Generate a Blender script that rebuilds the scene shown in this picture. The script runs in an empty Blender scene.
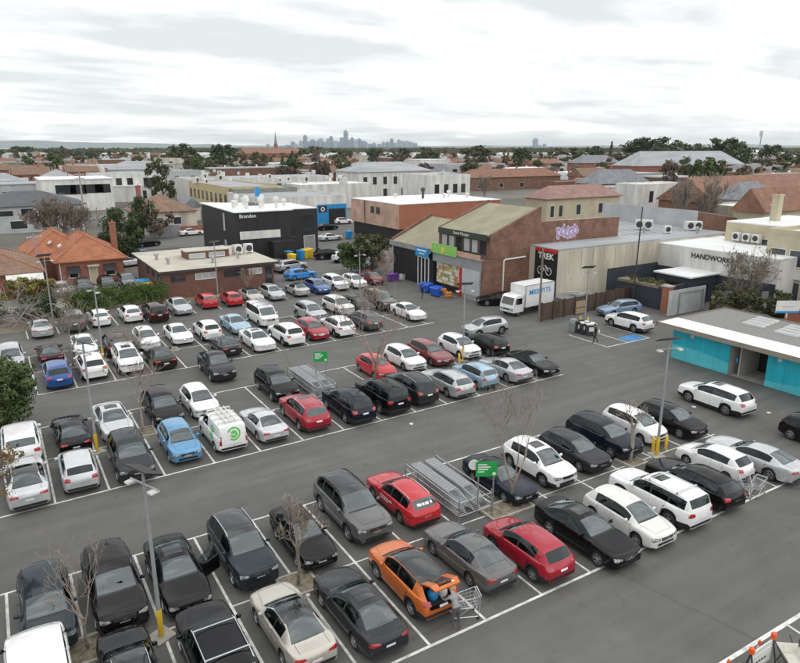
import bpy, bmesh, math, random
from math import sin, cos, pi, radians, sqrt
from mathutils import Vector, Matrix
from mathutils.bvhtree import BVHTree
random.seed(7)
S = bpy.context.scene
COL = S.collection
# ------------------------------------------------------------------ camera
CAMH, FPX, PITCH, HEAD = 17.0, 660.0, math.atan(184.5/660.0), radians(31.5)
cam_d = bpy.data.cameras.new("camera"); cam = bpy.data.objects.new("camera", cam_d); COL.objects.link(cam)
cam.location = (0, 0, CAMH); cam.rotation_euler = (pi/2-PITCH, 0, -HEAD)
cam_d.sensor_fit = 'HORIZONTAL'; cam_d.sensor_width = 36.0; cam_d.lens = 36.0*FPX/800.0
cam_d.clip_start = 0.5; cam_d.clip_end = 90000
S.camera = cam
# ------------------------------------------------------------------ sky and light
SUN_EL, SUN_AZ = radians(52), radians(150)
w = bpy.data.worlds.new("World"); S.world = w; w.use_nodes = True
nt = w.node_tree; N = nt.nodes; Lk = nt.links; N.clear()
def nd(t, **k):
    n = N.new(t)
    for a, b in k.items(): setattr(n, a, b)
    return n
out = nd('ShaderNodeOutputWorld')
sky = nd('ShaderNodeTexSky', sky_type='NISHITA', sun_disc=False, sun_elevation=SUN_EL, sun_rotation=SUN_AZ)
bg1 = nd('ShaderNodeBackground'); bg1.inputs[1].default_value = 0.10; Lk.new(sky.outputs[0], bg1.inputs[0])
tc = nd('ShaderNodeTexCoord'); sep = nd('ShaderNodeSeparateXYZ'); Lk.new(tc.outputs['Generated'], sep.inputs[0])
def mth(op, a, b=None):
    n = nd('ShaderNodeMath', operation=op)
    for i, v in enumerate((a, b)):
        if v is None: continue
        if isinstance(v, (int, float)): n.inputs[i].default_value = v
        else: Lk.new(v, n.inputs[i])
    return n.outputs[0]
zc = mth('MAXIMUM', sep.outputs[2], 0.0); zz = mth('ADD', zc, 0.11)
cx = mth('DIVIDE', sep.outputs[0], zz); cy = mth('DIVIDE', sep.outputs[1], zz)
comb = nd('ShaderNodeCombineXYZ'); Lk.new(cx, comb.inputs[0]); Lk.new(cy, comb.inputs[1])
mp = nd('ShaderNodeMapping'); mp.inputs['Rotation'].default_value = (0, 0, radians(31)); mp.inputs['Location'].default_value = (-3.3, 8.2, 0)
mp.inputs['Scale'].default_value = (0.75, 1.25, 1); Lk.new(comb.outputs[0], mp.inputs[0])
n1 = nd('ShaderNodeTexNoise'); n1.inputs['Scale'].default_value = 0.72; n1.inputs['Detail'].default_value = 6; n1.inputs['Roughness'].default_value = 0.52
n1.inputs['Distortion'].default_value = 0.35; Lk.new(mp.outputs[0], n1.inputs['Vector'])
cr = nd('ShaderNodeValToRGB'); e = cr.color_ramp.elements
e[0].position = 0.40; e[0].color = (0.40, 0.41, 0.413, 1); e[1].position = 0.625; e[1].color = (0.98, 0.98, 0.975, 1)
k = cr.color_ramp.elements.new(0.54); k.color = (0.585, 0.592, 0.59, 1)
n2 = nd('ShaderNodeTexNoise'); n2.inputs['Scale'].default_value = 2.6; n2.inputs['Detail'].default_value = 5; n2.inputs['Roughness'].default_value = 0.5; Lk.new(mp.outputs[0], n2.inputs['Vector'])
fc = mth('ADD', mth('MULTIPLY', n1.outputs['Fac'], 0.68), mth('MULTIPLY', n2.outputs['Fac'], 0.32)); Lk.new(fc, cr.inputs[0])
bg2 = nd('ShaderNodeBackground'); bg2.inputs[1].default_value = 1.18; Lk.new(cr.outputs[0], bg2.inputs[0])
mx = nd('ShaderNodeMixShader'); mx.inputs[0].default_value = 0.93
Lk.new(bg1.outputs[0], mx.inputs[1]); Lk.new(bg2.outputs[0], mx.inputs[2]); Lk.new(mx.outputs[0], out.inputs[0])
sl = bpy.data.lights.new("sun", 'SUN'); sl.energy = 0.6; sl.angle = radians(100); sl.color = (1.0, 0.97, 0.92)
so = bpy.data.objects.new("sun", sl); COL.objects.link(so); so.location = (0, -40, 120)
so.rotation_euler = (pi/2-SUN_EL, 0, pi-SUN_AZ)
S.view_settings.view_transform = 'Standard'; S.view_settings.look = 'None'; S.view_settings.exposure = 0.82; S.view_settings.gamma = 1.0
S.cycles.max_bounces = 6; S.cycles.transparent_max_bounces = 10; S.cycles.volume_bounces = 1
# ------------------------------------------------------------------ helpers
def UV(px, py, z=0.0):
    """ground (or level z) point seen at a pixel of the photograph, in the car park's own axes"""
    a = px-400.0; b = py-331.5; c, s = cos(PITCH), sin(PITCH)
    fw = FPX*c-b*s; dn = FPX*s+b*c; k = (CAMH-z)/dn
    X, Y = a*k, fw*k
    return Vector((X*cos(HEAD)+Y*sin(HEAD), -X*sin(HEAD)+Y*cos(HEAD), z))
class MB:
    def __init__(s): s.v = []; s.f = []; s.m = []
    def add(s, vs, fs, m=0):
        b = len(s.v); s.v += [tuple(p) for p in vs]; s.f += [tuple(i+b for i in f) for f in fs]; s.m += [m]*len(fs); return s
    def box(s, x0, x1, y0, y1, z0, z1, m=0, M=None):
        vs = [Vector((x, y, z)) for z in (z0, z1) for y in (y0, y1) for x in (x0, x1)]
        if M is not None: vs = [M @ p for p in vs]
        return s.add(vs, [(0,2,3,1),(4,5,7,6),(0,1,5,4),(2,6,7,3),(0,4,6,2),(1,3,7,5)], m)
    def quad(s, a, b, c, d, m=0): return s.add([a, b, c, d], [(0,1,2,3)], m)
    def prism(s, poly, z0, z1, m=0, M=None):
        n = len(poly); vs = [Vector((p[0], p[1], z)) for z in (z0, z1) for p in poly]
        if M is not None: vs = [M @ p for p in vs]
        return s.add(vs, [tuple(range(n-1, -1, -1)), tuple(range(n, 2*n))]+[(i, (i+1)%n, n+(i+1)%n, n+i) for i in range(n)], m)
    def tube(s, pts, rad, n=6, m=0, cap=True):
        pts = [Vector(p) for p in pts]; R = rad if isinstance(rad, (list, tuple)) else [rad]*len(pts)
        vs = []; fs = []; prev = None
        for i, p in enumerate(pts):
            d = (pts[min(i+1, len(pts)-1)]-pts[max(i-1, 0)])
            if d.length < 1e-6: d = Vector((0,0,1))
            d.normalize()
            if prev is None: u = d.orthogonal().normalized()
            else:
                u = prev-d*prev.dot(d)
                u = u.normalized() if u.length > 1e-5 else d.orthogonal().normalized()
            prev = u; v = d.cross(u)
            for k in range(n):
                a = 2*pi*k/n; vs.append(p+(u*cos(a)+v*sin(a))*R[i])
        for i in range(len(pts)-1):
            for k in range(n): fs.append((i*n+k, i*n+(k+1)%n, (i+1)*n+(k+1)%n, (i+1)*n+k))
        if cap: fs += [tuple(range(n-1, -1, -1)), tuple(range((len(pts)-1)*n, len(pts)*n))]
        return s.add(vs, fs, m)
    def lathe(s, prof, n=16, m=0, M=None, close=True):
        """profile of (r, z) turned about z"""
        vs = [Vector((r*cos(2*pi*k/n), r*sin(2*pi*k/n), z)) for r, z in prof for k in range(n)]
        if M is not None: vs = [M @ p for p in vs]
        fs = [(i*n+k, i*n+(k+1)%n, (i+1)*n+(k+1)%n, (i+1)*n+k) for i in range(len(prof)-1) for k in range(n)]
        if close: fs += [tuple(range(n-1, -1, -1)), tuple(range((len(prof)-1)*n, len(prof)*n))]
        return s.add(vs, fs, m)
    def mesh(s, name, mats, smooth=None):
        me = bpy.data.meshes.new(name); me.from_pydata(s.v, [], s.f)
        for x in (mats if isinstance(mats, (list, tuple)) else [mats]): me.materials.append(x)
        if any(s.m): me.polygons.foreach_set('material_index', s.m)
        if smooth is not None:
            me.polygons.foreach_set('use_smooth', [True]*len(me.polygons)); me.set_sharp_from_angle(angle=radians(smooth))
        me.update(); return me
    def build(s, name, mats, parent=None, loc=None, rz=0.0, smooth=None):
        return link(name, s.mesh(name, mats, smooth), parent, loc, rz)
def link(name, me, parent=None, loc=None, rz=0.0):
    o = bpy.data.objects.new(name, me); COL.objects.link(o)
    if parent is not None: o.parent = parent
    if loc is not None: o.location = loc
    if rz: o.rotation_euler = (0, 0, rz)
    return o
def tag(o, label=None, cat=None, group=None, kind=None):
    if label: o['label'] = label
    if cat: o['category'] = cat
    if group: o['group'] = group
    if kind: o['kind'] = kind
    return o
def root(name, label, cat, loc=(0,0,0), rz=0.0, group=None):
    o = bpy.data.objects.new(name, None); COL.objects.link(o); o.location = loc; o.rotation_euler = (0, 0, rz)
    o.empty_display_size = 0.3
    return tag(o, label, cat, group)
def copy_tree(o, parent=None):
    c = o.copy(); COL.objects.link(c)
    if parent is not None: c.parent = parent
    for ch in KIDS.get(o.name, ()) or o.children: copy_tree(ch, c)
    return c
KIDS = {}
# ------------------------------------------------------------------ materials
def mat(name, col, rough=0.7, metal=0.0, var=0.12, scale=4.0, bump=0.0, bscale=None, spec=0.5, coat=0.0, detail=4, col2=None, coord='Object', stretch=None):
    m = bpy.data.materials.new(name); m.use_nodes = True; t = m.node_tree; b = t.nodes['Principled BSDF']
    b.inputs['Roughness'].default_value = rough; b.inputs['Metallic'].default_value = metal; b.inputs['Specular IOR Level'].default_value = spec
    b.inputs['Coat Weight'].default_value = coat; b.inputs['Coat Roughness'].default_value = 0.04
    c = tuple(col)+(1,)
    if var > 0 or col2:
        tcn = t.nodes.new('ShaderNodeTexCoord'); nz = t.nodes.new('ShaderNodeTexNoise'); nz.inputs['Scale'].default_value = scale; nz.inputs['Detail'].default_value = detail
        src = tcn.outputs['Object']
        if coord == 'World':
            g = t.nodes.new('ShaderNodeNewGeometry'); src = g.outputs['Position']
        if stretch:
            mpn = t.nodes.new('ShaderNodeMapping'); mpn.inputs['Scale'].default_value = stretch; t.links.new(src, mpn.inputs[0]); src = mpn.outputs[0]
        t.links.new(src, nz.inputs['Vector'])
        r = t.nodes.new('ShaderNodeValToRGB'); q = r.color_ramp.elements; q[0].position = 0.32; q[1].position = 0.68
        q[0].color = tuple(x*(1-var) for x in col)+(1,); q[1].color = (tuple(col2) if col2 else tuple(min(1, x*(1+var)) for x in col))+(1,)
        t.links.new(nz.outputs['Fac'], r.inputs[0]); t.links.new(r.outputs[0], b.inputs['Base Color'])
        if bump:
            nb = nz
            if bscale:
                nb = t.nodes.new('ShaderNodeTexNoise'); nb.inputs['Scale'].default_value = bscale; nb.inputs['Detail'].default_value = 3; t.links.new(src, nb.inputs['Vector'])
            bn = t.nodes.new('ShaderNodeBump'); bn.inputs['Strength'].default_value = bump; bn.inputs['Distance'].default_value = 0.03
            t.links.new(nb.outputs['Fac'], bn.inputs['Height']); t.links.new(bn.outputs[0], b.inputs['Normal'])
    else: b.inputs['Base Color'].default_value = c
    m.diffuse_color = c
    return m
def brick_mat(name, c1, c2, mortar=(0.35,0.32,0.29), bw=0.26, bh=0.09, rough=0.85, stain=0.25):
    m = bpy.data.materials.new(name); m.use_nodes = True; t = m.node_tree; b = t.nodes['Principled BSDF']; b.inputs['Roughness'].default_value = rough
    g = t.nodes.new('ShaderNodeNewGeometry'); s = t.nodes.new('ShaderNodeSeparateXYZ'); t.links.new(g.outputs['Position'], s.inputs[0])
    a = t.nodes.new('ShaderNodeMath'); a.operation = 'ADD'; t.links.new(s.outputs[0], a.inputs[0]); t.links.new(s.outputs[1], a.inputs[1])
    c = t.nodes.new('ShaderNodeCombineXYZ'); t.links.new(a.outputs[0], c.inputs[0]); t.links.new(s.outputs[2], c.inputs[1])
    k = t.nodes.new('ShaderNodeTexBrick'); k.inputs['Scale'].default_value = 1.0; k.inputs['Brick Width'].default_value = bw; k.inputs['Row Height'].default_value = bh
    k.inputs['Mortar Size'].default_value = 0.008; k.inputs['Color1'].default_value = tuple(c1)+(1,); k.inputs['Color2'].default_value = tuple(c2)+(1,); k.inputs['Mortar'].default_value = tuple(mortar)+(1,)
    t.links.new(c.outputs[0], k.inputs['Vector'])
    nz = t.nodes.new('ShaderNodeTexNoise'); nz.inputs['Scale'].default_value = 0.9; nz.inputs['Detail'].default_value = 10; nz.inputs['Roughness'].default_value = .70; t.links.new(g.outputs['Position'], nz.inputs['Vector'])
    r = t.nodes.new('ShaderNodeMapRange'); r.inputs[1].default_value = 0.3; r.inputs[2].default_value = 0.7; r.inputs[3].default_value = 1-stain; r.inputs[4].default_value = 1+stain*0.6
    t.links.new(nz.outputs['Fac'], r.inputs[0])
    mu = t.nodes.new('ShaderNodeMix'); mu.data_type = 'RGBA'; mu.blend_type = 'MULTIPLY'; mu.inputs[0].default_value = 1.0
    t.links.new(k.outputs['Color'], mu.inputs[6]); t.links.new(r.outputs[0], mu.inputs[7]); t.links.new(mu.outputs[2], b.inputs['Base Color'])
    return m
def tile_mat(name, c1, c2, row=0.3, bump=0.6):
    """roof tiles: courses follow the height, rolls follow the run"""
    m = bpy.data.materials.new(name); m.use_nodes = True; t = m.node_tree; b = t.nodes['Principled BSDF']; b.inputs['Roughness'].default_value = 0.85
    g = t.nodes.new('ShaderNodeNewGeometry'); s = t.nodes.new('ShaderNodeSeparateXYZ'); t.links.new(g.outputs['Position'], s.inputs[0])
    a = t.nodes.new('ShaderNodeMath'); a.operation = 'ADD'; t.links.new(s.outputs[0], a.inputs[0]); t.links.new(s.outputs[1], a.inputs[1])
    c = t.nodes.new('ShaderNodeCombineXYZ'); t.links.new(a.outputs[0], c.inputs[0]); t.links.new(s.outputs[2], c.inputs[1])
    k = t.nodes.new('ShaderNodeTexBrick'); k.inputs['Scale'].default_value = 1.0; k.inputs['Brick Width'].default_value = row; k.inputs['Row Height'].default_value = row*0.55
    k.inputs['Mortar Size'].default_value = 0.02; k.inputs['Color1'].default_value = tuple(c1)+(1,); k.inputs['Color2'].default_value = tuple(c2)+(1,); k.inputs['Mortar'].default_value = tuple(x*0.55 for x in c1)+(1,)
    t.links.new(c.outputs[0], k.inputs['Vector'])
    nz = t.nodes.new('ShaderNodeTexNoise'); nz.inputs['Scale'].default_value = 0.8; nz.inputs['Detail'].default_value = 7; nz.inputs['Roughness'].default_value = 0.65; t.links.new(g.outputs['Position'], nz.inputs['Vector'])
    r = t.nodes.new('ShaderNodeMapRange'); r.inputs[1].default_value = 0.3; r.inputs[2].default_value = 0.7; r.inputs[3].default_value = 0.72; r.inputs[4].default_value = 1.2
    t.links.new(nz.outputs['Fac'], r.inputs[0])
    mu = t.nodes.new('ShaderNodeMix'); mu.data_type = 'RGBA'; mu.blend_type = 'MULTIPLY'; mu.inputs[0].default_value = 1.0
    t.links.new(k.outputs['Color'], mu.inputs[6]); t.links.new(r.outputs[0], mu.inputs[7]); t.links.new(mu.outputs[2], b.inputs['Base Color'])
    bn = t.nodes.new('ShaderNodeBump'); bn.inputs['Strength'].default_value = bump; bn.inputs['Distance'].default_value = 0.05; t.links.new(k.outputs['Fac'], bn.inputs['Height']); bn.invert = True; t.links.new(bn.outputs[0], b.inputs['Normal'])
    return m
def glass_mat(name, tint=(0.30,0.36,0.36), rough=0.02, f0=0.07):
    m = bpy.data.materials.new(name); m.use_nodes = True; t = m.node_tree; t.nodes.clear()
    o = t.nodes.new('ShaderNodeOutputMaterial'); mx = t.nodes.new('ShaderNodeMixShader'); tr = t.nodes.new('ShaderNodeBsdfTransparent'); gl = t.nodes.new('ShaderNodeBsdfGlossy')
    tr.inputs[0].default_value = tuple(tint)+(1,); gl.inputs['Roughness'].default_value = rough; gl.inputs[0].default_value = (.86,.97,1,1)
    lw = t.nodes.new('ShaderNodeLayerWeight'); lw.inputs[0].default_value = 0.5
    pw = t.nodes.new('ShaderNodeMath'); pw.operation = 'POWER'; pw.inputs[1].default_value = 4.0; t.links.new(lw.outputs['Facing'], pw.inputs[0])
    ma = t.nodes.new('ShaderNodeMapRange'); ma.inputs[3].default_value = f0; ma.inputs[4].default_value = 1.0; t.links.new(pw.outputs[0], ma.inputs[0])
    t.links.new(ma.outputs[0], mx.inputs[0]); t.links.new(tr.outputs[0], mx.inputs[1]); t.links.new(gl.outputs[0], mx.inputs[2]); t.links.new(mx.outputs[0], o.inputs[0])
    return m
# ------------------------------------------------------------------ setting: ground, asphalt, painted lines, water, hills, haze
def asphalt_mat(name, base, patch=1.0):
    m = bpy.data.materials.new(name); m.use_nodes = True; t = m.node_tree; b = t.nodes['Principled BSDF']; b.inputs['Roughness'].default_value = 0.88
    g = t.nodes.new('ShaderNodeNewGeometry')
    def noise(sc, det, ro=.55, vec=None):
        n = t.nodes.new('ShaderNodeTexNoise'); n.inputs['Scale'].default_value = sc; n.inputs['Detail'].default_value = det; n.inputs['Roughness'].default_value = ro
        t.links.new(vec or g.outputs['Position'], n.inputs['Vector']); return n.outputs['Fac']
    def rng(x, a, c, lo, hi):
        n = t.nodes.new('ShaderNodeMapRange'); n.inputs[1].default_value = a; n.inputs[2].default_value = c; n.inputs[3].default_value = lo; n.inputs[4].default_value = hi
        t.links.new(x, n.inputs[0]); return n.outputs[0]
    def mul(x, y):
        n = t.nodes.new('ShaderNodeMath'); n.operation = 'MULTIPLY'; t.links.new(x, n.inputs[0]); t.links.new(y, n.inputs[1]); return n.outputs[0]
    big = rng(noise(.07, 4), .3, .7, 1-.12*patch, 1+.12*patch)
    mid = rng(noise(.4, 8, .68), .3, .7, .87, 1.12)
    fine = rng(noise(38, 3, .7), .25, .75, .72, 1.28)
    mpn = t.nodes.new('ShaderNodeMapping'); mpn.inputs['Scale'].default_value = (.05, 1.1, 1); t.links.new(g.outputs['Position'], mpn.inputs[0])
    track = rng(noise(1.0, 3, .5, mpn.outputs[0]), .35, .65, .90, 1.08)          # tyre-worn streaks along the lanes
    spots = rng(noise(1.3, 6, .72), .58, .74, 1.0, .72)                              # oil marks
    vo = t.nodes.new('ShaderNodeTexVoronoi'); vo.feature = 'DISTANCE_TO_EDGE'; vo.inputs['Scale'].default_value = .075
    wob = t.nodes.new('ShaderNodeTexNoise'); wob.inputs['Scale'].default_value = .9; wob.inputs['Detail'].default_value = 4; t.links.new(g.outputs['Position'], wob.inputs['Vector'])
    ad = t.nodes.new('ShaderNodeMix'); ad.data_type = 'VECTOR'; ad.inputs[0].default_value = .45
    t.links.new(g.outputs['Position'], ad.inputs[4]); t.links.new(wob.outputs['Color'], ad.inputs[5]); t.links.new(ad.outputs[1], vo.inputs['Vector'])
    crack = rng(vo.outputs['Distance'], .0, .005, .80, 1.0)
    f = mul(mul(mul(big, mid), mul(fine, track)), mul(spots, crack))
    c = t.nodes.new('ShaderNodeMix'); c.data_type = 'RGBA'; c.blend_type = 'MULTIPLY'; c.inputs[0].default_value = 1; c.inputs[6].default_value = tuple(base)+(1,)
    t.links.new(f, c.inputs[7]); t.links.new(c.outputs[2], b.inputs['Base Color'])
    bn = t.nodes.new('ShaderNodeBump'); bn.inputs['Strength'].default_value = .25; bn.inputs['Distance'].default_value = .01; t.links.new(fine, bn.inputs['Height']); t.links.new(bn.outputs[0], b.inputs['Normal'])
    return m
M_ASPH = asphalt_mat('car_park_asphalt', (.121, .119, .112))
M_ROAD = asphalt_mat('road_asphalt', (.13, .127, .12))
M_CONC = mat('concrete', (.33, .32, .295), rough=.9, var=.18, scale=1.3, detail=7, bump=.15, coord='World')
M_GROUND = mat('suburb_ground', (.12, .118, .085), rough=.95, var=.4, scale=.03, detail=9, coord='World', col2=(.17,.165,.145))
M_LINE = mat('line_paint', (.66, .66, .63), rough=.7, var=.3, scale=2.6, detail=8, coord='World')
M_YEL = mat('yellow_paint', (.72, .47, .03), rough=.5, var=.12, scale=5)
M_BAYBLUE = mat('blue_bay_paint', (.05, .22, .48), rough=.7, var=.25, scale=3, coord='World')
M_SOIL = mat('garden_soil', (.20, .17, .125), rough=.95, var=.4, scale=5, detail=8, coord='World')
M_KERB = mat('kerb_concrete', (.36, .345, .30), rough=.9, var=.2, scale=3, coord='World')
M_WATER = mat('sea_water', (.20, .25, .28), rough=.25, var=.1, scale=.004, coord='World')
M_HILL = mat('far_hill', (.05, .075, .06), rough=1, var=.2, scale=.002, coord='World')
def sheet(name, u0, u1, v0, v1, z, m, kind='structure'):
    b = MB(); b.quad((u0, v0, z), (u1, v0, z), (u1, v1, z), (u0, v1, z)); return tag(b.build(name, m), kind=kind)
sheet('ground', -42000, 42000, -42000, 42000, -.05, M_GROUND)
sheet('car_park', -60, 66, -45, 77.2, .0, M_ASPH)
sheet('side_street', -120, 40, 119, 132, .0, M_ROAD)
sheet('back_lot', 29.4, 74, 77.2, 152, -.004, M_ROAD)
sheet('house_yard', -20, 15.5, 79.8, 92.5, .0, M_CONC)
sheet('lane', 66, 78, 20, 54, -.004, M_ROAD)
def line(a, b, wd=.105, m=None, z=.005):
    a = Vector((a[0], a[1], z)); b = Vector((b[0], b[1], z)); d = (b-a).normalized(); n = Vector((-d.y, d.x, 0))*wd/2
    q = MB(); q.quad(a-n, b-n, b+n, a+n); return tag(q.build('parking_line', m or M_LINE), kind='structure')
def block(us, near, mid, far, end=None):
    (a0, a1), (f0, f1) = near, far
    def at(l, u): return l[0][1]+(l[1][1]-l[0][1])*(u-l[0][0])/(l[1][0]-l[0][0])
    line(*near, wd=.12); line(*far, wd=.10); line(*mid, wd=.08, z=.009)
    for u in us: line((u, at(near, u)+.06), (u, at(far, u)-.05), z=.0085)
block([-6.9,-4.25,-1.6,.7,3.2,5.75,8.45,11.1,13.6,16.4,19.1,21.8,24.5,27.3,30.1,32.8,35.6], ((-9,16.05),(38.4,16.05)), ((-9,21.75),(36,21.75)), ((-9,27.15),(36.5,27.3)))
block([-4.6,-1.95,.7,3.2,6.0,8.7,11.4,14.1,16.9,19.6,22.3,24.9,27.8,30.6,33.5,35.4], ((-6,33.6),(36.1,34.7)), ((-6,39.2),(36,40.1)), ((-6,44.2),(36.1,45.6)))
block([-1.65,1.0,3.6,6.3,9.0,11.6,14.3,17.0,19.8,22.5,25.2,27.9,30.6,33.3,35.6], ((-3,50.8),(36.4,52.9)), ((-3,56.4),(36.2,58.2)), ((-3,61.2),(36,63.6)))
for u, v in ((1.3,67.5),(3.9,68.0),(6.5,68.3),(9.2,68.5),(11.8,68.7),(14.4,69.0),(17.1,69.3),(20.0,69.7),(22.6,70.0),(25.3,70.3),(28.0,70.6),(30.7,70.9),(33.4,71.2),(36.1,71.5)): line((u, v), (u-.05, v+5.2))
line((44.7, 37.95), (44.7, 42.6)); line((47.4, 37.95), (47.4, 43.2), z=.0085); line((50.3, 37.95), (50.3, 43)); line((44.7, 37.95), (50.3, 37.95), z=.009)
b = MB(); b.quad((47.7,38.1,.012),(50.0,38.1,.012),(50.0,39.5,.012),(47.7,39.5,.012)); tag(b.build('bay_marking', M_BAYBLUE), kind='structure')
a, c = UV(715, 668), UV(815, 606); line((a.x, a.y), (c.x, c.y), wd=.16); e0 = UV(787, 625); e1 = UV(822, 648); line((e0.x, e0.y), (e1.x, e1.y), z=.009)
# planted beds at the trees
def bed(label, u, v, sx=1.5, sy=1.5):
    r = root('tree_bed', label, 'tree bed', (u, v, 0), group='tree beds between the stalls')
    k = MB(); t = .12; h = .13
    for (x0, x1, y0, y1) in ((-sx/2, sx/2, -sy/2, -sy/2+t), (-sx/2, sx/2, sy/2-t, sy/2), (-sx/2, -sx/2+t, -sy/2+t, sy/2-t), (sx/2-t, sx/2, -sy/2+t, sy/2-t)):
        k2 = MB(); k2.box(x0, x1, y0, y1, 0, h); k2.build('kerb', M_KERB, r)
    n = 8; s = MB()
    for i in range(n+1):
        for j in range(n+1): s.v.append((-sx/2+t+(sx-2*t)*i/n, -sy/2+t+(sy-2*t)*j/n, .07+random.uniform(0, .05)))
    for i in range(n):
        for j in range(n): s.f.append((i*(n+1)+j, (i+1)*(n+1)+j, (i+1)*(n+1)+j+1, i*(n+1)+j+1)); s.m.append(0)
    s.build('soil', M_SOIL, r)
    return r
bed('kerbed soil bed with a twig frame at the bottom left, under a small bare tree', .75, 22.1)
bed('square kerbed soil bed beside the champagne coupe nose', 8.45, 21.6)
bed('long kerbed soil bed below the green sign with the tall thin tree', 19.4, 21.7, 2.6, 1.3)
bed('soil bed round the pale pruned trunk behind the white four wheel drive', 28.6, 21.9, 1.3, 1.3)
bed('soil bed under the big bare tree in the middle double row', 23.0, 40.7)
bed('kerbed soil bed between plum and sky blue cars', 6.1, 40.2)
bed('soil bed behind the deep blue four wheel drive', 3.7, 56.4, 1.5, 1.2)
bed('yellow edged soil bed between white sedans in the far double row', 11.6, 57.0, 1.3, 1.2)
bed('weedy soil bed before the cream four wheel drive', 27.7, 58.0, 1.8, 1.6)
# far water and hills
b = MB(); b.quad((-14000, 2600, -.02), (-300, 2350, -.02), (2600, 9000, -.02), (-14000, 9000, -.02)); tag(b.build('sea', M_WATER), kind='structure')
def hills(pts, dist, name):
    b = MB(); n = len(pts)
    base = [UV(px, 147) for px, _ in pts]
    for (px, h) in pts:
        a = HEAD+math.atan((px-400)/FPX); d = Vector((sin(a), cos(a), 0))
        b.v += [tuple(d*dist+Vector((0,0,-.05))), tuple(d*(dist*1.06)+Vector((0,0,h))), tuple(d*(dist*1.2)+Vector((0,0,-.05)))]
    for i in range(n-1):
        for k in (0, 1): b.f.append((i*3+k, (i+1)*3+k, (i+1)*3+k+1, i*3+k+1)); b.m.append(0)
    tag(b.build(name, M_HILL, smooth=60), kind='structure')
rr = random.Random(4); hp = []
for px in range(-160, 960, 14):
    h = 30+90*max(0, sin((px+60)/95.0))*(1 if px < 330 else .25)+60*max(0, sin(px/37.0+1))*(1 if px < 230 else .3)+rr.uniform(0, 18); hp.append((px, h))
hills(hp, 17000, 'hills')
HZ = mat('air', (1,1,1), var=0); t = HZ.node_tree; t.nodes.clear()
vo = t.nodes.new('ShaderNodeVolumePrincipled'); oo = t.nodes.new('ShaderNodeOutputMaterial'); vo.inputs['Density'].default_value = 4.5e-5; vo.inputs['Color'].default_value = (.90, .96, 1.0, 1); vo.inputs['Anisotropy'].default_value = .7
t.links.new(vo.outputs[0], oo.inputs['Volume'])
b = MB(); b.box(-30000, 30000, -30000, 30000, -1.05, 330); tag(b.build('haze', HZ), kind='stuff')
# ------------------------------------------------------------------ cars
def paint(name, col, metal=0.0, rough=0.35):
    return mat(name, col, rough=rough, metal=metal, var=0.06, scale=1.6, coat=0.68 if max(col) < .06 else 0.95, spec=0.0 if max(col) < .06 else 0.1)
PAINT = {k: paint('paint_'+k, c, m_) for k, (c, m_) in {
    'white': ((0.80,0.80,0.79),0), 'offwhite': ((0.70,0.70,0.67),0), 'silver': ((0.50,0.51,0.52),0.45), 'palesilver': ((0.60,0.61,0.62),0.35), 'champagne': ((0.50,0.47,0.41),0.3),
    'grey': ((0.105,0.105,0.108),0.25), 'midgrey': ((0.125,0.124,0.124),0.3), 'darkgrey': ((0.030,0.031,0.034),0.15), 'black': ((0.006,0.006,0.007),0.0), 'bluegrey': ((0.022,0.032,0.040),0.2),
    'navy': ((0.008,0.012,0.022),0.05), 'blue': ((0.025,0.085,0.30),0.2), 'skyblue': ((0.11,0.30,0.50),0.35), 'brightblue': ((0.02,0.25,0.72),0.0), 'lightblue': ((0.34,0.49,0.60),0.4),
    'steelblue': ((0.19,0.29,0.43),0.3), 'red': ((0.50,0.022,0.030),0.0), 'crimson': ((0.36,0.013,0.030),0.15), 'darkred': ((0.20,0.024,0.026),0.2), 'plum': ((0.011,0.009,0.010),0.05), 'maroon': ((0.040,0.012,0.014),0.1),
    'orange': ((0.62,0.155,0.030),0.2), 'brown': ((0.026,0.020,0.017),0.1), 'olive': ((0.075,0.075,0.066),0.15)}.items()}
M_TRIM = mat('black_car_trim', (0.018,0.018,0.019), rough=0.55, var=0.1, scale=6)
M_TYRE = mat('tyre_rubber', (0.020,0.020,0.021), rough=0.9, var=0.2, scale=12)
M_RIM = mat('alloy', (0.50,0.51,0.52), rough=0.3, metal=0.85, var=0.1, scale=9)
M_RIMD = mat('dark_alloy', (0.10,0.10,0.11), rough=0.35, metal=0.7, var=0.1, scale=9)
M_CHROME = mat('chrome', (0.70,0.71,0.72), rough=0.12, metal=1.0, var=0.0)
M_GLASS = glass_mat('windscreen_glass', (0.36,0.46,0.46), 0.015, 0.125)
M_SGLASS = glass_mat('side_glass', (0.18,0.21,0.21), 0.02, 0.035)
M_DGLASS = glass_mat('privacy_glass', (0.045,0.050,0.052), 0.02, 0.055)
M_ROOFGLASS = mat('black_roof_glass', (0.008,0.009,0.010), rough=0.05, var=0.0, spec=0.9)
M_SEAT = mat('seat_fabric', (0.055,0.053,0.052), rough=0.9, var=0.25, scale=8)
M_DASH = mat('dashboard_plastic', (0.035,0.035,0.036), rough=0.75, var=0.15, scale=7)
M_HEAD = mat('headlight_lens', (0.30,0.32,0.33), rough=0.12, metal=0.3, var=0.75, scale=9, coat=1.0, col2=(.72,.75,.77))
M_TAIL = mat('tail_light_lens', (0.38,0.012,0.014), rough=0.12, var=0.25, scale=10, coat=1.0)
M_PLATE = mat('number_plate', (0.78,0.79,0.80), rough=0.4, var=0.05, scale=9)
M_SOFT = mat('soft_top_fabric', (0.014,0.014,0.015), rough=0.95, var=0.3, scale=9, spec=0.2)

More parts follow.
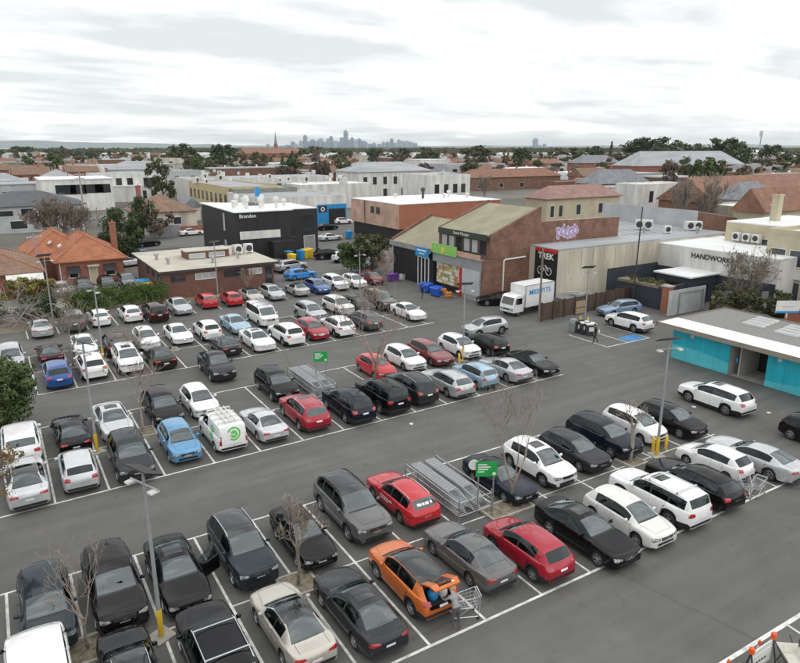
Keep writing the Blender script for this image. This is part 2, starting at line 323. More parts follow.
def pchip(pts):
    xs = [p[0] for p in pts]; ys = [p[1] for p in pts]; n = len(xs)
    h = [xs[i+1]-xs[i] for i in range(n-1)]; d = [(ys[i+1]-ys[i])/h[i] for i in range(n-1)]
    m = [d[0]]+[0 if d[i-1]*d[i] <= 0 else 2*d[i-1]*d[i]/(d[i-1]+d[i]) for i in range(1, n-1)]+[d[-1]]
    def f(x):
        x = min(max(x, xs[0]), xs[-1]); i = 0
        while i < n-2 and x > xs[i+1]: i += 1
        t = (x-xs[i])/h[i]
        return (2*t**3-3*t*t+1)*ys[i]+(t**3-2*t*t+t)*h[i]*m[i]+(-2*t**3+3*t*t)*ys[i+1]+(t**3-t*t)*h[i]*m[i+1]
    return f
# every kind: size, axles, wheel radius, roof line from the nose (x=0) to the tail, belt line, cowl, windscreen top, roof end, rear glass foot, pillars
def spec(L, W, H, xf, xr, r, prof, belt, cowl, r1, r2, rb, pil, roofw=0.63, cover=None, rails=False, cap=0.0, rear='hatch', sidepanel=False, bumper=0.0):
    return dict(locals())
KIND = {
 'sedan': spec(4.70,1.82,1.44, .92,3.62,.325, [(0,.60),(.03,.72),(.12,.79),(.6,.885),(1.15,.965),(1.42,1.0),(1.85,1.22),(2.2,1.375),(2.75,1.44),(3.25,1.41),(3.55,1.33),(3.95,1.155),(4.18,1.06),(4.5,1.03),(4.62,.99),(4.70,.84)], (.90,.98), 1.42,2.2,3.3,4.1, [(1.72,2.62),(2.72,3.55)], rear='sedan'),
 'oldsedan': spec(4.45,1.72,1.42, .88,3.42,.30, [(0,.62),(.03,.74),(.10,.79),(.6,.855),(1.15,.91),(1.38,.96),(1.75,1.2),(2.05,1.36),(2.6,1.42),(3.1,1.39),(3.3,1.32),(3.62,1.13),(3.8,1.02),(4.3,.99),(4.40,.96),(4.45,.80)], (.86,.92), 1.38,2.05,3.1,3.74, [(1.62,2.45),(2.55,3.32)], rear='sedan'),
 'coupe': spec(4.42,1.80,1.40, .90,3.48,.325, [(0,.58),(.03,.70),(.12,.775),(.6,.87),(1.05,.93),(1.32,.98),(1.7,1.18),(2.05,1.34),(2.5,1.40),(2.95,1.38),(3.3,1.27),(3.65,1.09),(3.85,1.0),(4.25,.985),(4.36,.95),(4.42,.80)], (.88,.95), 1.32,2.05,3.0,3.75, [(1.6,2.5),(2.58,3.2)], rear='sedan'),
 'hatch': spec(4.25,1.79,1.50, .86,3.50,.32, [(0,.62),(.03,.76),(.12,.84),(.5,.94),(.9,1.01),(1.08,1.05),(1.52,1.30),(1.88,1.44),(2.5,1.50),(3.2,1.485),(3.72,1.42),(3.92,1.24),(4.08,1.06),(4.15,.99),(4.21,.90),(4.25,.76)], (.94,1.02), 1.08,1.88,3.74,4.06, [(1.42,2.4),(2.5,3.45)], roofw=.67),
 'small': spec(3.95,1.70,1.50, .80,3.25,.30, [(0,.58),(.03,.70),(.12,.80),(.45,.92),(.8,1.01),(1.0,1.06),(1.42,1.30),(1.75,1.44),(2.3,1.50),(2.9,1.47),(3.38,1.40),(3.6,1.22),(3.78,1.06),(3.86,.98),(3.92,.88),(3.95,.74)], (.93,1.02), 1.0,1.75,3.4,3.76, [(1.35,2.25),(2.35,3.2)], roofw=.69),
 'wagon': spec(4.75,1.82,1.50, .92,3.65,.325, [(0,.61),(.03,.735),(.12,.80),(.6,.895),(1.12,.97),(1.38,1.02),(1.8,1.25),(2.15,1.41),(2.7,1.49),(3.5,1.48),(4.15,1.41),(4.4,1.22),(4.56,1.06),(4.66,.98),(4.72,.88),(4.75,.74)], (.92,1.0), 1.38,2.15,4.17,4.54, [(1.7,2.6),(2.7,3.5),(3.6,4.15)], rails=True, roofw=.66),
 'suv': spec(4.62,1.87,1.71, .90,3.62,.365, [(0,.74),(.03,.92),(.12,1.01),(.5,1.09),(.9,1.14),(1.1,1.18),(1.5,1.45),(1.85,1.62),(2.5,1.71),(3.4,1.70),(4.08,1.62),(4.28,1.42),(4.44,1.20),(4.53,1.09),(4.59,.98),(4.62,.80)], (1.08,1.16), 1.10,1.85,4.1,4.42, [(1.44,2.45),(2.55,3.45),(3.54,4.08)], cover=1, rails=True, roofw=.70),
 'bigsuv': spec(4.88,1.94,1.77, .95,3.85,.385, [(0,.78),(.03,.97),(.12,1.06),(.5,1.13),(1.05,1.18),(1.28,1.21),(1.66,1.46),(2.0,1.66),(2.6,1.765),(3.6,1.75),(4.3,1.66),(4.52,1.44),(4.70,1.23),(4.78,1.12),(4.84,1.0),(4.88,.82)], (1.10,1.18), 1.28,2.0,4.32,4.68, [(1.6,2.6),(2.7,3.62),(3.72,4.32)], cover=1, rails=True, roofw=.72),
 'crossover': spec(4.28,1.81,1.64, .85,3.46,.35, [(0,.68),(.03,.85),(.12,.94),(.5,1.03),(.85,1.08),(1.04,1.12),(1.46,1.41),(1.8,1.56),(2.4,1.64),(3.1,1.62),(3.72,1.53),(3.93,1.34),(4.10,1.15),(4.17,1.05),(4.24,.94),(4.28,.77)], (1.03,1.12), 1.04,1.80,3.74,4.08, [(1.38,2.32),(2.42,3.45)], cover=1, roofw=.68),
 'mpv': spec(3.98,1.70,1.55, .78,3.30,.305, [(0,.62),(.03,.76),(.12,.86),(.40,.98),(.66,1.06),(.84,1.11),(1.3,1.36),(1.68,1.49),(2.3,1.55),(3.0,1.53),(3.55,1.46),(3.72,1.28),(3.84,1.12),(3.90,1.02),(3.95,.90),(3.98,.75)], (.98,1.04), .84,1.68,3.57,3.82, [(1.3,2.3),(2.4,3.2),(3.26,3.5)], roofw=.71),
 'bigsedan': spec(4.92,1.87,1.46, .90,3.80,.345, [(0,.64),(.03,.77),(.12,.85),(.7,.94),(1.25,1.0),(1.52,1.035),(1.95,1.25),(2.32,1.40),(2.9,1.46),(3.4,1.43),(3.75,1.33),(4.15,1.17),(4.35,1.10),(4.75,1.07),(4.86,1.02),(4.92,.84)], (.94,1.03), 1.52,2.32,3.45,4.28, [(1.82,2.75),(2.85,3.7)], rear='sedan', roofw=.62),
 'boxy': spec(4.75,1.92,1.80, .88,3.72,.39, [(0,.78),(.03,.98),(.10,1.06),(.5,1.12),(1.1,1.17),(1.30,1.21),(1.60,1.48),(1.88,1.70),(2.4,1.79),(3.6,1.80),(4.42,1.74),(4.55,1.52),(4.64,1.30),(4.69,1.16),(4.73,1.02),(4.75,.80)], (1.14,1.18), 1.30,1.88,4.43,4.62, [(1.52,2.5),(2.6,3.5),(3.6,4.4)], cover=1, rails=True, roofw=.76),
 'van': spec(4.45,1.83,1.84, .88,3.58,.32, [(0,.66),(.03,.82),(.12,.92),(.4,1.05),(.75,1.16),(.92,1.21),(1.25,1.50),(1.55,1.72),(2.1,1.83),(3.2,1.84),(4.28,1.80),(4.34,1.62),(4.38,1.3),(4.41,1.12),(4.43,1.0),(4.45,.72)], (1.08,1.10), .92,1.55,4.28,4.38, [(1.2,2.2)], roofw=.82, sidepanel=True, rear='van'),
 'fullvan': spec(4.9,1.9,1.95, .95,3.9,.33, [(0,.72),(.03,.92),(.10,1.06),(.3,1.15),(.5,1.22),(.62,1.28),(.95,1.58),(1.25,1.82),(1.8,1.94),(3.4,1.95),(4.7,1.91),(4.78,1.72),(4.83,1.35),(4.86,1.15),(4.88,1.0),(4.9,.76)], (1.14,1.16), .62,1.25,4.7,4.84, [(.95,1.95),(2.05,3.2),(3.3,4.6)], roofw=.84, rear='van'),
 'ute': spec(5.25,1.86,1.78, .98,4.05,.385, [(0,.74),(.03,.92),(.12,1.0),(.6,1.10),(1.1,1.15),(1.34,1.19),(1.72,1.46),(2.05,1.66),(2.5,1.77),(3.1,1.74),(3.36,1.64),(3.50,1.40),(3.62,1.20),(3.70,1.14),(4.5,1.13),(5.15,1.12),(5.21,1.05),(5.25,.80)], (1.08,1.12), 1.34,2.05,3.34,3.6, [(1.65,2.45),(2.55,3.25)], cover=1, rear='ute', roofw=.66),
}
ROWS_GLASS = (7, 8)            # section rows (between section points 7-8 and 8-9) that are side glass
NS = 15
def section(K, top, x):
    L, W, H = K['L'], K['W'], K['H']; hw = W/2
    eF, eR = x, L-x
    f = 1-.10*(1-min(eF/.95, 1))**2.2-.085*(1-min(eF/.14, 1))**2
    f = min(f, 1-.10*(1-min(eR/.8, 1))**2.2-.075*(1-min(eR/.12, 1))**2)
    wv = hw*f
    zt = top(x); bl = K['belt'][0]+(K['belt'][1]-K['belt'][0])*min(max((x-K['cowl'])/(K['rb']-K['cowl']), 0), 1)
    t = min(max((zt-bl-.055)/(H-bl-.10), 0), 1)
    zs = min(bl, zt-.045)
    zb = .21 if K['H'] < 1.56 else .26
    zb += .08*(1-min(eF/.3, 1))**1.5+.10*(1-min(eR/.5, 1))**1.2
    Ra = K['r']+.045
    arch = 0
    for xa in (K['xf'], K['xr']):
        d = abs(x-xa)
        if d < Ra: zb = max(zb, K['r']+sqrt(max(Ra*Ra-d*d, 0))-.004); arch = 1
    d = zs-zb
    ysh = wv-.085
    yr = (.88*ysh)*(1-t)+hw*K['roofw']/.63*.63*1.0*t if K['roofw'] < .7 else (.88*ysh)*(1-t)+hw*K['roofw']*t
    zr = zt-(.018+.055*t)
    fl = .012*arch
    pts = [(wv-.05, zb), (wv-.008+fl, zb+min(.05, d*.2)), (wv+.002+fl, zb+.34*d), (wv+fl*.5, zb+.64*d), (wv-.012, zb+.86*d), (wv-.042, zs-.012), (ysh, zs+.012)]
    bulge = .022*t
    for s in (.05, .5, .95): pts.append((ysh+(yr-ysh)*s+bulge*4*s*(1-s), zs+.012+(zr-zs-.012)*s))
    pts.append((yr, zr))
    for q in (.93, .62, .31, 0): pts.append((yr*q, zr+(zt-zr)*(1-abs(q)**2.4)))
    return pts, wv
def stations(K):
    L = K['L']; xs = []
    pri = [0, L, K['cowl'], K['r1'], K['r2'], K['rb']]
    for a, b in K['pil']: pri += [a, b]
    Ra = K['r']+.045
    for xa in (K['xf'], K['xr']): pri += [xa+Ra*c for c in (-1.0, -.94, -.80, -.55, -.2, .2, .55, .80, .94, 1.0)]
    opt = [.03, .08, .15, .28, K['cowl']-.085, L-.03, L-.08, L-.16, L-.28]+[L*i/22 for i in range(1, 22)]
    for i in range(1, 4): opt += [K['cowl']+(K['r1']-K['cowl'])*i/4, K['r2']+(K['rb']-K['r2'])*i/4]
    xs = []
    for p in sorted(pri):
        if not xs or p-xs[-1] > .012: xs.append(p)
    for p in opt:
        if min(abs(p-x) for x in xs) > .045 or p in (.03, L-.03, K['cowl']-.085): xs.append(p)
    return sorted(xs)
def patch(mb, f, nu, nv, m=0, thick=0.0):
    """grid surface from f(u, v) -> Vector or None"""
    g = [[f(i/nu, j/nv) for j in range(nv+1)] for i in range(nu+1)]; idx = {}
    for i in range(nu+1):
        for j in range(nv+1):
            if g[i][j] is not None: idx[i, j] = len(mb.v); mb.v.append(tuple(g[i][j]))
    for i in range(nu):
        for j in range(nv):
            q = [(i, j), (i+1, j), (i+1, j+1), (i, j+1)]
            if all(k in idx for k in q): mb.f.append(tuple(idx[k] for k in q)); mb.m.append(m)
WHEEL = {}
def wheel_meshes(r, dark):
    k = (round(r, 3), dark)
    if k in WHEEL: return WHEEL[k]
    M = Matrix.Rotation(-pi/2, 4, 'X')        # lathe axis z -> +y (outwards)
    t = MB(); wd = .20
    t.lathe([(r*.66, -wd/2), (r*.93, -wd/2), (r, -wd/2+.035), (r, wd/2-.035), (r*.95, wd/2-.006), (r*.70, wd/2), (r*.68, wd/2-.03)], 26, 0, M, False)
    tm = t.mesh('tyre', M_TYRE, 40)
    s = MB()
    s.lathe([(r*.69, wd/2-.012), (r*.64, wd/2-.004), (r*.62, wd/2-.035)], 26, 0, M, False)
    s.lathe([(r*.20, wd/2-.03), (r*.17, wd/2-.006), (.001, wd/2-.002)], 14, 0, M, False)
    for i in range(5):
        for da in (-.13, .13):
            a = 2*pi*i/5+da; ca, sa = cos(a), sin(a); a2 = 2*pi*i/5+da*1.9; c2, s2 = cos(a2), sin(a2)
            w1, w2 = .022, .017
            q = []
            for (R_, c_, s_, w_) in ((r*.13, ca, sa, w1), (r*.645, c2, s2, w2)):
                for sg in (-1, 1): q.append((R_*c_-sg*w_*s_, wd/2-.012, R_*s_+sg*w_*c_))
            b = len(s.v); s.v += q+[(x, y-.03, z) for x, y, z in q]
            s.f += [(b, b+1, b+3, b+2), (b, b+2, b+6, b+4), (b+1, b+5, b+7, b+3)]; s.m += [0]*3
    b = MB(); 
    s.lathe([(.001, wd/2-.075), (r*.64, wd/2-.075)], 20, 1, M, False)
    sm = s.mesh('rim', [M_RIMD if dark else M_RIM, M_TRIM], 40)
    WHEEL[k] = (tm, sm); return WHEEL[k]
def ray_patch(mb, bvh, side, L, ylo, yhi, zlo, zhi, nu=6, nv=4, off=.006, skew=0.0, m=0, taper=0.0):
    """a lamp, grille or plate laid on the nose (side=-1) or tail (side=+1) skin"""
    def f(u, v):
        k = 1-taper*(1-u)**1.3; y = ylo+(yhi-ylo)*u; zm = zlo+(zhi-zlo)*.55; z = zm+(zlo+(zhi-zlo)*v-zm)*k*(1 if u < .9 else 1-(u-.9)*3*taper)+skew*u
        o = Vector((-.8 if side < 0 else L+.8, y, z)); d = Vector((1, 0, 0)) if side < 0 else Vector((-1, 0, 0))
        p, n, i, dist = bvh.ray_cast(o, d, 1.6)
        return None if p is None else p-d*off
    patch(mb, f, nu, nv, m)
CARMESH = {}
def car_meshes(kind):
    if kind in CARMESH: return CARMESH[kind]
    K = KIND[kind]; L, W, H = K['L'], K['W'], K['H']; top = pchip(K['prof']); xs = stations(K)
    secs = [section(K, top, x) for x in xs]
    def bow(x, y, hw): 
        q = min(abs(y)/hw, 1.0); return x+.15*((x-L/2)/(L/2))*(1-q*q)-.0
    R = NS*2-1
    rings = []
    for x, (p, wv) in zip(xs, secs):
        ring = [Vector((bow(x, y, W/2), y, z)) for y, z in p]+[Vector((bow(x, -y, W/2), -y, z)) for y, z in reversed(p[:-1])]
        rings.append(ring)
    body = MB(); roof = MB(); panes = {}
    for r_ in rings: body.v += [tuple(v) for v in r_]; roof.v += [tuple(v) for v in r_]
    zl = .40 if K['cover'] else 0
    def inr(i, a, b): return xs[i] >= a-.004 and xs[i+1] <= b+.004
    for i in range(len(xs)-1):
        for j in range(R-1):
            js = j if j < NS-1 else R-2-j            # mirrored row number
            q = (i*R+j, (i+1)*R+j, (i+1)*R+j+1, i*R+j+1)
            key = None; m = 0
            if js in ROWS_GLASS:
                for n_, (a, b) in enumerate(K['pil']):
                    if inr(i, a, b): key = ('side', n_, 'l' if j < NS-1 else 'r')
                if key is None and K['pil'][0][0]-.01 <= xs[i] and xs[i+1] <= K['pil'][-1][1]+.01 and not K['sidepanel']: m = 1
            elif js >= 11:
                if inr(i, K['cowl'], K['r1']): key = ('screen',)
                elif K['rear'] != 'van' and inr(i, K['r2'], K['rb']): key = ('rear',)
            if js == 0: m = 1
            if K['cover'] and js == 1: m = 1
            if js >= 11 and xs[i+1] <= K['cowl']+.004 and xs[i] >= K['cowl']-.09: m = 1
            if key: panes.setdefault(key, []).append(q)
            elif js >= 10 and xs[i] >= K['r1']-.004 and xs[i+1] <= K['r2']+.004: roof.f.append(q); roof.m.append(0)
            elif K['rear'] == 'ute' and js >= 10 and xs[i] > K['rb']+.12 and xs[i+1] < L-.05: roof.f.append(q); roof.m.append(1)
            else: body.f.append(q); body.m.append(m)
    n0 = len(xs)-1
    body.f.append(tuple(range(R))); body.m.append(0); body.f.append(tuple(n0*R+k for k in range(R-1, -1, -1))); body.m.append(0)
    def flip(me_v): return [(L/2-x, y, z) for x, y, z in me_v]        # nose to +x, centred
    full = [Vector(v) for v in body.v]
    allf = list(body.f)+list(roof.f)+[q for p in panes.values() for q in p]
    bvh = BVHTree.FromPolygons(full, allf)
    out = {}
    def fin(mb, name, mats, smooth=None, tidy=False):
        mb.v = flip(mb.v)
        if tidy:
            used = sorted({i for f in mb.f for i in f}); mp_ = {k: n for n, k in enumerate(used)}
            mb.v = [mb.v[k] for k in used]; mb.f = [tuple(mp_[i] for i in f) for f in mb.f]
        return mb.mesh(name, mats, smooth)
    # features on the skin
    hf = top(.06); hwf = W/2*.93
    def feat(name, mats, jobs, m=0):
        mb = MB()
        for j in jobs: ray_patch(mb, bvh, *j[0], **j[1])
        out[name] = fin(mb, name, mats, 40)
    tallf = K['H'] > 1.56
    for s, nm in ((1, 'headlight_l'), (-1, 'headlight_r')):
        feat(nm, [M_HEAD], [((-1, L, s*hwf*.56, s*hwf*.965, hf-.19-(.02 if tallf else 0), hf-.04), dict(nu=9, nv=5, off=.010, taper=.55))])
    gz = hf-.05; gh = .20 if tallf else .13
    gm = MB(); ray_patch(gm, bvh, -1, L, -hwf*.46, hwf*.46, gz-gh, gz, 8, 3, .008)
    for k in range(3): ray_patch(gm, bvh, -1, L, -hwf*.44, hwf*.44, gz-gh+.012+k*gh/3, gz-gh+.012+k*gh/3+.016, 8, 1, .014, m=1)
    ray_patch(gm, bvh, -1, L, -.05, .05, gz-gh*.7, gz-gh*.7+.09, 3, 3, .02, m=1)
    out['grille'] = fin(gm, 'grille', [M_TRIM, M_CHROME], 40)
    feat('lower_grille', [M_TRIM], [((-1, L, -hwf*.62, hwf*.62, .34, .34+(.12 if not tallf else .16)), dict(nu=8, nv=3))])
    feat('plate_f', [M_PLATE], [((-1, L, -.19, .19, gz-.27 if tallf else gz-.215, gz-.17 if tallf else gz-.115), dict(nu=2, nv=1, off=.018))])
    bz = K['belt'][1]; hwr = W/2*.95
    for s, nm in ((1, 'tail_l'), (-1, 'tail_r')):
        if K['rear'] in ('van', 'ute'): jb = [((1, L, s*hwr*.80, s*hwr*.95, .70, bz-.02+(.15 if K['rear'] == 'van' else -.06)), dict(nu=3, nv=6))]
        elif K['rear'] == 'sedan': jb = [((1, L, s*hwr*.50, s*hwr*.955, bz-.20, bz-.05), dict(nu=7, nv=4, off=.009, taper=.45))]
        else: jb = [((1, L, s*hwr*.60, s*hwr*.955, bz-.25, bz-.03), dict(nu=6, nv=5, off=.009, taper=.3))]
        feat(nm, [M_TAIL], jb)
    pz = bz-.27 if K['rear'] != 'sedan' else bz-.34
    feat('plate_r', [M_PLATE], [((1, L, -.19, .19, pz-.05, pz+.05), dict(nu=2, nv=1, off=.016))])
    feat('rear_bumper_trim', [M_TRIM], [((1, L, -hwr*.985, hwr*.985, .25, .36+(.17 if tallf else .10)), dict(nu=18, nv=6, off=.008))])
    if K['rear'] == 'van':
        feat('rear_door', [M_TRIM], [((1, L, -.008, .008, .55, 1.72), dict(nu=1, nv=8, off=.004))])
    # doors: shallow panels standing a few millimetres proud of the skin
    def skin(x, v, s):
        p, wv = section(K, top, x); a = v*5; i = min(int(a), 4); t = a-i
        y = p[i+1][0]*(1-t)+p[min(i+2, 6)][0]*t; z = p[i+1][1]*(1-t)+p[min(i+2, 6)][1]*t
        return Vector((bow(x, y, W/2), s*(y+.005), z))
    Ra = K['r']+.07
    dd = []
    pl = K['pil']
    d1 = (max(pl[0][0]-.22, K['xf']+Ra), pl[0][1]+.045); dd.append(d1)
    if len(pl) > 1 and not (kind == 'coupe'): dd.append((d1[1]+.012, min(pl[1][1], K['xr']-Ra*.62)))
    for n_, (a, b) in enumerate(dd):
        for s, sd in ((1, 'l'), (-1, 'r')):
            mb = MB()
            def f(u, v, a=a, b=b, s=s, n_=n_):
                x = a+(b-a)*u
                zlow = 0
                v2 = .06+.9*v
                if n_ == 1 and u > .75: v2 = max(v2, .06+(u-.75)/.25*.45*(1-v)+.0) if v < 1 else v2
                return skin(x, v2, s)
            patch(mb, f, 8, 6)
            if s < 0: mb.f = [tuple(reversed(q)) for q in mb.f]
            out['door', n_, sd] = fin(mb, 'door', [PAINT['white']], 40)
            hb = MB(); p0 = skin(b-.22, .80, s); p1 = skin(b-.06, .80, s)
            hb.tube([p0+Vector((0, s*.004, 0)), (p0+p1)/2+Vector((0, s*.035, 0)), p1+Vector((0, s*.004, 0))], .014, 5)
            out['handle', n_, sd] = fin(hb, 'handle', [M_TRIM], 60)
    # wing mirrors
    for s, sd in ((1, 'l'), (-1, 'r')):
        mb = MB(); xm = pl[0][0]+.05; p, wv = section(K, top, xm); y0 = p[6][0]+.01; z0 = p[6][1]+.075
        mb.lathe([(.03, -.10), (.075, -.085), (.09, -.02), (.08, .06), (.03, .10)], 8, 0, Matrix.Translation((xm, s*(y0+.13), z0)) @ Matrix.Scale(.75, 4, (1,0,0)) @ Matrix.Rotation(pi/2, 4, 'X'))
        mb.tube([(xm, s*(y0-.02), z0-.05), (xm, s*(y0+.07), z0-.02)], .02, 5)
        out['mirror_'+sd] = fin(mb, 'wing_mirror', [PAINT['white']], 60)
    # cabin
    ci = MB(); x0, x1 = K['cowl']+.02, (K['r2'] if K['rear'] in ('ute', 'sedan') else K['rb']-.08); fz = .42
    yw = W/2-.16
    ci.box(x0, x1, -yw, yw, .30, fz, 0)
    out['cabin_floor'] = fin(ci, 'cabin_floor', [M_DASH])
    db = MB(); bl = K['belt'][0]
    pr = [(x0-.05, bl-.18), (x0-.05, bl-.03), (x0+.35, bl-.04), (x0+.55, bl-.02), (x0+.62, bl-.10), (x0+.55, bl-.32)]
    n_ = len(pr); b_ = len(db.v)
    db.v += [(x, y, z) for y in (-yw, yw) for x, z in pr]
    db.f += [tuple(range(n_-1, -1, -1)), tuple(range(n_, 2*n_))]+[(k, (k+1) % n_, n_+(k+1) % n_, n_+k) for k in range(n_)]; db.m += [0]*(n_+2)
    out['dashboard'] = fin(db, 'dashboard', [M_DASH])
    def seat(mb, x, y, wd):
        h = bl+.02; poly = [(x-.28, fz), (x-.30, fz+.17), (x+.14, fz+.12), (x+.30, h+.20), (x+.39, h+.19), (x+.28, fz)]
        n = len(poly); mb.v += [(px, y+sg*wd/2*(.55 if pz > h else 1), pz) for sg in (-1, 1) for px, pz in poly]
        mb.f += [(0,1,2,5), (2,3,4,5), (11,8,7,6), (11,10,9,8)]+[(k, n+k, n+(k+1) % n, (k+1) % n) for k in range(n)]; mb.m += [0]*(n+4)
    for sd, y in (('l', .36), ('r', -.36)):
        sb = MB(); seat(sb, x0+1.12, y, .50); out['seat_'+sd] = fin(sb, 'seat', [M_SEAT])
    if len(pl) > 1 and K['rear'] != 'van':
        sb = MB()
        seat(sb, min(x0+1.98, K['xr']-.30), .0, 1.24); out['rear_seat'] = fin(sb, 'rear_seat', [M_SEAT])
    sw = MB(); c = Vector((x0+.70, -.36, bl-.02)); ax = Vector((.42, 0, .9))
    u = Vector((0,1,0)); v = Vector((.9, 0, -.42))
    sw.tube([c+(u*cos(a*pi/6)+v*sin(a*pi/6))*.18 for a in range(13)], .018, 5, cap=False)
    out['steering_wheel'] = fin(sw, 'steering_wheel', [M_DASH], 60)
    # underbody that closes the wheel housings
    ub = MB(); yi = W/2-.27
    ub.box(.22, L-.22, -yi, yi, .15, min(.62, bl-.25)); ub.box(K['xf']+Ra, K['xr']-Ra, -W/2+.06, W/2-.06, .165, .40)
    out['underbody'] = fin(ub, 'underbody', [M_TRIM])
    # roof rails
    if K['rails']:
        for s, sd in ((1, 'l'), (-1, 'r')):
            mb = MB(); pts = []
            for k in range(9):
                x = K['r1']+.12+(K['r2']-K['r1']-.3)*k/8; p, wv = section(K, top, x); y, z = p[10]
                pts.append(Vector((bow(x, y, W/2), s*(y-.03), z+(.045 if 0 < k < 8 else .015))))
            mb.tube(pts, .018, 6); out['rail_'+sd] = fin(mb, 'roof_rail', [M_CHROME], 60)
    # cross bars
    mb = MB()
    for xx in (K['r1']+.45, K['r2']-.55):
        p, wv = section(K, top, xx); y, z = p[10]
        mb.box(xx-.03, xx+.03, -y+.01, y-.01, top(xx)+.045, top(xx)+.075)
        for s in (-1, 1): mb.box(xx-.035, xx+.035, s*(y-.03)-.03, s*(y-.03)+.03, z-.01, top(xx)+.046)
        out['bar', len([k for k in out if k[0] == 'bar'])] = fin(mb, 'roof_bar', [M_CHROME]); mb = MB()
    # sunroof
    mb = MB()
    def f(u, v):
        x = K['r1']+.22+u*.62; y = -.36+.72*v; p, wv = section(K, top, x)
        yr, zr = p[10]; zt = top(x); return Vector((bow(x, y, W/2), y, zr+(zt-zr)*(1-(abs(y)/yr)**2.4)+.007))
    patch(mb, f, 5, 6); out['sunroof'] = fin(mb, 'sunroof', [M_ROOFGLASS], 40)
    for key, qs in panes.items():
        mb = MB(); mb.v = list(body.v); mb.f = qs; mb.m = [0]*len(qs)
        out[key] = fin(mb, {'side': 'side_window', 'screen': 'windscreen', 'rear': 'rear_window'}[key[0]], [M_SGLASS if key[0] == 'side' else M_GLASS], 40, True)
    def strip(pts, nrm, wd=.013, off=.003):
        pr = None
        for k, p in enumerate(pts):
            d = (pts[min(k+1, len(pts)-1)]-pts[max(k-1, 0)]).normalized(); n = nrm(p); t_ = d.cross(n).normalized()*wd/2; c = (p-t_+n*off, p+t_+n*off)
            if pr: body.v += [tuple(v) for v in (pr[0], c[0], c[1], pr[1])]; body.f.append(tuple(range(len(body.v)-4, len(body.v)))); body.m.append(1)
            pr = c
    def topat(x, y):
        p, n, i, ds_ = bvh.ray_cast(Vector((x, y, 3)), Vector((0, 0, -1)), 3.2); return p
    for s_ in (-1, 1):                               # bonnet shut lines
        q = [topat(.16+(K['cowl']-.22)*k/8, s_*(hwf*.60+.20*k/8)) for k in range(9)]
        q = [p for p in q if p is not None]
        if len(q) > 2: strip(q, lambda p: Vector((0,0,1)))
    q = [topat(.15, hwf*.60*(k-4)/4) for k in range(9)]; q = [p for p in q if p is not None]
    if len(q) > 2: strip(q, lambda p: Vector((0,0,1)))
    if K['rear'] == 'sedan':
        q = [topat(K['rb']+.05, .56*(k-4)/4) for k in range(9)]; strip([p for p in q if p], lambda p: Vector((0,0,1)))
        for s_ in (-1, 1):
            q = [topat(K['rb']+.05+(L-K['rb']-.12)*k/5, s_*.56) for k in range(6)]; q = [p for p in q if p]
            if len(q) > 2: strip(q, lambda p: Vector((0,0,1)))
    for n_, (a, b) in enumerate(dd):                 # the dark gap the doors sit in
        for s_ in (1, -1):
            g0 = len(body.v); tmp = MB()
            def f(u, v, a=a, b=b, s_=s_, n_=n_):
                v2 = .045+.925*v
                if n_ == 1 and u > .75: v2 = max(v2, .045+(u-.75)/.25*.45*(1-v)) if v < 1 else v2
                p = skin(a-.014+(b-a+.028)*u, v2, s_); return Vector((p.x, p.y-s_*.0026, p.z))
            patch(tmp, f, 8, 6)
            if s_ < 0: tmp.f = [tuple(reversed(q)) for q in tmp.f]
            body.v += tmp.v; body.f += [tuple(i+g0 for i in q) for q in tmp.f]; body.m += [1]*len(tmp.f)
    for s_ in (-1, 1):                               # dark lamp housings
        g0 = len(body.v); tmp = MB(); ray_patch(tmp, bvh, -1, L, s_*hwf*.52, s_*hwf*.975, hf-.205-(.02 if tallf else 0), hf-.025, 9, 5, .005, taper=.5)
        body.v += tmp.v; body.f += [tuple(i+g0 for i in q) for q in tmp.f]; body.m += [1]*len(tmp.f)
    bd = MB(); bd.v = list(body.v); bd.f = body.f; bd.m = body.m
    out['body'] = fin(bd, 'body', [PAINT['white'], M_TRIM], 38, True)
    out['roof'] = fin(roof, 'roof', [PAINT['white'], M_SOFT], 38, True)
    out['bvh'] = bvh
    CARMESH[kind] = out; return out
def setm(o, m, slot=0):
    o.material_slots[slot].link = 'OBJECT'; o.material_slots[slot].material = m
PROTO = {}
def car_part(name, me, par, mt=None):
    o = link(name, me, par)
    if mt: setm(o, mt)
    return o
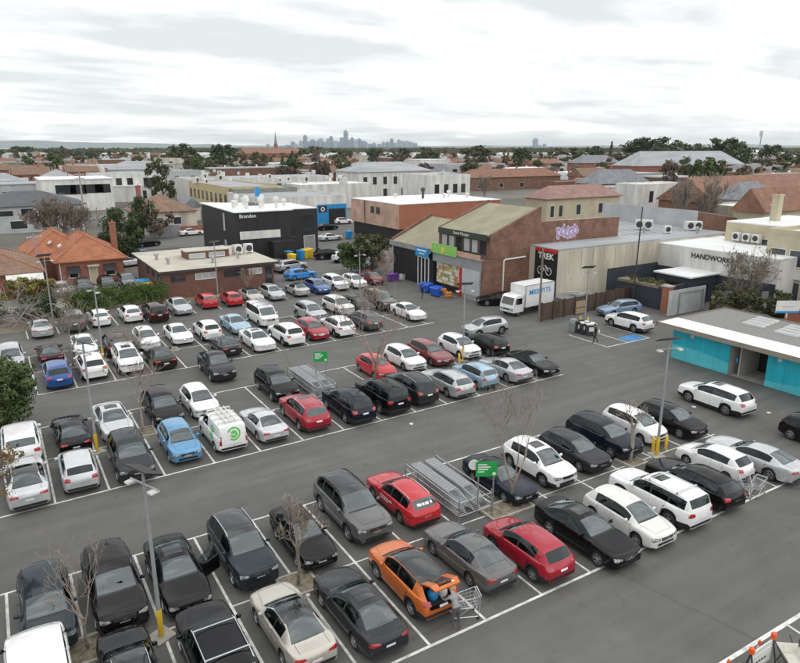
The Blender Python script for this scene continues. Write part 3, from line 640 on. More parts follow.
def make_car(kind, col, label, u, v, ang, cat='car', group='parked cars in the car park', near=True, opt='', z=0.012, scale=(1, 1, 1), name=None):
    """ang: heading of the nose in degrees, 0 = +u, 90 = +v (away)"""
    K = KIND[kind]; C = car_meshes(kind); L, W = K['L'], K['W']; p = PAINT[col]
    o = opt.split(); dark = 'darkrim' in o; priv = 'privacy' in o
    if name is None: name = {'van': 'parked_van', 'fullvan': 'parked_van', 'ute': 'pickup_truck'}.get(kind, 'parked_car')
    rt = root(name, label, cat, (u, v, z), radians(ang), group); rt.scale = scale
    bo = car_part('body', C['body'], rt)
    if 'boot' in o:
        bm = bmesh.new(); bm.from_mesh(C['body'])
        bmesh.ops.delete(bm, geom=[f for f in bm.faces if f.calc_center_median().x < L/2-K['rb']+.03 and f.calc_center_median().z > .80 and abs(f.calc_center_median().y) < .60], context='FACES')
        me = C['body'].copy(); bm.to_mesh(me); bm.free(); bo.data = me
    setm(bo, p)
    rf = car_part('roof', C['roof'], rt, {1: M_ROOFGLASS}.get('glassroof' in o) or (M_SOFT if 'softtop' in o else (M_TRIM if 'blackroof' in o else p)))
    if 'sunroof' in o: car_part('sunroof', C['sunroof'], rf)
    for k, me in C.items():
        if not isinstance(k, tuple): continue
        if k[0] == 'screen': car_part('windscreen', me, rt)
        elif k[0] == 'rear':
            if 'boot' not in o: car_part('rear_window', me, rt, M_DGLASS if priv else None)
        elif k[0] == 'side': car_part('side_window', me, rt, M_DGLASS if (priv and k[1] > 0) else None)
        elif k[0] == 'door' and ('opendoor' in o and k == ('door', 0, 'l')): continue
        elif k[0] == 'door':
            d = car_part('door', me, rt, p)
            if near: car_part('handle', C['handle', k[1], k[2]], d, p)
    for a in ('headlight_l', 'headlight_r'): car_part('headlight', C[a], rt)
    for a in ('tail_l', 'tail_r'): car_part('tail_light', C[a], rt)
    car_part('grille', C['grille'], rt); car_part('number_plate', C['plate_f'], rt); car_part('number_plate', C['plate_r'], rt)
    if 'rear_door' in C: car_part('door_seam', C['rear_door'], rt)
    for a in ('mirror_l', 'mirror_r'): car_part('wing_mirror', C[a], rt, p if 'blackmirror' not in o else M_TRIM)
    car_part('underbody', C['underbody'], rt)
    if near: car_part('lower_grille', C['lower_grille'], rt); car_part('bumper_trim', C['rear_bumper_trim'], rt)
    car_part('cabin_floor', C['cabin_floor'], rt); car_part('dashboard', C['dashboard'], rt)
    for a in ('seat_l', 'seat_r'): car_part('seat', C[a], rt)
    if 'rear_seat' in C: car_part('rear_seat', C['rear_seat'], rt)
    if near: car_part('steering_wheel', C['steering_wheel'], rt)
    if 'rail_l' in C and 'norails' not in o:
        for a in ('rail_l', 'rail_r'): car_part('roof_rail', C[a], rt, M_TRIM if 'blackrails' in o else None)
    if 'bars' in o:
        for a in (0, 1): car_part('roof_bar', C['bar', a], rt)
    tm, rm = wheel_meshes(K['r'], dark)
    for x in (K['xf'], K['xr']):
        for s in (1, -1):
            wv = link('wheel', tm, rt, (L/2-x, s*(W/2-.115), K['r']), 0 if s > 0 else pi)
            link('rim', rm, wv)
    return rt
# ------------------------------------------------------------------ buildings
M_BRICK = brick_mat('red_brown_brick', (.20,.068,.042), (.125,.045,.032), (.22,.19,.17))
M_BRICK2 = brick_mat('brown_brick', (.26,.105,.058), (.14,.058,.036), (.27,.23,.19), stain=.45)
M_BRICK3 = brick_mat('orange_brick', (.42,.125,.055), (.33,.095,.045), (.30,.22,.18), stain=.15)
M_BRICKH = brick_mat('house_brick', (.34,.105,.060), (.25,.078,.048), (.30,.24,.20), stain=.15)
M_WHITE = mat('white_render', (.64,.63,.60), rough=.85, var=.20, scale=.8, detail=9, coord='World', stretch=(1,1,.22))
M_CREAM = mat('cream_concrete', (.50,.46,.375), rough=.9, var=.22, scale=.7, detail=8, coord='World', stretch=(1,1,.25))
M_BEIGE = mat('beige_render', (.50,.44,.31), rough=.9, var=.12, scale=.6, detail=6, coord='World')
M_YBEIGE = mat('yellow_beige_render', (.50,.41,.24), rough=.9, var=.12, scale=.6, coord='World')
M_PINK = mat('pink_render', (.52,.34,.26), rough=.9, var=.22, scale=.5, detail=8, coord='World')
M_GREY = mat('grey_render', (.27,.275,.28), rough=.85, var=.15, scale=.7, detail=6, coord='World')
M_LGREY = mat('pale_grey_render', (.43,.44,.45), rough=.85, var=.12, scale=.6, coord='World')
M_GGREEN = mat('grey_green_render', (.22,.23,.20), rough=.85, var=.15, scale=.6, coord='World')
M_BLACKW = mat('black_cladding', (.016,.016,.018), rough=.6, var=.3, scale=.9, coord='World', stretch=(1,1,.1))
M_NAVYW = mat('navy_wall_paint', (.035,.042,.055), rough=.75, var=.15, scale=.8, coord='World')
M_RWHITE = mat('white_metal_roof', (.74,.75,.75), rough=.5, var=.10, scale=.5, detail=7, coord='World', stretch=(1,.2,1))
M_RGREY = mat('grey_metal_roof', (.31,.325,.34), rough=.65, var=.18, scale=.4, detail=7, coord='World', stretch=(.2,1,1))
M_RDARK = mat('dark_metal_roof', (.085,.09,.10), rough=.75, var=.15, scale=.5, coord='World')
M_RKHAKI = mat('khaki_roof', (.29,.265,.18), rough=.85, var=.15, scale=.5, detail=8, coord='World')
M_RBEIGE = mat('beige_membrane_roof', (.47,.44,.37), rough=.9, var=.15, scale=.45, detail=8, coord='World')
M_GRAVEL = mat('gravel_roof', (.22,.217,.207), rough=.95, var=.28, scale=9, detail=6, coord='World')
M_TORANGE = tile_mat('orange_roof_tiles', (.45,.175,.088), (.36,.135,.068))
M_TBROWN = tile_mat('brown_roof_tiles', (.29,.18,.12), (.22,.14,.10))
M_TTERRA = tile_mat('weathered_terracotta_tiles', (.32,.17,.11), (.25,.13,.09))
M_TPINK = tile_mat('faded_pink_tiles', (.38,.23,.20), (.32,.19,.17))
M_TGREY = tile_mat('grey_slates', (.28,.29,.31), (.22,.23,.25))
M_PANE = mat('window_pane', (.030,.035,.040), rough=.06, var=.2, scale=1.5, spec=.8, coord='World')
M_FRAMEW = mat('white_window_frame', (.70,.70,.68), rough=.6, var=.06)
M_FRAMED = mat('dark_window_frame', (.04,.04,.042), rough=.5, var=.1)
M_STEEL = mat('galvanised_steel', (.42,.43,.44), rough=.42, metal=.75, var=.15, scale=6)
M_BOXW = mat('air_conditioner_white', (.66,.66,.63), rough=.55, var=.08, scale=3)
M_BLACKP = mat('black_plastic', (.015,.015,.016), rough=.5, var=.15)
def P3(face, u, v, z):   # local wall axes to world: face '-v','-u','+u'
    return (u, v, z)
def window(par, face, at, c, z, w_, h_, frame=M_FRAMEW, pane=M_PANE, name='window', bars=0):
    """at: the wall plane; c: centre along it; frame stands 4 cm proud, the pane sits back in it"""
    f = MB(); t = .07; d = .05
    def bx(m, a0, a1, z0, z1, p0, p1):
        if face == '-v': m.box(a0, a1, at-p1, at-p0, z0, z1)
        elif face == '-u': m.box(at-p1, at-p0, a0, a1, z0, z1)
        else: m.box(at+p0, at+p1, a0, a1, z0, z1)
    a0, a1 = c-w_/2, c+w_/2
    bx(f, a0-t, a1+t, z-t*1.3, z, -.02, d+.03); bx(f, a0-t, a1+t, z+h_, z+h_+t, -.02, d)
    bx(f, a0-t, a0, z, z+h_, -.02, d); bx(f, a1, a1+t, z, z+h_, -.02, d)
    for k in range(bars):
        x = a0+w_*(k+1)/(bars+1); bx(f, x-.03, x+.03, z, z+h_, -.02, d-.01)
    o = f.build(name, frame, par); p = MB(); bx(p, a0, a1, z, z+h_, -.03, .012); p.build('pane', pane, o); return o
def walls(u0, u1, v0, v1, z0, z1, m=0):
    b = MB(); b.box(u0, u1, v0, v1, z0, z1, m); return b
def flat_roof(par, u0, u1, v0, v1, h, m, over=.0, th=.18, parapet=0, pm=None):
    b = MB()
    if parapet:
        b.box(u0+.2, u1-.2, v0+.2, v1-.2, h+.003, h+.05); o = b.build('roof', m, par); p = MB(); e = .2
        p.box(u0-.02, u1+.02, v0-.02, v0+e, h+.002, h+parapet); p.box(u0-.02, u1+.02, v1-e, v1+.02, h+.002, h+parapet)
        p.box(u0-.02, u0+e, v0+e, v1-e, h+.002, h+parapet); p.box(u1-e, u1+.02, v0+e, v1-e, h+.002, h+parapet); p.build('parapet', pm or m, par)
    else:
        b.box(u0-over, u1+over, v0-over, v1+over, h+.002, h+th); o = b.build('roof', m, par)
    return o
def hip_mesh(u0, u1, v0, v1, h, rise, over=.4, along=None, gable=False):
    """hip or gable roof with a ridge along the long side"""
    b = MB(); u0 -= over; u1 += over; v0 -= over; v1 += over; W_, D_ = u1-u0, v1-v0
    if along is None: along = 'u' if W_ >= D_ else 'v'
    ins = 0 if gable else min(W_, D_)/2
    if along == 'u': r0, r1 = (u0+ins, (v0+v1)/2, h+rise), (u1-ins, (v0+v1)/2, h+rise)
    else: r0, r1 = ((u0+u1)/2, v0+ins, h+rise), ((u0+u1)/2, v1-ins, h+rise)
    th = .14
    c = [(u0, v0, h), (u1, v0, h), (u1, v1, h), (u0, v1, h)]
    b.v = c+[r0, r1]+[(x, y, z-th) for x, y, z in c]
    if along == 'u': b.f = [(0,1,5,4), (2,3,4,5), (3,0,4), (1,2,5)]
    else: b.f = [(0,1,4), (1,2,5,4), (2,3,5), (3,0,4,5)]
    b.f += [(0,6,7,1), (1,7,8,2), (2,8,9,3), (3,9,6,0), (9,8,7,6)]; b.m = [0]*len(b.f); return b
def ridge_caps(par, u0, u1, v0, v1, h, rise, m, over=.4, along='v'):
    u0 -= over; u1 += over; v0 -= over; v1 += over; ins = min(u1-u0, v1-v0)/2
    if along == 'u': r0, r1 = Vector((u0+ins, (v0+v1)/2, h+rise)), Vector((u1-ins, (v0+v1)/2, h+rise))
    else: r0, r1 = Vector(((u0+u1)/2, v0+ins, h+rise)), Vector(((u0+u1)/2, v1-ins, h+rise))
    segs = [(r0, r1)]+([((u0, v0, h), r0), ((u0, v1, h), r0), ((u1, v0, h), r1), ((u1, v1, h), r1)] if along == 'u' else [((u0, v0, h), r0), ((u1, v0, h), r0), ((u0, v1, h), r1), ((u1, v1, h), r1)])
    for a, c in segs:
        q = MB(); q.tube([Vector(a), Vector(c)], .10, 6); q.build('ridge_cap', m, par)
def chimney(par, u, v, z0, z1, m=None, w_=.55):
    b = MB(); b.box(u-w_/2, u+w_/2, v-w_/2, v+w_/2, z0, z1); b.box(u-w_/2-.07, u+w_/2+.07, v-w_/2-.07, v+w_/2+.07, z1+.001, z1+.16)
    o = b.build('chimney', m or M_BRICKH, par); p = MB(); p.lathe([(.13, z1+.161), (.10, z1+.5)], 8, 0, Matrix.Translation((u, v, 0))); p.build('chimney_pot', M_TORANGE, o); return o
def ac_unit(label, u, v, z, rz=0, s=1.0, fans=1):
    r = root('air_conditioner', label, 'air conditioner', (u, v, z), rz, 'air conditioners on the roofs'); s *= .72; r.scale = (s, s, s)
    b = MB(); b.box(-.5*fans, .5*fans, -.4, .4, .12, 1.15); b.box(-.45*fans, -.35*fans, -.38, .38, 0, .119); b.box(.35*fans, .45*fans, -.38, .38, 0, .119); b.build('casing', M_BOXW, r)
    for k in range(fans):
        x = (k-(fans-1)/2)*1.0
        f = MB(); f.lathe([(.36, -.02), (.38, .02), (.33, .03), (.05, .03)], 16, 0, Matrix.Translation((x, -.405, .64)) @ Matrix.Rotation(pi/2, 4, 'X'), True); f.build('fan_grille', M_FRAMED, r)
    return r
def vent(label, u, v, z, h=.8, r_=.22, m=None):
    r = root('roof_vent', label, 'roof vent', (u, v, z), 0, 'vents on the roofs')
    b = MB(); b.lathe([(r_*.7, 0), (r_*.7, h*.6)], 10); b.build('pipe', m or M_STEEL, r)
    c = MB(); c.lathe([(r_, h*.6+.002), (r_*1.25, h*.72), (r_*1.1, h*.92), (.02, h)], 10); c.build('cowl', m or M_STEEL, r); return r
def text(body, par, loc, size, rot, m, ext=.012, align='CENTER', name='lettering', bold=0.0, sx=1.0):
    cu = bpy.data.curves.new(name, 'FONT'); cu.body = body; cu.size = size; cu.extrude = ext; cu.align_x = align; cu.align_y = 'CENTER'; cu.offset = bold; cu.resolution_u = 3
    to = bpy.data.objects.new(name, cu); COL.objects.link(to); dg = bpy.context.evaluated_depsgraph_get(); dg.update()
    me = bpy.data.meshes.new_from_object(to.evaluated_get(dg)); bpy.data.objects.remove(to); me.materials.clear(); me.materials.append(m); me.name = name
    o = bpy.data.objects.new(name, me); COL.objects.link(o); o.location = loc; o.rotation_euler = rot; o.scale = (sx, 1, 1); o.parent = par; o['kind'] = 'stuff'; return o
FV = (pi/2, 0, 0)           # lettering on a wall that faces -v
FU = (pi/2, 0, -pi/2)       # lettering on a wall that faces -u
M_INKW = mat('white_lettering', (.80,.80,.78), rough=.6, var=.03); M_INKB = mat('black_lettering', (.02,.02,.022), rough=.6, var=.05)
M_GREEN = mat('green_sign_enamel', (.015,.33,.065), rough=.4, var=.06, scale=3); M_LIME = mat('lime_sign_enamel', (.27,.55,.12), rough=.5, var=.1, scale=2)
M_SBLUE = mat('shop_blue_paint', (.02,.25,.55), rough=.5, var=.1); M_RED = mat('red_enamel', (.55,.02,.02), rough=.45, var=.06)
# --- low brick building behind the red hatchbacks
r = root('brick_building', 'low red brick building with flat beige roof behind two red hatchbacks', 'building')
U0, U1, V0, V1 = 15.8, 29.1, 77.6, 93.2
walls(U0, U1, V0, V1, -.05, 3.25).build('wall', M_BRICK, r); flat_roof(r, U0, U1, V0, V1, 3.25, M_RBEIGE, over=.55, th=.10)
fb = MB(); o_ = .56
for q in ((U0-o_, U1+o_, V0-o_-.03, V0-o_), (U0-o_, U1+o_, V1+o_, V1+o_+.03), (U0-o_-.03, U0-o_, V0-o_, V1+o_), (U1+o_, U1+o_+.03, V0-o_, V1+o_)): fb.box(*q, 3.10, 3.37)
fb.build('fascia', M_FRAMED, r)
for c, wd, fr, pn in ((17.4, 1.5, M_FRAMED, M_PANE), (20.6, 2.3, M_FRAMEW, M_LGREY), (24.0, 2.3, M_FRAMED, M_PANE), (26.7, 1.5, M_FRAMEW, M_LGREY)): window(r, '-v', V0, c, 2.05, wd, .62, fr, pn, bars=2)
window(r, '-v', V0, 28.4, .5, .8, 2.2, M_FRAMED, M_PANE, name='door')
for c in (80, 83.2, 86.4): window(r, '-u', U0, c, 1.9, 1.3, .7, M_FRAMED, M_PANE)
cl = MB(); cl.box(20.2, 25.6, 84.2, 87.0, 3.36, 4.3); co = cl.build('clerestory', M_BRICK, r); ct = MB(); ct.box(20.0, 25.8, 84.0, 87.2, 4.302, 4.40); ct.build('clerestory_roof', M_RBEIGE, co)
for c, pn in ((21.5, M_LGREY), (24.0, M_LGREY)): window(r, '-v', 84.2, c, 3.55, 1.9, .45, M_FRAMEW, pn)
ac_unit('large white air conditioner beside the clerestory on the beige roof', 27.0, 85.2, 3.36, .2, 1.5); ac_unit('black faced air conditioner at the right end of the beige roof', 28.6, 85.5, 3.36, 0, 1.5)
for i, (u, v) in enumerate(((17.4, 82), (16.9, 86), (22.3, 80.2), (26, 82))): vent(['turbine vent at the left edge of the beige roof', 'vent far back on the beige roof', 'vent near the front of the beige roof', 'vent in front of the air conditioners on the beige roof'][i], u, v, 3.36, .9, .25)
# --- black building with white roof
r = root('black_building', 'two storey black clad building with white roof and white wordmark', 'building')
walls(31.3, 40.4, 98.8, 117, -.05, 7.4).build('wall', M_BLACKW, r); walls(40.402, 46.6, 102.6, 114.5, -.05, 7.15).build('wall', M_BLACKW, r)
rb = MB(); rb.v = [(31.1, 98.5, 7.42), (40.6, 98.5, 7.42), (40.6, 117.2, 7.1), (31.1, 117.2, 7.6), (31.1, 98.5, 7.56), (40.6, 98.5, 7.56), (40.6, 117.2, 7.3), (31.1, 117.2, 7.75)]
rb.f = [(0,3,2,1), (4,5,6,7), (0,1,5,4), (1,2,6,5), (2,3,7,6), (3,0,4,7)]; rb.m = [0]*6; rb.build('roof', M_RWHITE, r)
flat_roof(r, 40.62, 46.6, 102.6, 114.5, 7.15, M_RWHITE, over=0.0, th=.12)
s = MB(); s.box(31.9, 38.4, 98.68, 98.79, 3.35, 4.55); s.build('white_panel', M_WHITE, r)
s = MB(); s.box(36.5, 40.2, 96.9, 98.79, -.05, 2.9); s.build('entry_box', M_BLACKW, r)
window(r, '-u', 31.3, 104.4, 4.2, 1.1, 2.8, M_FRAMED, M_LGREY); window(r, '-u', 31.3, 104.2, 1.6, 1.2, 1.2, M_FRAMED, M_LGREY); window(r, '-v', 102.6, 42.0, 2.6, 1.2, 1.5, M_FRAMED, M_PANE); window(r, '-v', 102.6, 45.0, 3.6, 1.9, 2.6, M_FRAMED, M_PANE)
window(r, '-v', 102.6, 45.0, .1, 1.9, 2.6, M_FRAMEW, M_GREY, name='roller_door')
text('Brandon', r, (33.3, 98.76, 6.85), .78, FV, M_INKW, bold=.01)
for i, (u, v) in enumerate(((33.5, 106), (35, 104), (36.2, 108), (37.6, 105), (38.6, 107), (35.6, 111), (37.3, 112.5), (42.5, 107), (39.6, 103))):
    vent(['tall white flue on the white roof of the black building', 'white flue near the front of the white roof', 'second row white flue on the white roof', 'white flue right of the pair on the white roof', 'squat white flue on the white roof edge', 'far white flue on the white roof', 'farthest white flue on the white roof', 'white flue on the lower wing of the black building', 'white flue by the roof step of the black building'][i], u, v, 7.45, random.uniform(1.0, 2.0), .38, M_BOXW)
fr = root('wordmark_flag', 'small blue and white flag sign standing on the white roof', 'flag', (37.9, 108, 7.45)); b = MB(); b.tube([(0,0,0), (0,0,3.2)], .05, 6); b.build('pole', M_STEEL, fr); b = MB(); b.box(-.05, .9, -.02, .02, 1.6, 3.1); b.build('banner', M_SBLUE, fr)
# --- white hall with a blue shop front
a = UV(296, 226); c = UV(354, 221)
WV = 137.0; WU0, WU1 = 49.0, 69.6
r = root('white_hall', 'long white walled building with a blue framed shop entrance', 'building')
walls(WU0, WU1, WV, WV+22, -.05, 6.2).build('wall', M_WHITE, r); flat_roof(r, WU0, WU1, WV, WV+22, 6.2, M_RGREY, parapet=.4, pm=M_WHITE)
s = MB(); s.box(62.2, 69.5, WV-.14, WV-.01, 0, 4.6); s.build('shop_frame', M_SBLUE, r); s = MB(); s.box(65.0, 69.2, WV-.17, WV-.141, .1, 3.6); s.build('shop_opening', M_BLACKP, r)
s = MB(); s.box(62.5, 64.6, WV-.18, WV-.141, 2.9, 4.3); s.build('sign_board', M_INKB, r); b = MB(); b.lathe([(.5, 0), (.5, .03), (.3, .03), (.3, 0)], 16, 0, Matrix.Translation((63.55, WV-.181, 3.6)) @ Matrix.Rotation(pi/2, 4, 'X'), False); b.build('emblem', M_INKW, r)
# --- pink and orange brick building
r = root('pink_building', 'two storey building with pink rendered end, orange brick side and white roof', 'building')
PU, PV = 62.6, 102.5
b = MB(); b.box(PU, 86, PV, 121, 2.6, 7.0, 0); b.build('wall', M_BRICK3, r)
b = MB(); b.box(PU-.06, PU-.002, PV-.0, 121, 2.6, 7.02); b.build('rendered_end', M_PINK, r)
b = MB(); b.box(PU+.5, 86, PV+.5, 121, -.05, 2.598); b.build('undercroft', M_BLACKW, r)
flat_roof(r, PU, 86, PV, 121, 7.0, M_RWHITE, over=.12, th=.12)
for c in (112.2, 110.0): window(r, '-u', PU-.06, c, 4.9, 1.2, 1.1, M_FRAMED, M_PANE)
b = MB(); b.tube([(PU-.12, 115.2, 2.6), (PU-.12, 115.2, 7.0)], .07, 6); b.build('downpipe', M_FRAMED, r)
for i, (u, v, h) in enumerate(((74, 112, 2.2), (78.5, 111, 1.0), (81, 113, 1.4), (83.5, 110, .9), (70, 116, .9))): vent(['tall dark flue on the white roof above orange brick', 'low vent on the white roof above orange brick', 'middle vent on the white roof above orange brick', 'right hand vent on the white roof above orange brick', 'far left vent on the white roof above orange brick'][i], u, v, 7.12, h, .35, M_FRAMED if i == 0 else M_BOXW)
# --- shops: low shop with khaki roof, two storey shop, brick flank
def skillion(par, u0, u1, v0, v1, z0, z1, m, th=.16):
    b = MB(); b.v = [(u0, v0, z0), (u1, v0, z1), (u1, v1, z1), (u0, v1, z0), (u0, v0, z0+th), (u1, v0, z1+th), (u1, v1, z1+th), (u0, v1, z0+th)]
    b.f = [(0,3,2,1), (4,5,6,7), (0,1,5,4), (1,2,6,5), (2,3,7,6), (3,0,4,7)]; b.m = [0]*6; return b.build('roof', m, par)
def prof_wall(par, name, prof, v0, v1, m):
    """wall in the u-z plane, extruded along v"""
    n = len(prof); b = MB(); b.v = [(u, v, z) for v in (v0, v1) for u, z in prof]
    b.f = [tuple(range(n)), tuple(range(2*n-1, n-1, -1))]+[(k, n+k, n+(k+1) % n, (k+1) % n) for k in range(n)]; b.m = [0]*(n+2); return b.build(name, m, par)
r = root('low_shop', 'low shop with sloping khaki roof and black front left of the grocer', 'building')
prof_wall(r, 'wall', [(45.9, -.05), (52.2, -.05), (52.2, 7.4), (45.9, 4.5)], 67.1, 76.6, M_BLACKW); skillion(r, 45.6, 52.3, 67.12, 76.9, 4.52, 7.55, M_RKHAKI)
b = MB(); b.box(45.45, 45.59, 67.12, 76.9, 4.3, 4.95); b.build('fascia', M_GREY, r)
prof_wall(r, 'edge_wall', [(45.9, 4.6), (52.4, 7.65), (52.4, 8.2), (45.9, 5.1)], 76.91, 77.2, M_BRICK2)
for c in (69.0, 71.2, 73.4, 75.4):
    w_ = window(r, '-u', 45.9, c, .1, 1.6, 3.2, M_FRAMED, M_BLACKP, name='shutter')
s = MB(); s.box(45.3, 45.44, 67.3, 70.2, 3.75, 4.9); o = s.build('sign_board', M_SBLUE, r); q = MB(); q.box(45.28, 45.299, 67.7, 69.8, 4.45, 4.62); q.box(45.28, 45.299, 68.1, 69.4, 4.1, 4.2); q.build('lettering', M_INKW, o)
b = MB()
for v in (67.5, 68.3, 69.1, 69.9): b.box(45.5, 45.58, v-.06, v+.06, 0, 3.6)
b.box(45.5, 45.58, 67.44, 69.96, 3.601, 3.72); b.build('white_gate', M_FRAMEW, r)
r = root('grocer_shop', 'two storey brick shop with green sign, upper windows and khaki roof', 'building')
prof_wall(r, 'flank_wall', [(45.8, -.05), (67.2, -.05), (67.2, 8.55), (54.0, 8.7), (54.0, 10.45), (46.7, 7.65), (46.7, 4.9), (45.8, 4.8)], 56.95, 57.3, M_BRICK2)
prof_wall(r, 'wall', [(46.7, -.05), (54.0, -.05), (54.0, 10.0), (46.7, 7.3)], 57.31, 66.6, M_BRICK2); skillion(r, 46.5, 54.05, 57.31, 66.7, 7.36, 10.05, M_RKHAKI)
prof_wall(r, 'side_parapet', [(46.7, 5.0), (46.7, 7.65), (54.2, 10.55), (54.2, 7.0), (52.4, 6.2)], 66.71, 67.02, M_BRICK2)
b = MB(); b.box(45.8, 46.69, 57.31, 67.0, 3.5, 4.75); b.box(45.8, 46.69, 57.31, 60.9, -.05, .6); b.build('shop_front', M_GREY, r)
b = MB(); b.box(45.76, 45.799, 57.31, 60.9, .601, 3.5); o = b.build('roller_door', M_LGREY, r)
b = MB(); b.box(45.7, 45.9, 61.0, 61.35, 0, 3.5); b.build('red_post', M_RED, r)
b = MB(); b.box(45.74, 45.798, 57.31, 57.6, 0, 3.5); b.build('pier', M_GREY, r)
b = MB(); b.box(46.45, 46.66, 61.4, 66.9, 0, 3.45); b.build('shop_opening', M_BLACKP, r)
cols = [((.62,.60,.5)), (.7,.68,.62), (.45,.30,.12), (.55,.45,.12), (.3,.36,.14), (.6,.2,.12), (.72,.70,.66)]
PM = [mat('poster_colour', c, rough=.7, var=.25, scale=7) for c in cols]
rg = random.Random(3); y = 61.6
for i in range(13):
    for j in range(6):
        b = MB(); b.box(46.30, 46.44, y+i*.405, y+i*.405+.37, .85+j*.42, 1.23+j*.42); b.build('display_panel', PM[rg.choice((0,0,1,1,2,3,3,4,5,6,6))], r)
s = MB(); s.box(45.62, 45.74, 61.9, 67.0, 4.55, 5.75); o = s.build('sign_board', M_LIME, r)
s = MB(); s.lathe([(.001, 0), (.35, .0), (.35, .03), (.001, .03)], 14, 0, Matrix.Translation((45.61, 64.6, 5.1)) @ Matrix.Rotation(-pi/2, 4, 'Y'), False); s.build('emblem', mat('sign_yellow', (.70,.62,.08), rough=.5), o)
s = MB(); s.box(45.62, 45.74, 57.5, 61.85, 4.76, 5.35); s.build('balcony_panel', M_PINK, r)
for i in range(6): window(r, '-u', 46.7, 58.3+i*1.5, 5.35, 1.1, 1.45, M_FRAMED, M_LGREY if i % 3 else M_PANE)
b = MB(); b.box(46.35, 46.49, 57.31, 66.7, 6.95, 7.6); o = b.build('fascia', mat('dark_green_fascia', (.035,.05,.035), rough=.6), r); text('Sweet Manager', o, (46.33, 62.0, 7.28), .5, FU, M_INKW, ext=.006)
b = MB(); b.tube([(48.6, 56.88, 0.1), (48.6, 56.88, 4.6), (48.75, 56.85, 4.75), (51.8, 56.85, 4.85)], .09, 8); b.build('drain_pipe', M_FRAMEW, r)
# graffiti: a flat purple and white scrawl on the brick flank
gb = MB(); lay = 0
for k in range(5):
    cu_, cz_ = 56.9+k*.68, 7.25+.14*sin(k*2.1); n = 18; ph = rg.uniform(0, 6)
    def rr_(a, k=k, ph=ph): return 1+.22*sin(3*a+ph)+.12*sin(5*a+ph*2)
    for (sc, m_) in ((1.0, 1), (.86, 0), (.34, 1)):
        lay += 1; y_ = 56.945-.0012*lay; b0 = len(gb.v); gb.v += [(cu_+.46*sc*rr_(2*pi*q/n)*cos(2*pi*q/n), y_, cz_+.74*sc*rr_(2*pi*q/n)*sin(2*pi*q/n)) for q in range(n)]; gb.f.append(tuple(range(b0, b0+n))); gb.m.append(m_)
gb.build('graffiti', [mat('purple_spray', (.36,.25,.44), rough=.8), mat('pale_spray', (.62,.58,.66), rough=.8)], r)
# --- cream building with the bicycle shop sign
r = root('cream_building', 'cream concrete building with dark bicycle shop sign and navy lower wall', 'building')
walls(52.5, 69.5, 52.4, 56.94, -.05, 6.0).build('wall', M_CREAM, r); flat_roof(r, 52.5, 69.5, 52.4, 56.93, 6.0, M_RGREY, over=.0, th=.16)
walls(67.3, 84, 57.32, 76, -.05, 5.9).build('wall', M_CREAM, r); walls(69.502, 84, 52.4, 57.315, -.05, 5.9).build('wall', M_CREAM, r)
flat_roof(r, 67.3, 84, 57.32, 76, 5.9, M_RGREY, th=.1); flat_roof(r, 69.502, 84, 52.4, 57.315, 5.9, M_RGREY, th=.1)
b = MB(); b.box(60.6, 69.5, 52.33, 52.398, -.05, 3.3); b.build('navy_dado', M_NAVYW, r)
b = MB(); b.box(52.38, 52.498, 52.42, 55.9, .8, 6.05); o = b.build('sign_board', M_BLACKP, r); b = MB(); b.box(52.36, 52.379, 52.42, 55.9, 5.7, 6.05); b.build('red_strip', M_RED, o)
text('TREK', o, (52.36, 54.15, 5.2), .95, FU, M_INKW, bold=.02, ext=.008, sx=1.1); 
b = MB()
for cc in (53.6, 54.9):
    b.tube([(52.35, cc+.42*cos(k*pi/8), 3.55+.42*sin(k*pi/8)) for k in range(17)], .035, 4, cap=False)
b.tube([(52.35, 53.6, 3.55), (52.35, 54.05, 4.15), (52.35, 54.65, 4.15), (52.35, 54.9, 3.55)], .035, 4); b.tube([(52.35, 54.05, 4.15), (52.35, 54.25, 3.55), (52.35, 54.65, 4.15)], .035, 4); b.build('bicycle_emblem', M_INKW, o)
b = MB(); b.box(52.35, 52.379, 53.5, 53.9, 2.0, 2.7); b.build('sign_panel', M_LGREY, o)
for i in range(9):
    u = 54.3+i*1.85
    b = MB(); b.box(u-.04, u+.04, 52.36, 52.398, 3.31, 5.9); b.build('joint_strip', M_BEIGE, r)
ac_unit('pair of condensers at the left of the grey flat roof', 70.5, 62.5, 6.02, -.5, 1.5); ac_unit('twin fan condenser in the middle of the grey flat roof', 76.5, 60.5, 6.02, -.9, 1.6, 2); ac_unit('small condenser near the front edge of the grey flat roof', 75.8, 56.2, 6.02, -.5, 1.2)
ac_unit('white rooftop unit at the right of the grey flat roof', 81.5, 56.4, 6.02, -.5, 1.5, 2)
for i, (u, v) in enumerate(((72.5, 66.5), (74, 58.4), (79.3, 54.2))): vent(['pipe vent at the back of the grey flat roof', 'pipe vent beside the twin condenser', 'pipe vent near the front right of the grey flat roof'][i], u, v, 6.0, .9, .2)
for i in range(9):
    b = MB(); b.box(68.2+i*1.75, 68.26+i*1.75, 57.4, 75.9, 6.001, 6.04); b.build('roof_rib', M_RGREY, r)
# --- storehouse behind: white end wall and brick gable
r = root('parapet_building', 'pale grey parapet wall with brick gable end behind the flat roofs', 'building')
prof_wall(r, 'wall', [(84.01, -.05), (97, -.05), (97, 6.4), (84.01, 8.3)], 57.6, 74.5, M_BRICK2)
b = MB(); b.box(83.9, 84.008, 57.6, 74.5, 5.95, 8.45); b.build('rendered_wall', M_LGREY, r); skillion(r, 84.02, 97.1, 57.75, 74.5, 8.32, 6.42, M_RGREY, .1)
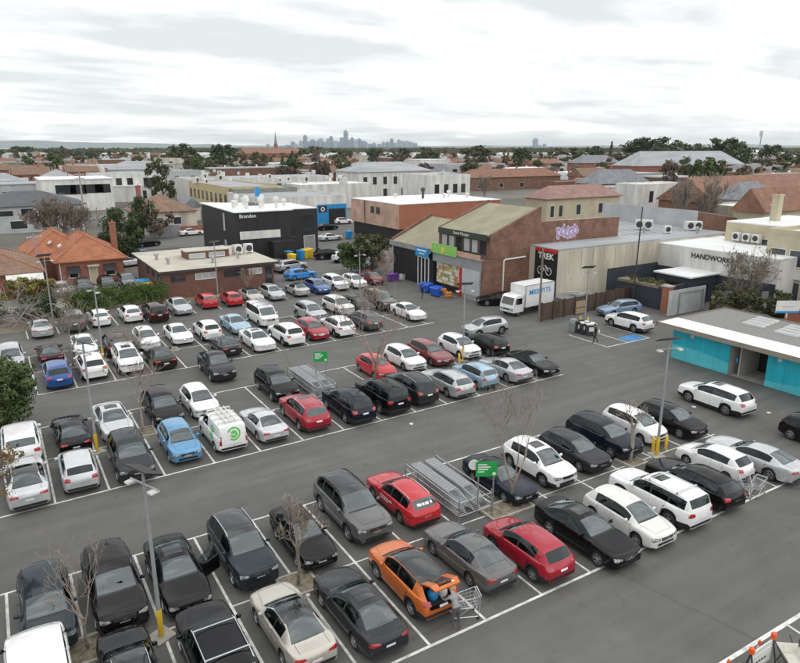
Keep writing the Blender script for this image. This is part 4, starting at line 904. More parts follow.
# --- signwriting building and lean-to
r = root('white_workshop', 'white walled workshop with black lettering across its front', 'building')
walls(69.51, 82, 37.5, 52.38, -.05, 5.6).build('wall', M_WHITE, r); flat_roof(r, 69.51, 82, 37.5, 52.38, 5.6, M_RWHITE, th=.1)
text('HANDWORKS', r, (69.47, 45.2, 4.75), .82, FU, M_INKB, bold=.012, ext=.02)
b = MB(); b.box(69.42, 69.508, 37.6, 52.3, -.05, 3.0); b.build('dado', M_NAVYW, r)
window(r, '-u', 69.42, 49.2, .1, 2.0, 2.6, M_FRAMED, M_BLACKP, name='door'); window(r, '-u', 69.42, 40.0, .8, 2.4, 1.4, M_FRAMED, M_PANE)
r = root('lean_to', 'small dark shed with white flat roof in front of the white workshop', 'shed')
walls(64.6, 69.3, 44.3, 48.6, -.05, 3.1).build('wall', M_NAVYW, r); flat_roof(r, 64.6, 69.3, 44.3, 48.6, 3.1, M_RWHITE, over=.3, th=.16); window(r, '-u', 64.6, 46.4, .1, 1.6, 2.3, M_FRAMED, M_BLACKP, name='door')
window(r, '-v', 44.3, 67, .9, 2.0, 1.3, M_FRAMED, M_PANE)
# --- beige two storey building at the right edge
r = root('beige_building', 'beige two storey building with bands of windows at the right edge', 'building')
walls(72.8, 92, 28, 41.0, -.05, 7.9).build('wall', M_BEIGE, r); flat_roof(r, 72.8, 92, 28, 41.0, 7.9, M_RWHITE, parapet=.5, pm=M_BEIGE)
walls(78.2, 92, 41.002, 49.5, -.05, 8.0).build('wall', M_BEIGE, r); flat_roof(r, 78.2, 92, 41.002, 49.5, 8.0, M_RWHITE, th=.14)
for c in (39.6, 37.6, 35.6, 33.6, 31.6, 29.6): window(r, '-u', 72.8, c, 4.6, 1.5, 1.7, M_FRAMEW, M_PANE); window(r, '-u', 72.8, c, 1.0, 1.5, 1.9, M_FRAMEW, M_PANE)
b = MB(); b.box(72.5, 72.798, 28, 41, 3.3, 4.3); b.build('band', M_WHITE, r)
window(r, '-u', 78.2, 44, 4.8, 1.4, 1.6, M_FRAMEW, M_PANE)
b = MB(); b.box(79, 84, 34, 38.5, 8.45, 10.3); o = b.build('plant_room', M_WHITE, r); b = MB(); b.box(78.96, 78.998, 36.2, 38.0, 8.9, 9.9); b.build('louvre', M_BLACKP, o)
chimney(r, 83.5, 46.5, 8.1, 11.2, M_BEIGE, .9)
for i, c in enumerate((47.6, 46.3, 45.1)): ac_unit(['wall condenser left one on the beige building', 'wall condenser middle one on the beige building', 'wall condenser right one on the beige building'][i], 77.7, c, 5.9, -pi/2, 1.25)
# --- turquoise toilet block
r = root('toilet_block', 'flat roofed toilet block with turquoise mural walls and open entrance', 'building')
M_TURQ = mat('turquoise_mural', (.012,.40,.50), rough=.55, var=.16, scale=1.2, detail=8, coord='World', stretch=(1,1,.2)); M_TURQ2 = mat('light_turquoise_mural', (.09,.53,.60), rough=.55, var=.08, scale=.5, coord='World')
M_FASC = mat('taupe_fascia', (.27,.235,.19), rough=.7, var=.08, scale=1, coord='World'); M_PLAS = mat('grey_plaster', (.42,.41,.385), rough=.85, var=.1, scale=1.5, coord='World')
TU = 46.9
walls(TU+3.0, 54.6, 8, 33.1, -.05, 2.75).build('wall', M_PLAS, r)
def mural(v0, v1, low0, low1):
    w0 = MB(); w0.box(TU+.06, TU+2.99, v0, v1, -.05, 2.75); o = w0.build('wall', M_PLAS, r)
    n = max(1, round((v1-v0)/1.3)); 
    for k in range(n):
        a_, b_ = v0+(v1-v0)*k/n, v0+(v1-v0)*(k+1)/n
        za = low0+(low1-low0)*k/n+.12*sin(k*.9); zb_ = low0+(low1-low0)*(k+1)/n+.12*sin((k+1)*.9)
        q = MB(); q.v = [(TU, a_+.008, 0.02), (TU, b_-.008, 0.02), (TU, b_-.008, zb_), (TU, a_+.008, za), (TU+.055, a_+.008, 0.02), (TU+.055, b_-.008, 0.02), (TU+.055, b_-.008, zb_), (TU+.055, a_+.008, za)]
        q.f = [(0,3,2,1), (0,1,5,4), (1,2,6,5), (3,0,4,7)]; q.m = [0]*4; q.build('mural_panel', M_TURQ2 if k % 9 < 6 else M_TURQ, o)
        q = MB(); q.v = [(TU, a_+.008, za), (TU, b_-.008, zb_), (TU, b_-.008, 2.74), (TU, a_+.008, 2.74), (TU+.055, a_+.008, za), (TU+.055, b_-.008, zb_), (TU+.055, b_-.008, 2.74), (TU+.055, a_+.008, 2.74)]
        q.f = [(0,3,2,1), (1,2,6,5), (2,3,7,6), (3,0,4,7)]; q.m = [0]*4; q.build('mural_panel', M_TURQ, o)
mural(28.0, 33.1, .9, 1.25); mural(8, 25.1, 1.9, .55)
b = MB(); b.box(TU+.1, TU+2.98, 25.12, 27.98, 0.002, .02); b.build('entrance_floor', M_CONC, r)
b = MB(); b.box(TU+2.9, TU+2.99, 26.2, 27.3, .02, 2.3); b.build('door', M_BLACKP, r); b = MB(); b.box(TU+.4, TU+2.89, 27.32, 27.42, .02, 2.5); b.build('screen_wall', M_PLAS, r)
b = MB(); b.box(TU-.05, TU+.02, 27.3, 27.42, 1.2, 1.5); b.build('sign_plate', M_SBLUE, r)
b = MB(); b.box(TU-1.0, 55.3, 7, 34.0, 2.76, 2.82); b.build('soffit', M_PLAS, r)
b = MB(); b.box(TU-1.05, TU-1.0, 6.9, 34.05, 2.72, 3.08); b.box(TU-1.05, 55.3, 34.0, 34.05, 2.72, 3.08); b.box(55.3, 55.35, 6.9, 34.05, 2.72, 3.08); b.build('fascia', M_FASC, r)
b = MB(); b.v = [(TU-1.0, 7, 3.0), (TU+1.6, 7, 3.06), (TU+1.6, 34.0, 3.06), (TU-1.0, 34.0, 3.0), (TU-1.0, 7, 2.83), (TU+1.6, 7, 2.83), (TU+1.6, 34, 2.83), (TU-1.0, 34, 2.83)]; b.f = [(0,1,2,3), (4,7,6,5), (0,4,5,1), (1,5,6,2), (2,6,7,3), (3,7,4,0)]; b.m = [0]*6; b.build('white_roof_strip', M_RWHITE, r)
b = MB(); b.box(TU+1.62, 55.28, 7, 33.98, 2.83, 2.99); b.build('roof', M_GRAVEL, r)
for c in (31.3, 24.2, 20.6):
    b = MB(); b.lathe([(.16, 0), (.15, .06), (.001, .09)], 12, 0, Matrix.Translation((TU-.001, c, 2.25)) @ Matrix.Rotation(-pi/2, 4, 'Y')); b.build('wall_lamp', M_BOXW, r)
for (x0, y0, n) in ((752, 325, 4), (785, 334, 4)):
    p0 = UV(x0, y0, 3.0)
    for k in range(n):
        b = MB(); b.box(p0.x+k*.85-.28, p0.x+k*.85+.28, p0.y+k*.12-1.0, p0.y+k*.12+.7, 2.995, 3.14); o = b.build('skylight', M_BOXW, r)
        b = MB(); b.box(p0.x+k*.85-.21, p0.x+k*.85+.21, p0.y+k*.12-.93, p0.y+k*.12+.63, 3.141, 3.16); b.build('pane', M_LGREY, o)
# --- orange tiled house and its neighbour
r = root('orange_roofed_house', 'red brick house with bright orange tiled hip roof and skylights', 'house')
walls(6.2, 13.9, 92.2, 106, -.05, 3.15).build('wall', M_BRICKH, r); hip_mesh(6.2, 13.9, 92.2, 106, 3.15, 2.7, .55, 'v').build('roof', M_TORANGE, r); ridge_caps(r, 6.2, 13.9, 92.2, 106, 3.15, 2.7, M_TORANGE, .55, 'v')
walls(3.2, 6.19, 97.5, 110, -.05, 3.1).build('wall', M_BRICKH, r); hip_mesh(3.0, 10.8, 97.5, 110, 3.1, 2.95, .4, 'v').build('roof', M_TORANGE, r); ridge_caps(r, 3.0, 10.8, 97.5, 110, 3.1, 2.95, M_TORANGE, .4, 'v')
chimney(r, 14.1, 99.5, 3.0, 6.8, M_BRICKH, .75)
for c, wd in ((7.9, 1.0), (12.2, 1.1)): window(r, '-v', 92.2, c, 1.0, wd, 1.3, M_FRAMEW, M_PANE); b = MB(); b.v = [(c-.75, 92.14, 2.45), (c+.75, 92.14, 2.45), (c+.75, 91.55, 1.6), (c-.75, 91.55, 1.6)]; b.f = [(0,1,2,3)]; b.m = [0]; b.v += [(x, y+.03, z-.03) for x, y, z in b.v]; b.f += [(7,6,5,4), (0,4,5,1), (1,5,6,2), (2,6,7,3), (3,7,4,0)]; b.m += [0]*5; b.build('awning', M_INKB, r)
window(r, '-v', 92.2, 10.2, .05, .9, 2.1, M_FRAMEW, M_BEIGE, name='door'); b = MB(); b.box(9.5, 10.9, 91.3, 92.19, 2.35, 2.5); b.build('porch_hood', M_BEIGE, r)
b = MB(); b.tube([(6.4, 92.1, 0), (6.4, 92.1, 3.0)], .06, 6); b.build('downpipe', M_FRAMEW, r)
for x, y, z in ((6.65, 100.0, 4.9), (4.1, 101, 4.9)):
    pass
for px, py in ((50, 243), (60, 246)):
    p = UV(px, py, 4.7); b = MB(); M_ = Matrix.Translation(p) @ Matrix.Rotation(-.62, 4, 'Y'); b.box(-.25, .25, -.5, .5, .0, .18, 0, M_); b.build('skylight', M_BOXW, r)
r = root('brown_roofed_house', 'brick house with brown tiled roof and long white awning', 'house')
walls(-14, 4.0, 87.2, 100, -.05, 3.0).build('wall', M_BRICKH, r); hip_mesh(-14, 4.0, 87.2, 100, 3.0, 3.0, .5, 'u').build('roof', M_TBROWN, r); ridge_caps(r, -14, 4.0, 87.2, 100, 3.0, 3.0, M_TORANGE, .5, 'u')
b = MB(); b.v = [(.4, 86.65, 2.9), (4.2, 86.65, 2.9), (4.2, 85.6, 2.2), (.4, 85.6, 2.2), (.4, 86.65, 2.85), (4.2, 86.65, 2.85), (4.2, 85.6, 2.15), (.4, 85.6, 2.15)]; b.f = [(0,3,2,1), (4,5,6,7), (0,1,5,4), (1,2,6,5), (2,3,7,6), (3,0,4,7)]; b.m = [0]*6; b.build('awning', M_WHITE, r)
window(r, '-v', 87.2, 2.2, .9, 1.6, 1.2, M_FRAMEW, M_PANE); window(r, '-v', 87.2, -1.2, .9, 1.6, 1.2, M_FRAMEW, M_PANE)
for u in (1.2, 3.9):
    b = MB(); b.tube([(u, 85.7, 0), (u, 85.7, 2.17)], .05, 6); b.build('awning_post', M_FRAMEW, r)
# ------------------------------------------------------------------ middle distance: each building from the level of its roof edge
def wedge(px, py, z): return UV(px, py, z)
def backbld(name, label, pxl, pxr, py, z, depth, wall, roofm, kind='flat', wins=(), par=.0, cat='building', rise=2.4, along='u', chim=(), winz=None, wh=1.3, ww=1.0, frame=M_FRAMEW):
    a = UV(pxl, py, z); c = UV(pxr, py+(147-py)*(pxr-pxl)/(1478-pxl), z); v = (a.y+c.y)/2; u0, u1 = a.x, c.x
    r = root(name, label, cat)
    walls(u0, u1, v, v+depth, -.05, z).build('wall', wall, r)
    if kind == 'flat': flat_roof(r, u0, u1, v, v+depth, z, roofm, parapet=par, pm=wall) if par else flat_roof(r, u0, u1, v, v+depth, z, roofm, over=.25, th=.25)
    else:
        hip_mesh(u0, u1, v, v+depth, z, rise, .5, along, kind == 'gable').build('roof', roofm, r)
        if kind == 'gable':
            b = MB()
            if along == 'v': b.v = [(u0, v+.0, z), (u1, v, z), ((u0+u1)/2, v, z+rise*.92), (u0, v+.2, z), (u1, v+.2, z), ((u0+u1)/2, v+.2, z+rise*.92)]; b.f = [(0,1,2), (5,4,3)]; b.m = [0,0]; b.build('gable', wall, r)
    for px, zz, w_, h_ in wins:
        t = (px-pxl)/(pxr-pxl); window(r, '-v', v, UV(px, py, z).x*0+u0+(u1-u0)*t, zz, w_, h_, frame, M_PANE)
    for px, h in chim:
        t = (px-pxl)/(pxr-pxl); chimney(r, u0+(u1-u0)*t, v+depth*.45, z, z+h, M_BRICKH, .9)
    return r, u0, u1, v
def row(pxs, zz, w_, h_): return [(p, zz, w_, h_) for p in pxs]
backbld('grey_house', 'long modern grey house with dark skillion roof and balconies at the left edge', -30, 84, 208, 5.4, 15, M_LGREY, M_RDARK, 'hip', rise=2.6, wins=[(3,3.4,2.6,1.1),(14,.8,3,1.6),(24,3.4,2.2,1.4),(45,.8,3,1.6),(62,3.4,2.6,1.2)])
backbld('white_modern_house', 'white modern house with floating white roof slabs and a dark recessed balcony', 40, 112, 180.5, 8.4, 20, M_WHITE, M_RWHITE, wins=[(64,4.6,5,2.4),(76,4.6,4,2.4),(92,4.8,5,2.2),(101,4.8,4,2.2),(50,2.2,3,2.0)], frame=M_FRAMED)
backbld('white_block', 'white rendered block with a row of dark upright windows behind the bare brown tree', 95, 163, 176, 8.2, 22, M_WHITE, M_RGREY, par=.4, wins=row((117.5,128.5,145,151,156.5), 4.6, 1.6, 2.7)+row((120,141,152), .8, 1.8, 2.4), frame=M_FRAMED)
backbld('brown_cottage', 'cottage with dull brown tiled roof, white gable and brick chimney behind a red fence', 136, 196, 213, 3.6, 12, M_CREAM, M_TBROWN, 'hip', [(148,.8,1.6,1.5),(158,.8,1.4,1.5),(176,.8,1.6,1.5)], cat='house', rise=3.4, chim=((145,5.2),))
r, u0, u1, v = backbld('white_gable_porch', 'small white gabled porch beside the black building', 184, 200, 206.5, 3.4, 7, M_WHITE, M_TGREY, 'gable', rise=2.0, along='v', cat='house')
# yellow beige building whose long side faces left
a = UV(183, 183, 7); c = UV(234, 189.5, 7); u_ = (a.x+c.x)/2
r = root('yellow_building', 'long yellow beige building with a row of small upright windows behind the black building', 'building')
walls(u_, u_+13, c.y, a.y, -.05, 7.31).build('wall', M_YBEIGE, r); flat_roof(r, u_, u_+13, c.y, a.y, 7.31, M_RGREY, parapet=.35, pm=M_YBEIGE)
for k in range(9): window(r, '-u', u_, c.y+(a.y-c.y)*(k+.6)/9.2, 3.4, 1.5, 2.2, M_FRAMED, M_PANE)
backbld('grey_green_building', 'drab grey green building with a strip of dark windows above the white roof', 234, 297, 190.5, 7.0, 24, M_GGREEN, M_RGREY, par=.3, wins=row((281,286,291), 4.0, 2.2, 1.5)+row((246,252), 4.0, 2.0, 1.3))
BL = [
 ('flat_roofed_shop','wide flat white roofed shop with rooftop ducts left of the brick church',150,262,172,7,30,M_LGREY,M_RGREY,'flat',row((160,175,190,205,220,235,250),3.6,2,1.6),.3),
 ('flat_roofed_shop','grey flat roofed shop behind the yellow beige building',188,330,180,7,26,M_WHITE,M_RGREY,'flat',row((195,215,235,255,275,295,315),3.6,2,1.6),.3),
 ('white_warehouse','white warehouse with a long plain wall left of the round clipped tree',262,345,164,7,40,M_WHITE,M_RWHITE,'flat',row((270,285,300,315,330),3,3,2.2),0),
 ('brick_church','long red brick church hall with steep gable under the city skyline',246,302,153.5,11,40,M_BRICKH,M_TTERRA,'gable',row((254,262,270,278,286,294),4,2.5,4.5),0),
 ('white_warehouse','white flat shop right of the yellow beige building with vents on its roof',300,372,186,6.5,22,M_WHITE,M_RWHITE,'flat',row((308,322),3,2,1.5),.3),
 ('grand_villa','two storey cream villa with shallow pale roof and tall windows',358,432,172,9,26,M_WHITE,M_RGREY,'hip',row((365,374,384,394,404,414,424),4.9,1.5,2.5)+row((368,384,402,418),1,1.6,2.5),0),
 ('terrace_shop','pale terrace shop with stepped parapet right of the cream villa',430,470,178,9,22,M_WHITE,M_RGREY,'flat',row((437,446,455,463),5,1.5,2.4),.7),
 ('white_block','white modern block with a stair tower on the skyline, above the cream villa',421,450,160,10,30,M_WHITE,M_RWHITE,'flat',row((426,433,441),5.5,2.4,2.4),0),
 ('pale_office','pale grey office with white parapet right of the stair tower block',448,505,165,8,30,M_LGREY,M_RGREY,'flat',row((455,465,475,485,495),4.5,3,1.6),.4),
 ('brown_shop_roof','long low brown brick shop row behind the white roof with vents',470,560,178,5,16,M_BRICK2,M_TTERRA,'hip',row((480,500,520,540),1,2.2,1.8),0),
 ('orange_roofed_villa','orange tiled villa between pale office and dark trees',490,527,163,5,22,M_CREAM,M_TTERRA,'hip',row((497,508,518),1,2,1.8),0),
 ('pink_roofed_house','cream house with faded pink hip roof above the purple scrawl',548,619,199,7.0,10,M_BEIGE,M_TPINK,'hip',[(553,3.6,1.0,2.2),(561,3.6,1.0,2.2),(578,3.8,1.2,2.0),(600,3.8,1.2,2.0)],0),
 ('brick_mansion','two storey brick mansion with grey roof and pale chimneys on the skyline',583,620,163,8.5,18,M_BRICKH,M_TGREY,'hip',row((588,595,602,609,615),5.2,1.4,1.9)+row((590,603,614),1.6,1.4,2),0),
 ('slate_roofed_house','low house with pale slate hip roof in front of the brick mansion',598,648,184,5.5,14,M_BRICKH,M_TGREY,'hip',row((606,620,636),1.2,1.5,1.6),0),
 ('white_villa','white rendered villa with dark window behind the tall bare tree',640,686,186,7.5,12,M_WHITE,M_RWHITE,'flat',row((652,671),3.6,1.6,2.8),.4),
 ('school_building','large grey roofed red brick school with white verandah posts',642,742,166,9,24,M_BRICKH,M_RGREY,'hip',row((672,684,696,708,720,732),4.6,1.6,2.6)+row((680,700,720),1,1.8,2.4),0),
 ('terracotta_hall','big brown tiled hall with brick gable at the right edge',716,830,203,5.5,22,M_BRICK2,M_TTERRA,'gable',[(723,1.4,2.4,1.7),(732,1.4,1.6,1.7)],0),
 ('grey_shed_roof','grey metal roofed shed at the left edge beyond the modern house',-30,40,186,6,26,M_LGREY,M_RGREY,'flat',row((5,20,32),3,2.4,1.4),0),
 ('long_low_hall','long low hall with pale roof and dark eaves at far left',-30,62,163,7,34,M_GGREEN,M_RGREY,'flat',row((0,15,30,45),3,4,2),0),
 ('white_townhouse','white townhouse row behind the white modern house',60,150,166,8,30,M_WHITE,M_RGREY,'flat',row((70,82,94,106,118,130,142),4.4,2,2),.3),
 ('pale_townhouse','pale townhouses left of the eucalyptus tree',110,172,169.5,7.5,22,M_LGREY,M_RGREY,'hip',row((120,132,146,158),4,1.8,1.8),0),
 ('cream_flats','cream flats right of the dark conical tree',160,240,158.5,8.5,30,M_CREAM,M_RGREY,'flat',row((170,185,200,215,230),5,2.5,1.8),.4),
 ('teal_roofed_kiosk','low kiosk with bright teal roof at the left edge',-6,16,190,4,8,M_CREAM,M_TURQ,'flat',(),0),
 ('white_garage','white flat roofed garage row beside the terracotta hall',690,722,190,5,10,M_WHITE,M_RWHITE,'flat',row((700,712),1,2,2),0),
 ('far_flats','pale flats with flat roof just below the right hand tree line',752,800,162,8,26,M_BEIGE,M_RGREY,'flat',row((760,772,784,795),4.5,2,1.8),.3),
 ('white_house','small white house on the skyline under the radio mast',738,762,152,9,26,M_WHITE,M_RWHITE,'gable',row((745,754),5,2,2),0),
 ('brick_house','brick house with terracotta roof left of the brick mansion',520,560,164,5,20,M_BRICKH,M_TTERRA,'hip',row((528,540,552),1,1.8,1.6),0),
 ('grey_roofed_villa','grey roofed villa under the right hand tree line',742,790,172,6,20,M_CREAM,M_TGREY,'hip',row((752,764,776),1.4,1.8,1.8),0),
 ('rusty_roofed_shop','low shop with rusty corrugated gable roof behind the beige building',765,815,212,7.6,7,M_BEIGE,M_TTERRA,'gable',(),0),
 ('white_roofed_annex','white flat roofed annex between beige building and brown hall',734,766,208,7.2,8,M_CREAM,M_RWHITE,'flat',row((742,756),3.6,1.6,1.6),.3),
 ('grey_villa','grey hip roofed house before the brown tiled hall',742,776,200,6.6,9,M_LGREY,M_TGREY,'hip',row((750,760,770),3.2,1.5,1.6),0),
 ('long_brick_wall_shop','low brick shop behind the two storey brick flank',556,600,183,5,12,M_BRICK2,M_RGREY,'flat',row((564,578,592),1.4,1.8,1.6),.4),
]
RISE = {'terracotta_hall': 5.0, 'school_building': 6.0, 'slate_roofed_house': 4.2, 'brick_mansion': 4.0, 'grand_villa': 3.0, 'pink_roofed_house': 2.3, 'brick_church': 5.0}
for ib_, (nm, lb, pl_, pr_, py, z, dp, wm, rm, kd, wn, pp) in enumerate(BL): backbld(nm, lb, pl_, pr_, py, z+.019*ib_+.01, dp*.62, wm, rm, kd, wn, pp, rise=RISE.get(nm, 3.2) if kd != 'flat' else 0, cat='house' if 'house' in nm or 'villa' in nm or 'mansion' in nm else 'building')
# rooftop plant on the broad flat roofs
rg = random.Random(11); names = ['low white duct','square white unit','grey box','stubby flue','pale cowl']
for i in range(34):
    px, py = rg.uniform(190, 345), rg.uniform(172, 184); p = UV(px, py, 7.2)
    o = ac_unit('small rooftop unit among many on the broad flat roofs behind the black building', p.x, p.y, 7.25, rg.uniform(0, 3), rg.uniform(1.2, 2.4)); o['group'] = 'rooftop units on the broad flat roofs'
# --- far suburb: houses and trees thinning into the distance
def far_house(kind, i):
    rg = random.Random(i*7+1); w_, d_ = rg.uniform(9, 14), rg.uniform(9, 15); h = rg.choice((3.2, 3.4, 5.8)); 
    wm = rg.choice((M_BRICKH, M_WHITE, M_CREAM, M_WHITE, M_LGREY, M_BEIGE)); rm = rg.choice((M_TTERRA, M_TBROWN, M_TPINK, M_TGREY, M_RGREY, M_RGREY, M_RWHITE))
    if kind == 'shop': w_, d_, h, rm, wm = rg.uniform(11, 20), rg.uniform(11, 18), rg.uniform(4.5, 8), rg.choice((M_RWHITE, M_RGREY, M_RGREY)), rg.choice((M_WHITE, M_LGREY, M_CREAM, M_BRICK2))
    parts = [('wall', walls(-w_/2, w_/2, -d_/2, d_/2, -.05, h).mesh('wall', wm))]
    if kind == 'shop':
        b = MB(); b.box(-w_/2-.2, w_/2+.2, -d_/2-.2, d_/2+.2, h+.002, h+.35); parts.append(('roof', b.mesh('roof', rm)))
    else: parts.append(('roof', hip_mesh(-w_/2, w_/2, -d_/2, d_/2, h, rg.uniform(2.2, 3.2), .5, None, rg.random() < .25).mesh('roof', rm)))
    for k in range(3):
        b = MB(); x = -w_/2+w_*(k+.6)/3.2; b.box(x-.8, x+.8, -d_/2-.05, -d_/2-.01, h-2.2, h-.8); parts.append(('window', b.mesh('window', M_PANE)))
    b = MB(); b.box(w_*.2, w_*.2+.7, -.35, .35, h, h+4.2 if kind != 'shop' else h+1.3); parts.append(('chimney' if kind != 'shop' else 'roof_unit', b.mesh('chimney', M_BRICKH if kind != 'shop' else M_BOXW)))
    return parts
FH = [far_house('house', i) for i in range(9)]+[far_house('shop', i+20) for i in range(8)]
rg = random.Random(21); taken = []; nh = 0
fwd = Vector((sin(HEAD), cos(HEAD))); rgt = Vector((cos(HEAD), -sin(HEAD)))
def viewpt(dep, px): return fwd*dep+rgt*((px-400)/FPX/ .963*dep*.98)
for i in range(3000):
    dep = 215*math.exp(rg.random()*1.8); px = rg.uniform(-10, 810); q = viewpt(dep, px)
    if any((q-t_).length < 13.5+dep*.008 for t_ in taken): continue
    if dep < 300 and px < 560 and px > 150: continue
    taken.append(q); parts = FH[rg.randrange(9) if (rg.random() < .52 or px < 110) else 9+rg.randrange(8)]
    shop = parts is not None and parts[-1][0] == 'roof_unit'
    hr = root('far_shop' if shop else 'far_house', 'flat roofed shop small in the distant suburb' if shop else 'tiled roof house small in the distant suburb', 'building' if shop else 'house', (q.x, q.y, 0), rg.choice((0, pi/2, pi))+rg.uniform(-.12, .12), 'flat roofed shops of the distant suburb' if shop else 'houses of the distant suburb')
    for nm, me in parts: link(nm, me, hr)
    nh += 1
    if nh >= 420: break
# --- the city on the horizon
M_TOWER = [mat('hazed_tower_glass', c, rough=.5, var=.12, scale=.02, coord='World') for c in ((.20,.29,.39), (.28,.35,.43), (.16,.25,.36), (.36,.41,.47), (.14,.22,.33))]  # glass blues lightened, part of the distance haze put into the colour
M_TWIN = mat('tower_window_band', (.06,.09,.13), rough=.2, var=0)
def tower(px, top, wpx, label, spire=0, dist=9300.0, cat='skyscraper', group='towers of the city skyline', mi=None, round_=False):
    a = math.atan((px-400)/FPX); D = dist/cos(a) if False else dist
    ang = HEAD+a; x, y = sin(ang)*D/cos(a)*1.0, cos(ang)*D/cos(a)
    k = D/ (FPX*.963); h = (147.0-top)*k*.98+CAMH; wd = wpx*k
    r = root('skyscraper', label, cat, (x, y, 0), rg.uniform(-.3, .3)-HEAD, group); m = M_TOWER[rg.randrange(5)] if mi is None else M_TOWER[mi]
    b = MB(); hs = h*rg.uniform(.86, .97); b.box(-wd/2, wd/2, -wd*.45, wd*.45, 0, hs); b.build('shaft', m, r)
    c = MB(); c.box(-wd*.34, wd*.3, -wd*.3, wd*.3, hs+.01, h); c.build('crown_block', m, r)
    if spire:
        s = MB(); s.tube([(0, 0, h), (0, 0, h+spire*k)], [wd*.09, wd*.02], 5); s.build('mast', m, r)
    for j in range(4):
        bb = MB(); z = hs*(.2+.19*j); bb.box(-wd/2-.6, wd/2+.6, -wd*.45-.6, wd*.45+.6, z, z+hs*.05); bb.build('window_band', M_TWIN, r)
    return r
ST = [(268,147,3),(273,144,3),(286,146,3),(292,145,4),(297,142,4),(300,144,4),(305,141,3.5),(309,136,3),(312,142,4),(316,140,4),(321,141,4),(324,139,3.5),(328,142,4),(331,139,3.5),(334,137,3),(338,141,4),(341,142,4),(344,138,3.5),(348,132,3.4),(351,140,4),(354,138,3),(358,140,4),(361,139,3),(364,141,4),(367,142,3),(371,144,3.5),(375,143,3),(380,144,4),(384,142,3),(388,142,3.5),(392,139,3.2),(395,143,3),(399,140,3.4),(403,141,3.2),(407,141,4),(411,142,3.4),(415,143,3),(419,146,3),(510,147,3),(515,147,3),(521,146.5,3),(526,146,3),(530,139,4),(534,145,3.5),(539,144,3),(545,146.5,3.5),(552,147,4)]
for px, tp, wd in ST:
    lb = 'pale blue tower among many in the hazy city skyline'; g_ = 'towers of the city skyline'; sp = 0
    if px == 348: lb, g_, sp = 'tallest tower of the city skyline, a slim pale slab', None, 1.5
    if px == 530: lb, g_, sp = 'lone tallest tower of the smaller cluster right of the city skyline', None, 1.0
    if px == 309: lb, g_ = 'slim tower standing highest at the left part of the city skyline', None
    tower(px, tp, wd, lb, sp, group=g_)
# slender spire left of the city
r = root('church_spire', 'slender dark church spire standing left of the city towers', 'spire', tuple(viewpt(1500, 282.5))+(0,)); b = MB(); b.box(-3.2, 3.2, -3.2, 3.2, 0, 24); b.build('tower', M_BRICK2, r); b = MB(); b.lathe([(3.4, 24.01), (1.6, 36), (.15, 52)], 8); b.build('spire', M_TGREY, r)
p = viewpt(1500, 282.5)
# radio mast
q = viewpt(620, 740.5); r = root('radio_mast', 'thin grey radio mast with antennas above the right hand trees', 'radio mast', (q.x, q.y, 0)); b = MB(); b.tube([(0,0,0), (0,0,31)], [.8, .45], 6); b.build('pole', M_STEEL, r)
for k in range(3):
    b = MB(); a = k*2.1; b.box(1.2*cos(a)-.35, 1.2*cos(a)+.35, 1.2*sin(a)-.35, 1.2*sin(a)+.35, 26, 31); b.tube([(0,0,28), (1.2*cos(a), 1.2*sin(a), 28)], .2, 4); b.build('antenna', M_BOXW, r)
# aerials on the nearer roofs
for i, (px, py, z) in enumerate(((62,206,7.6),(150,206,6.5),(96,233,5.6),(392,168,10.5),(440,176,9.4),(575,188,9.0),(606,160,11.5),(690,160,12),(640,203,8.4),(505,161,8.4),(770,222,8.4))):
    p = UV(px, py, z); r = root('roof_aerial', ['television aerial over the modern grey house','television aerial over the brown cottage','television aerial behind the orange ridge','television aerial over the cream villa','television aerial over the terrace shop','television aerial over the faded pink roof','television aerial over the brick mansion','television aerial over the school roof','television aerial over the grey parapet wall','television aerial over the pale office','television aerial over the beige building'][i], 'aerial', (p.x, p.y, z-1.2), i*.7, 'roof aerials')
    b = MB(); b.tube([(0,0,0), (0,0,3.4)], .03, 5); b.build('mast', M_STEEL, r); b = MB(); b.tube([(-.8,0,3.2), (.8,0,3.2)], .02, 4)
    for k in range(6): b.tube([(-.7+k*.28,-.35+.03*k,3.2), (-.7+k*.28,.35-.03*k,3.2)], .012, 3)
    b.build('antenna_array', M_STEEL, r)
# ------------------------------------------------------------------ trees, hedge, branches
def leaf_mat(name, c, c2, sc=.6):
    m = mat(name, c, rough=.75, var=.35, scale=sc, col2=c2, detail=5, coord='World', spec=.25)
    return m
M_BARK = mat('bark', (.17,.145,.115), rough=.95, var=.35, scale=6); M_BARKP = mat('pale_bark', (.30,.27,.22), rough=.95, var=.3, scale=5); M_TWIG = mat('twig', (.27,.225,.185), rough=.95, var=.3, scale=4)
M_TWIGG = mat('grey_dead_branch', (.30,.28,.25), rough=.95, var=.3, scale=3); M_TWIGR = mat('reddish_twig', (.30,.225,.185), rough=.95, var=.3, scale=3)
M_LDARK = leaf_mat('dark_leaves', (.034,.056,.022), (.080,.108,.044)); M_LMID = leaf_mat('mid_green_leaves', (.040,.072,.022), (.095,.135,.045)); M_LOLIVE = leaf_mat('olive_leaves', (.055,.065,.028), (.115,.12,.055))
M_LBROWN = leaf_mat('brown_leaves', (.13,.10,.075), (.20,.155,.115)); M_LYEL = leaf_mat('yellow_green_leaves', (.13,.13,.03), (.26,.22,.05)); M_LAUT = leaf_mat('autumn_leaves', (.16,.115,.045), (.30,.20,.075), 3.0); M_HEDGE = leaf_mat('hedge_leaves', (.045,.095,.020), (.12,.185,.048), 1.1)
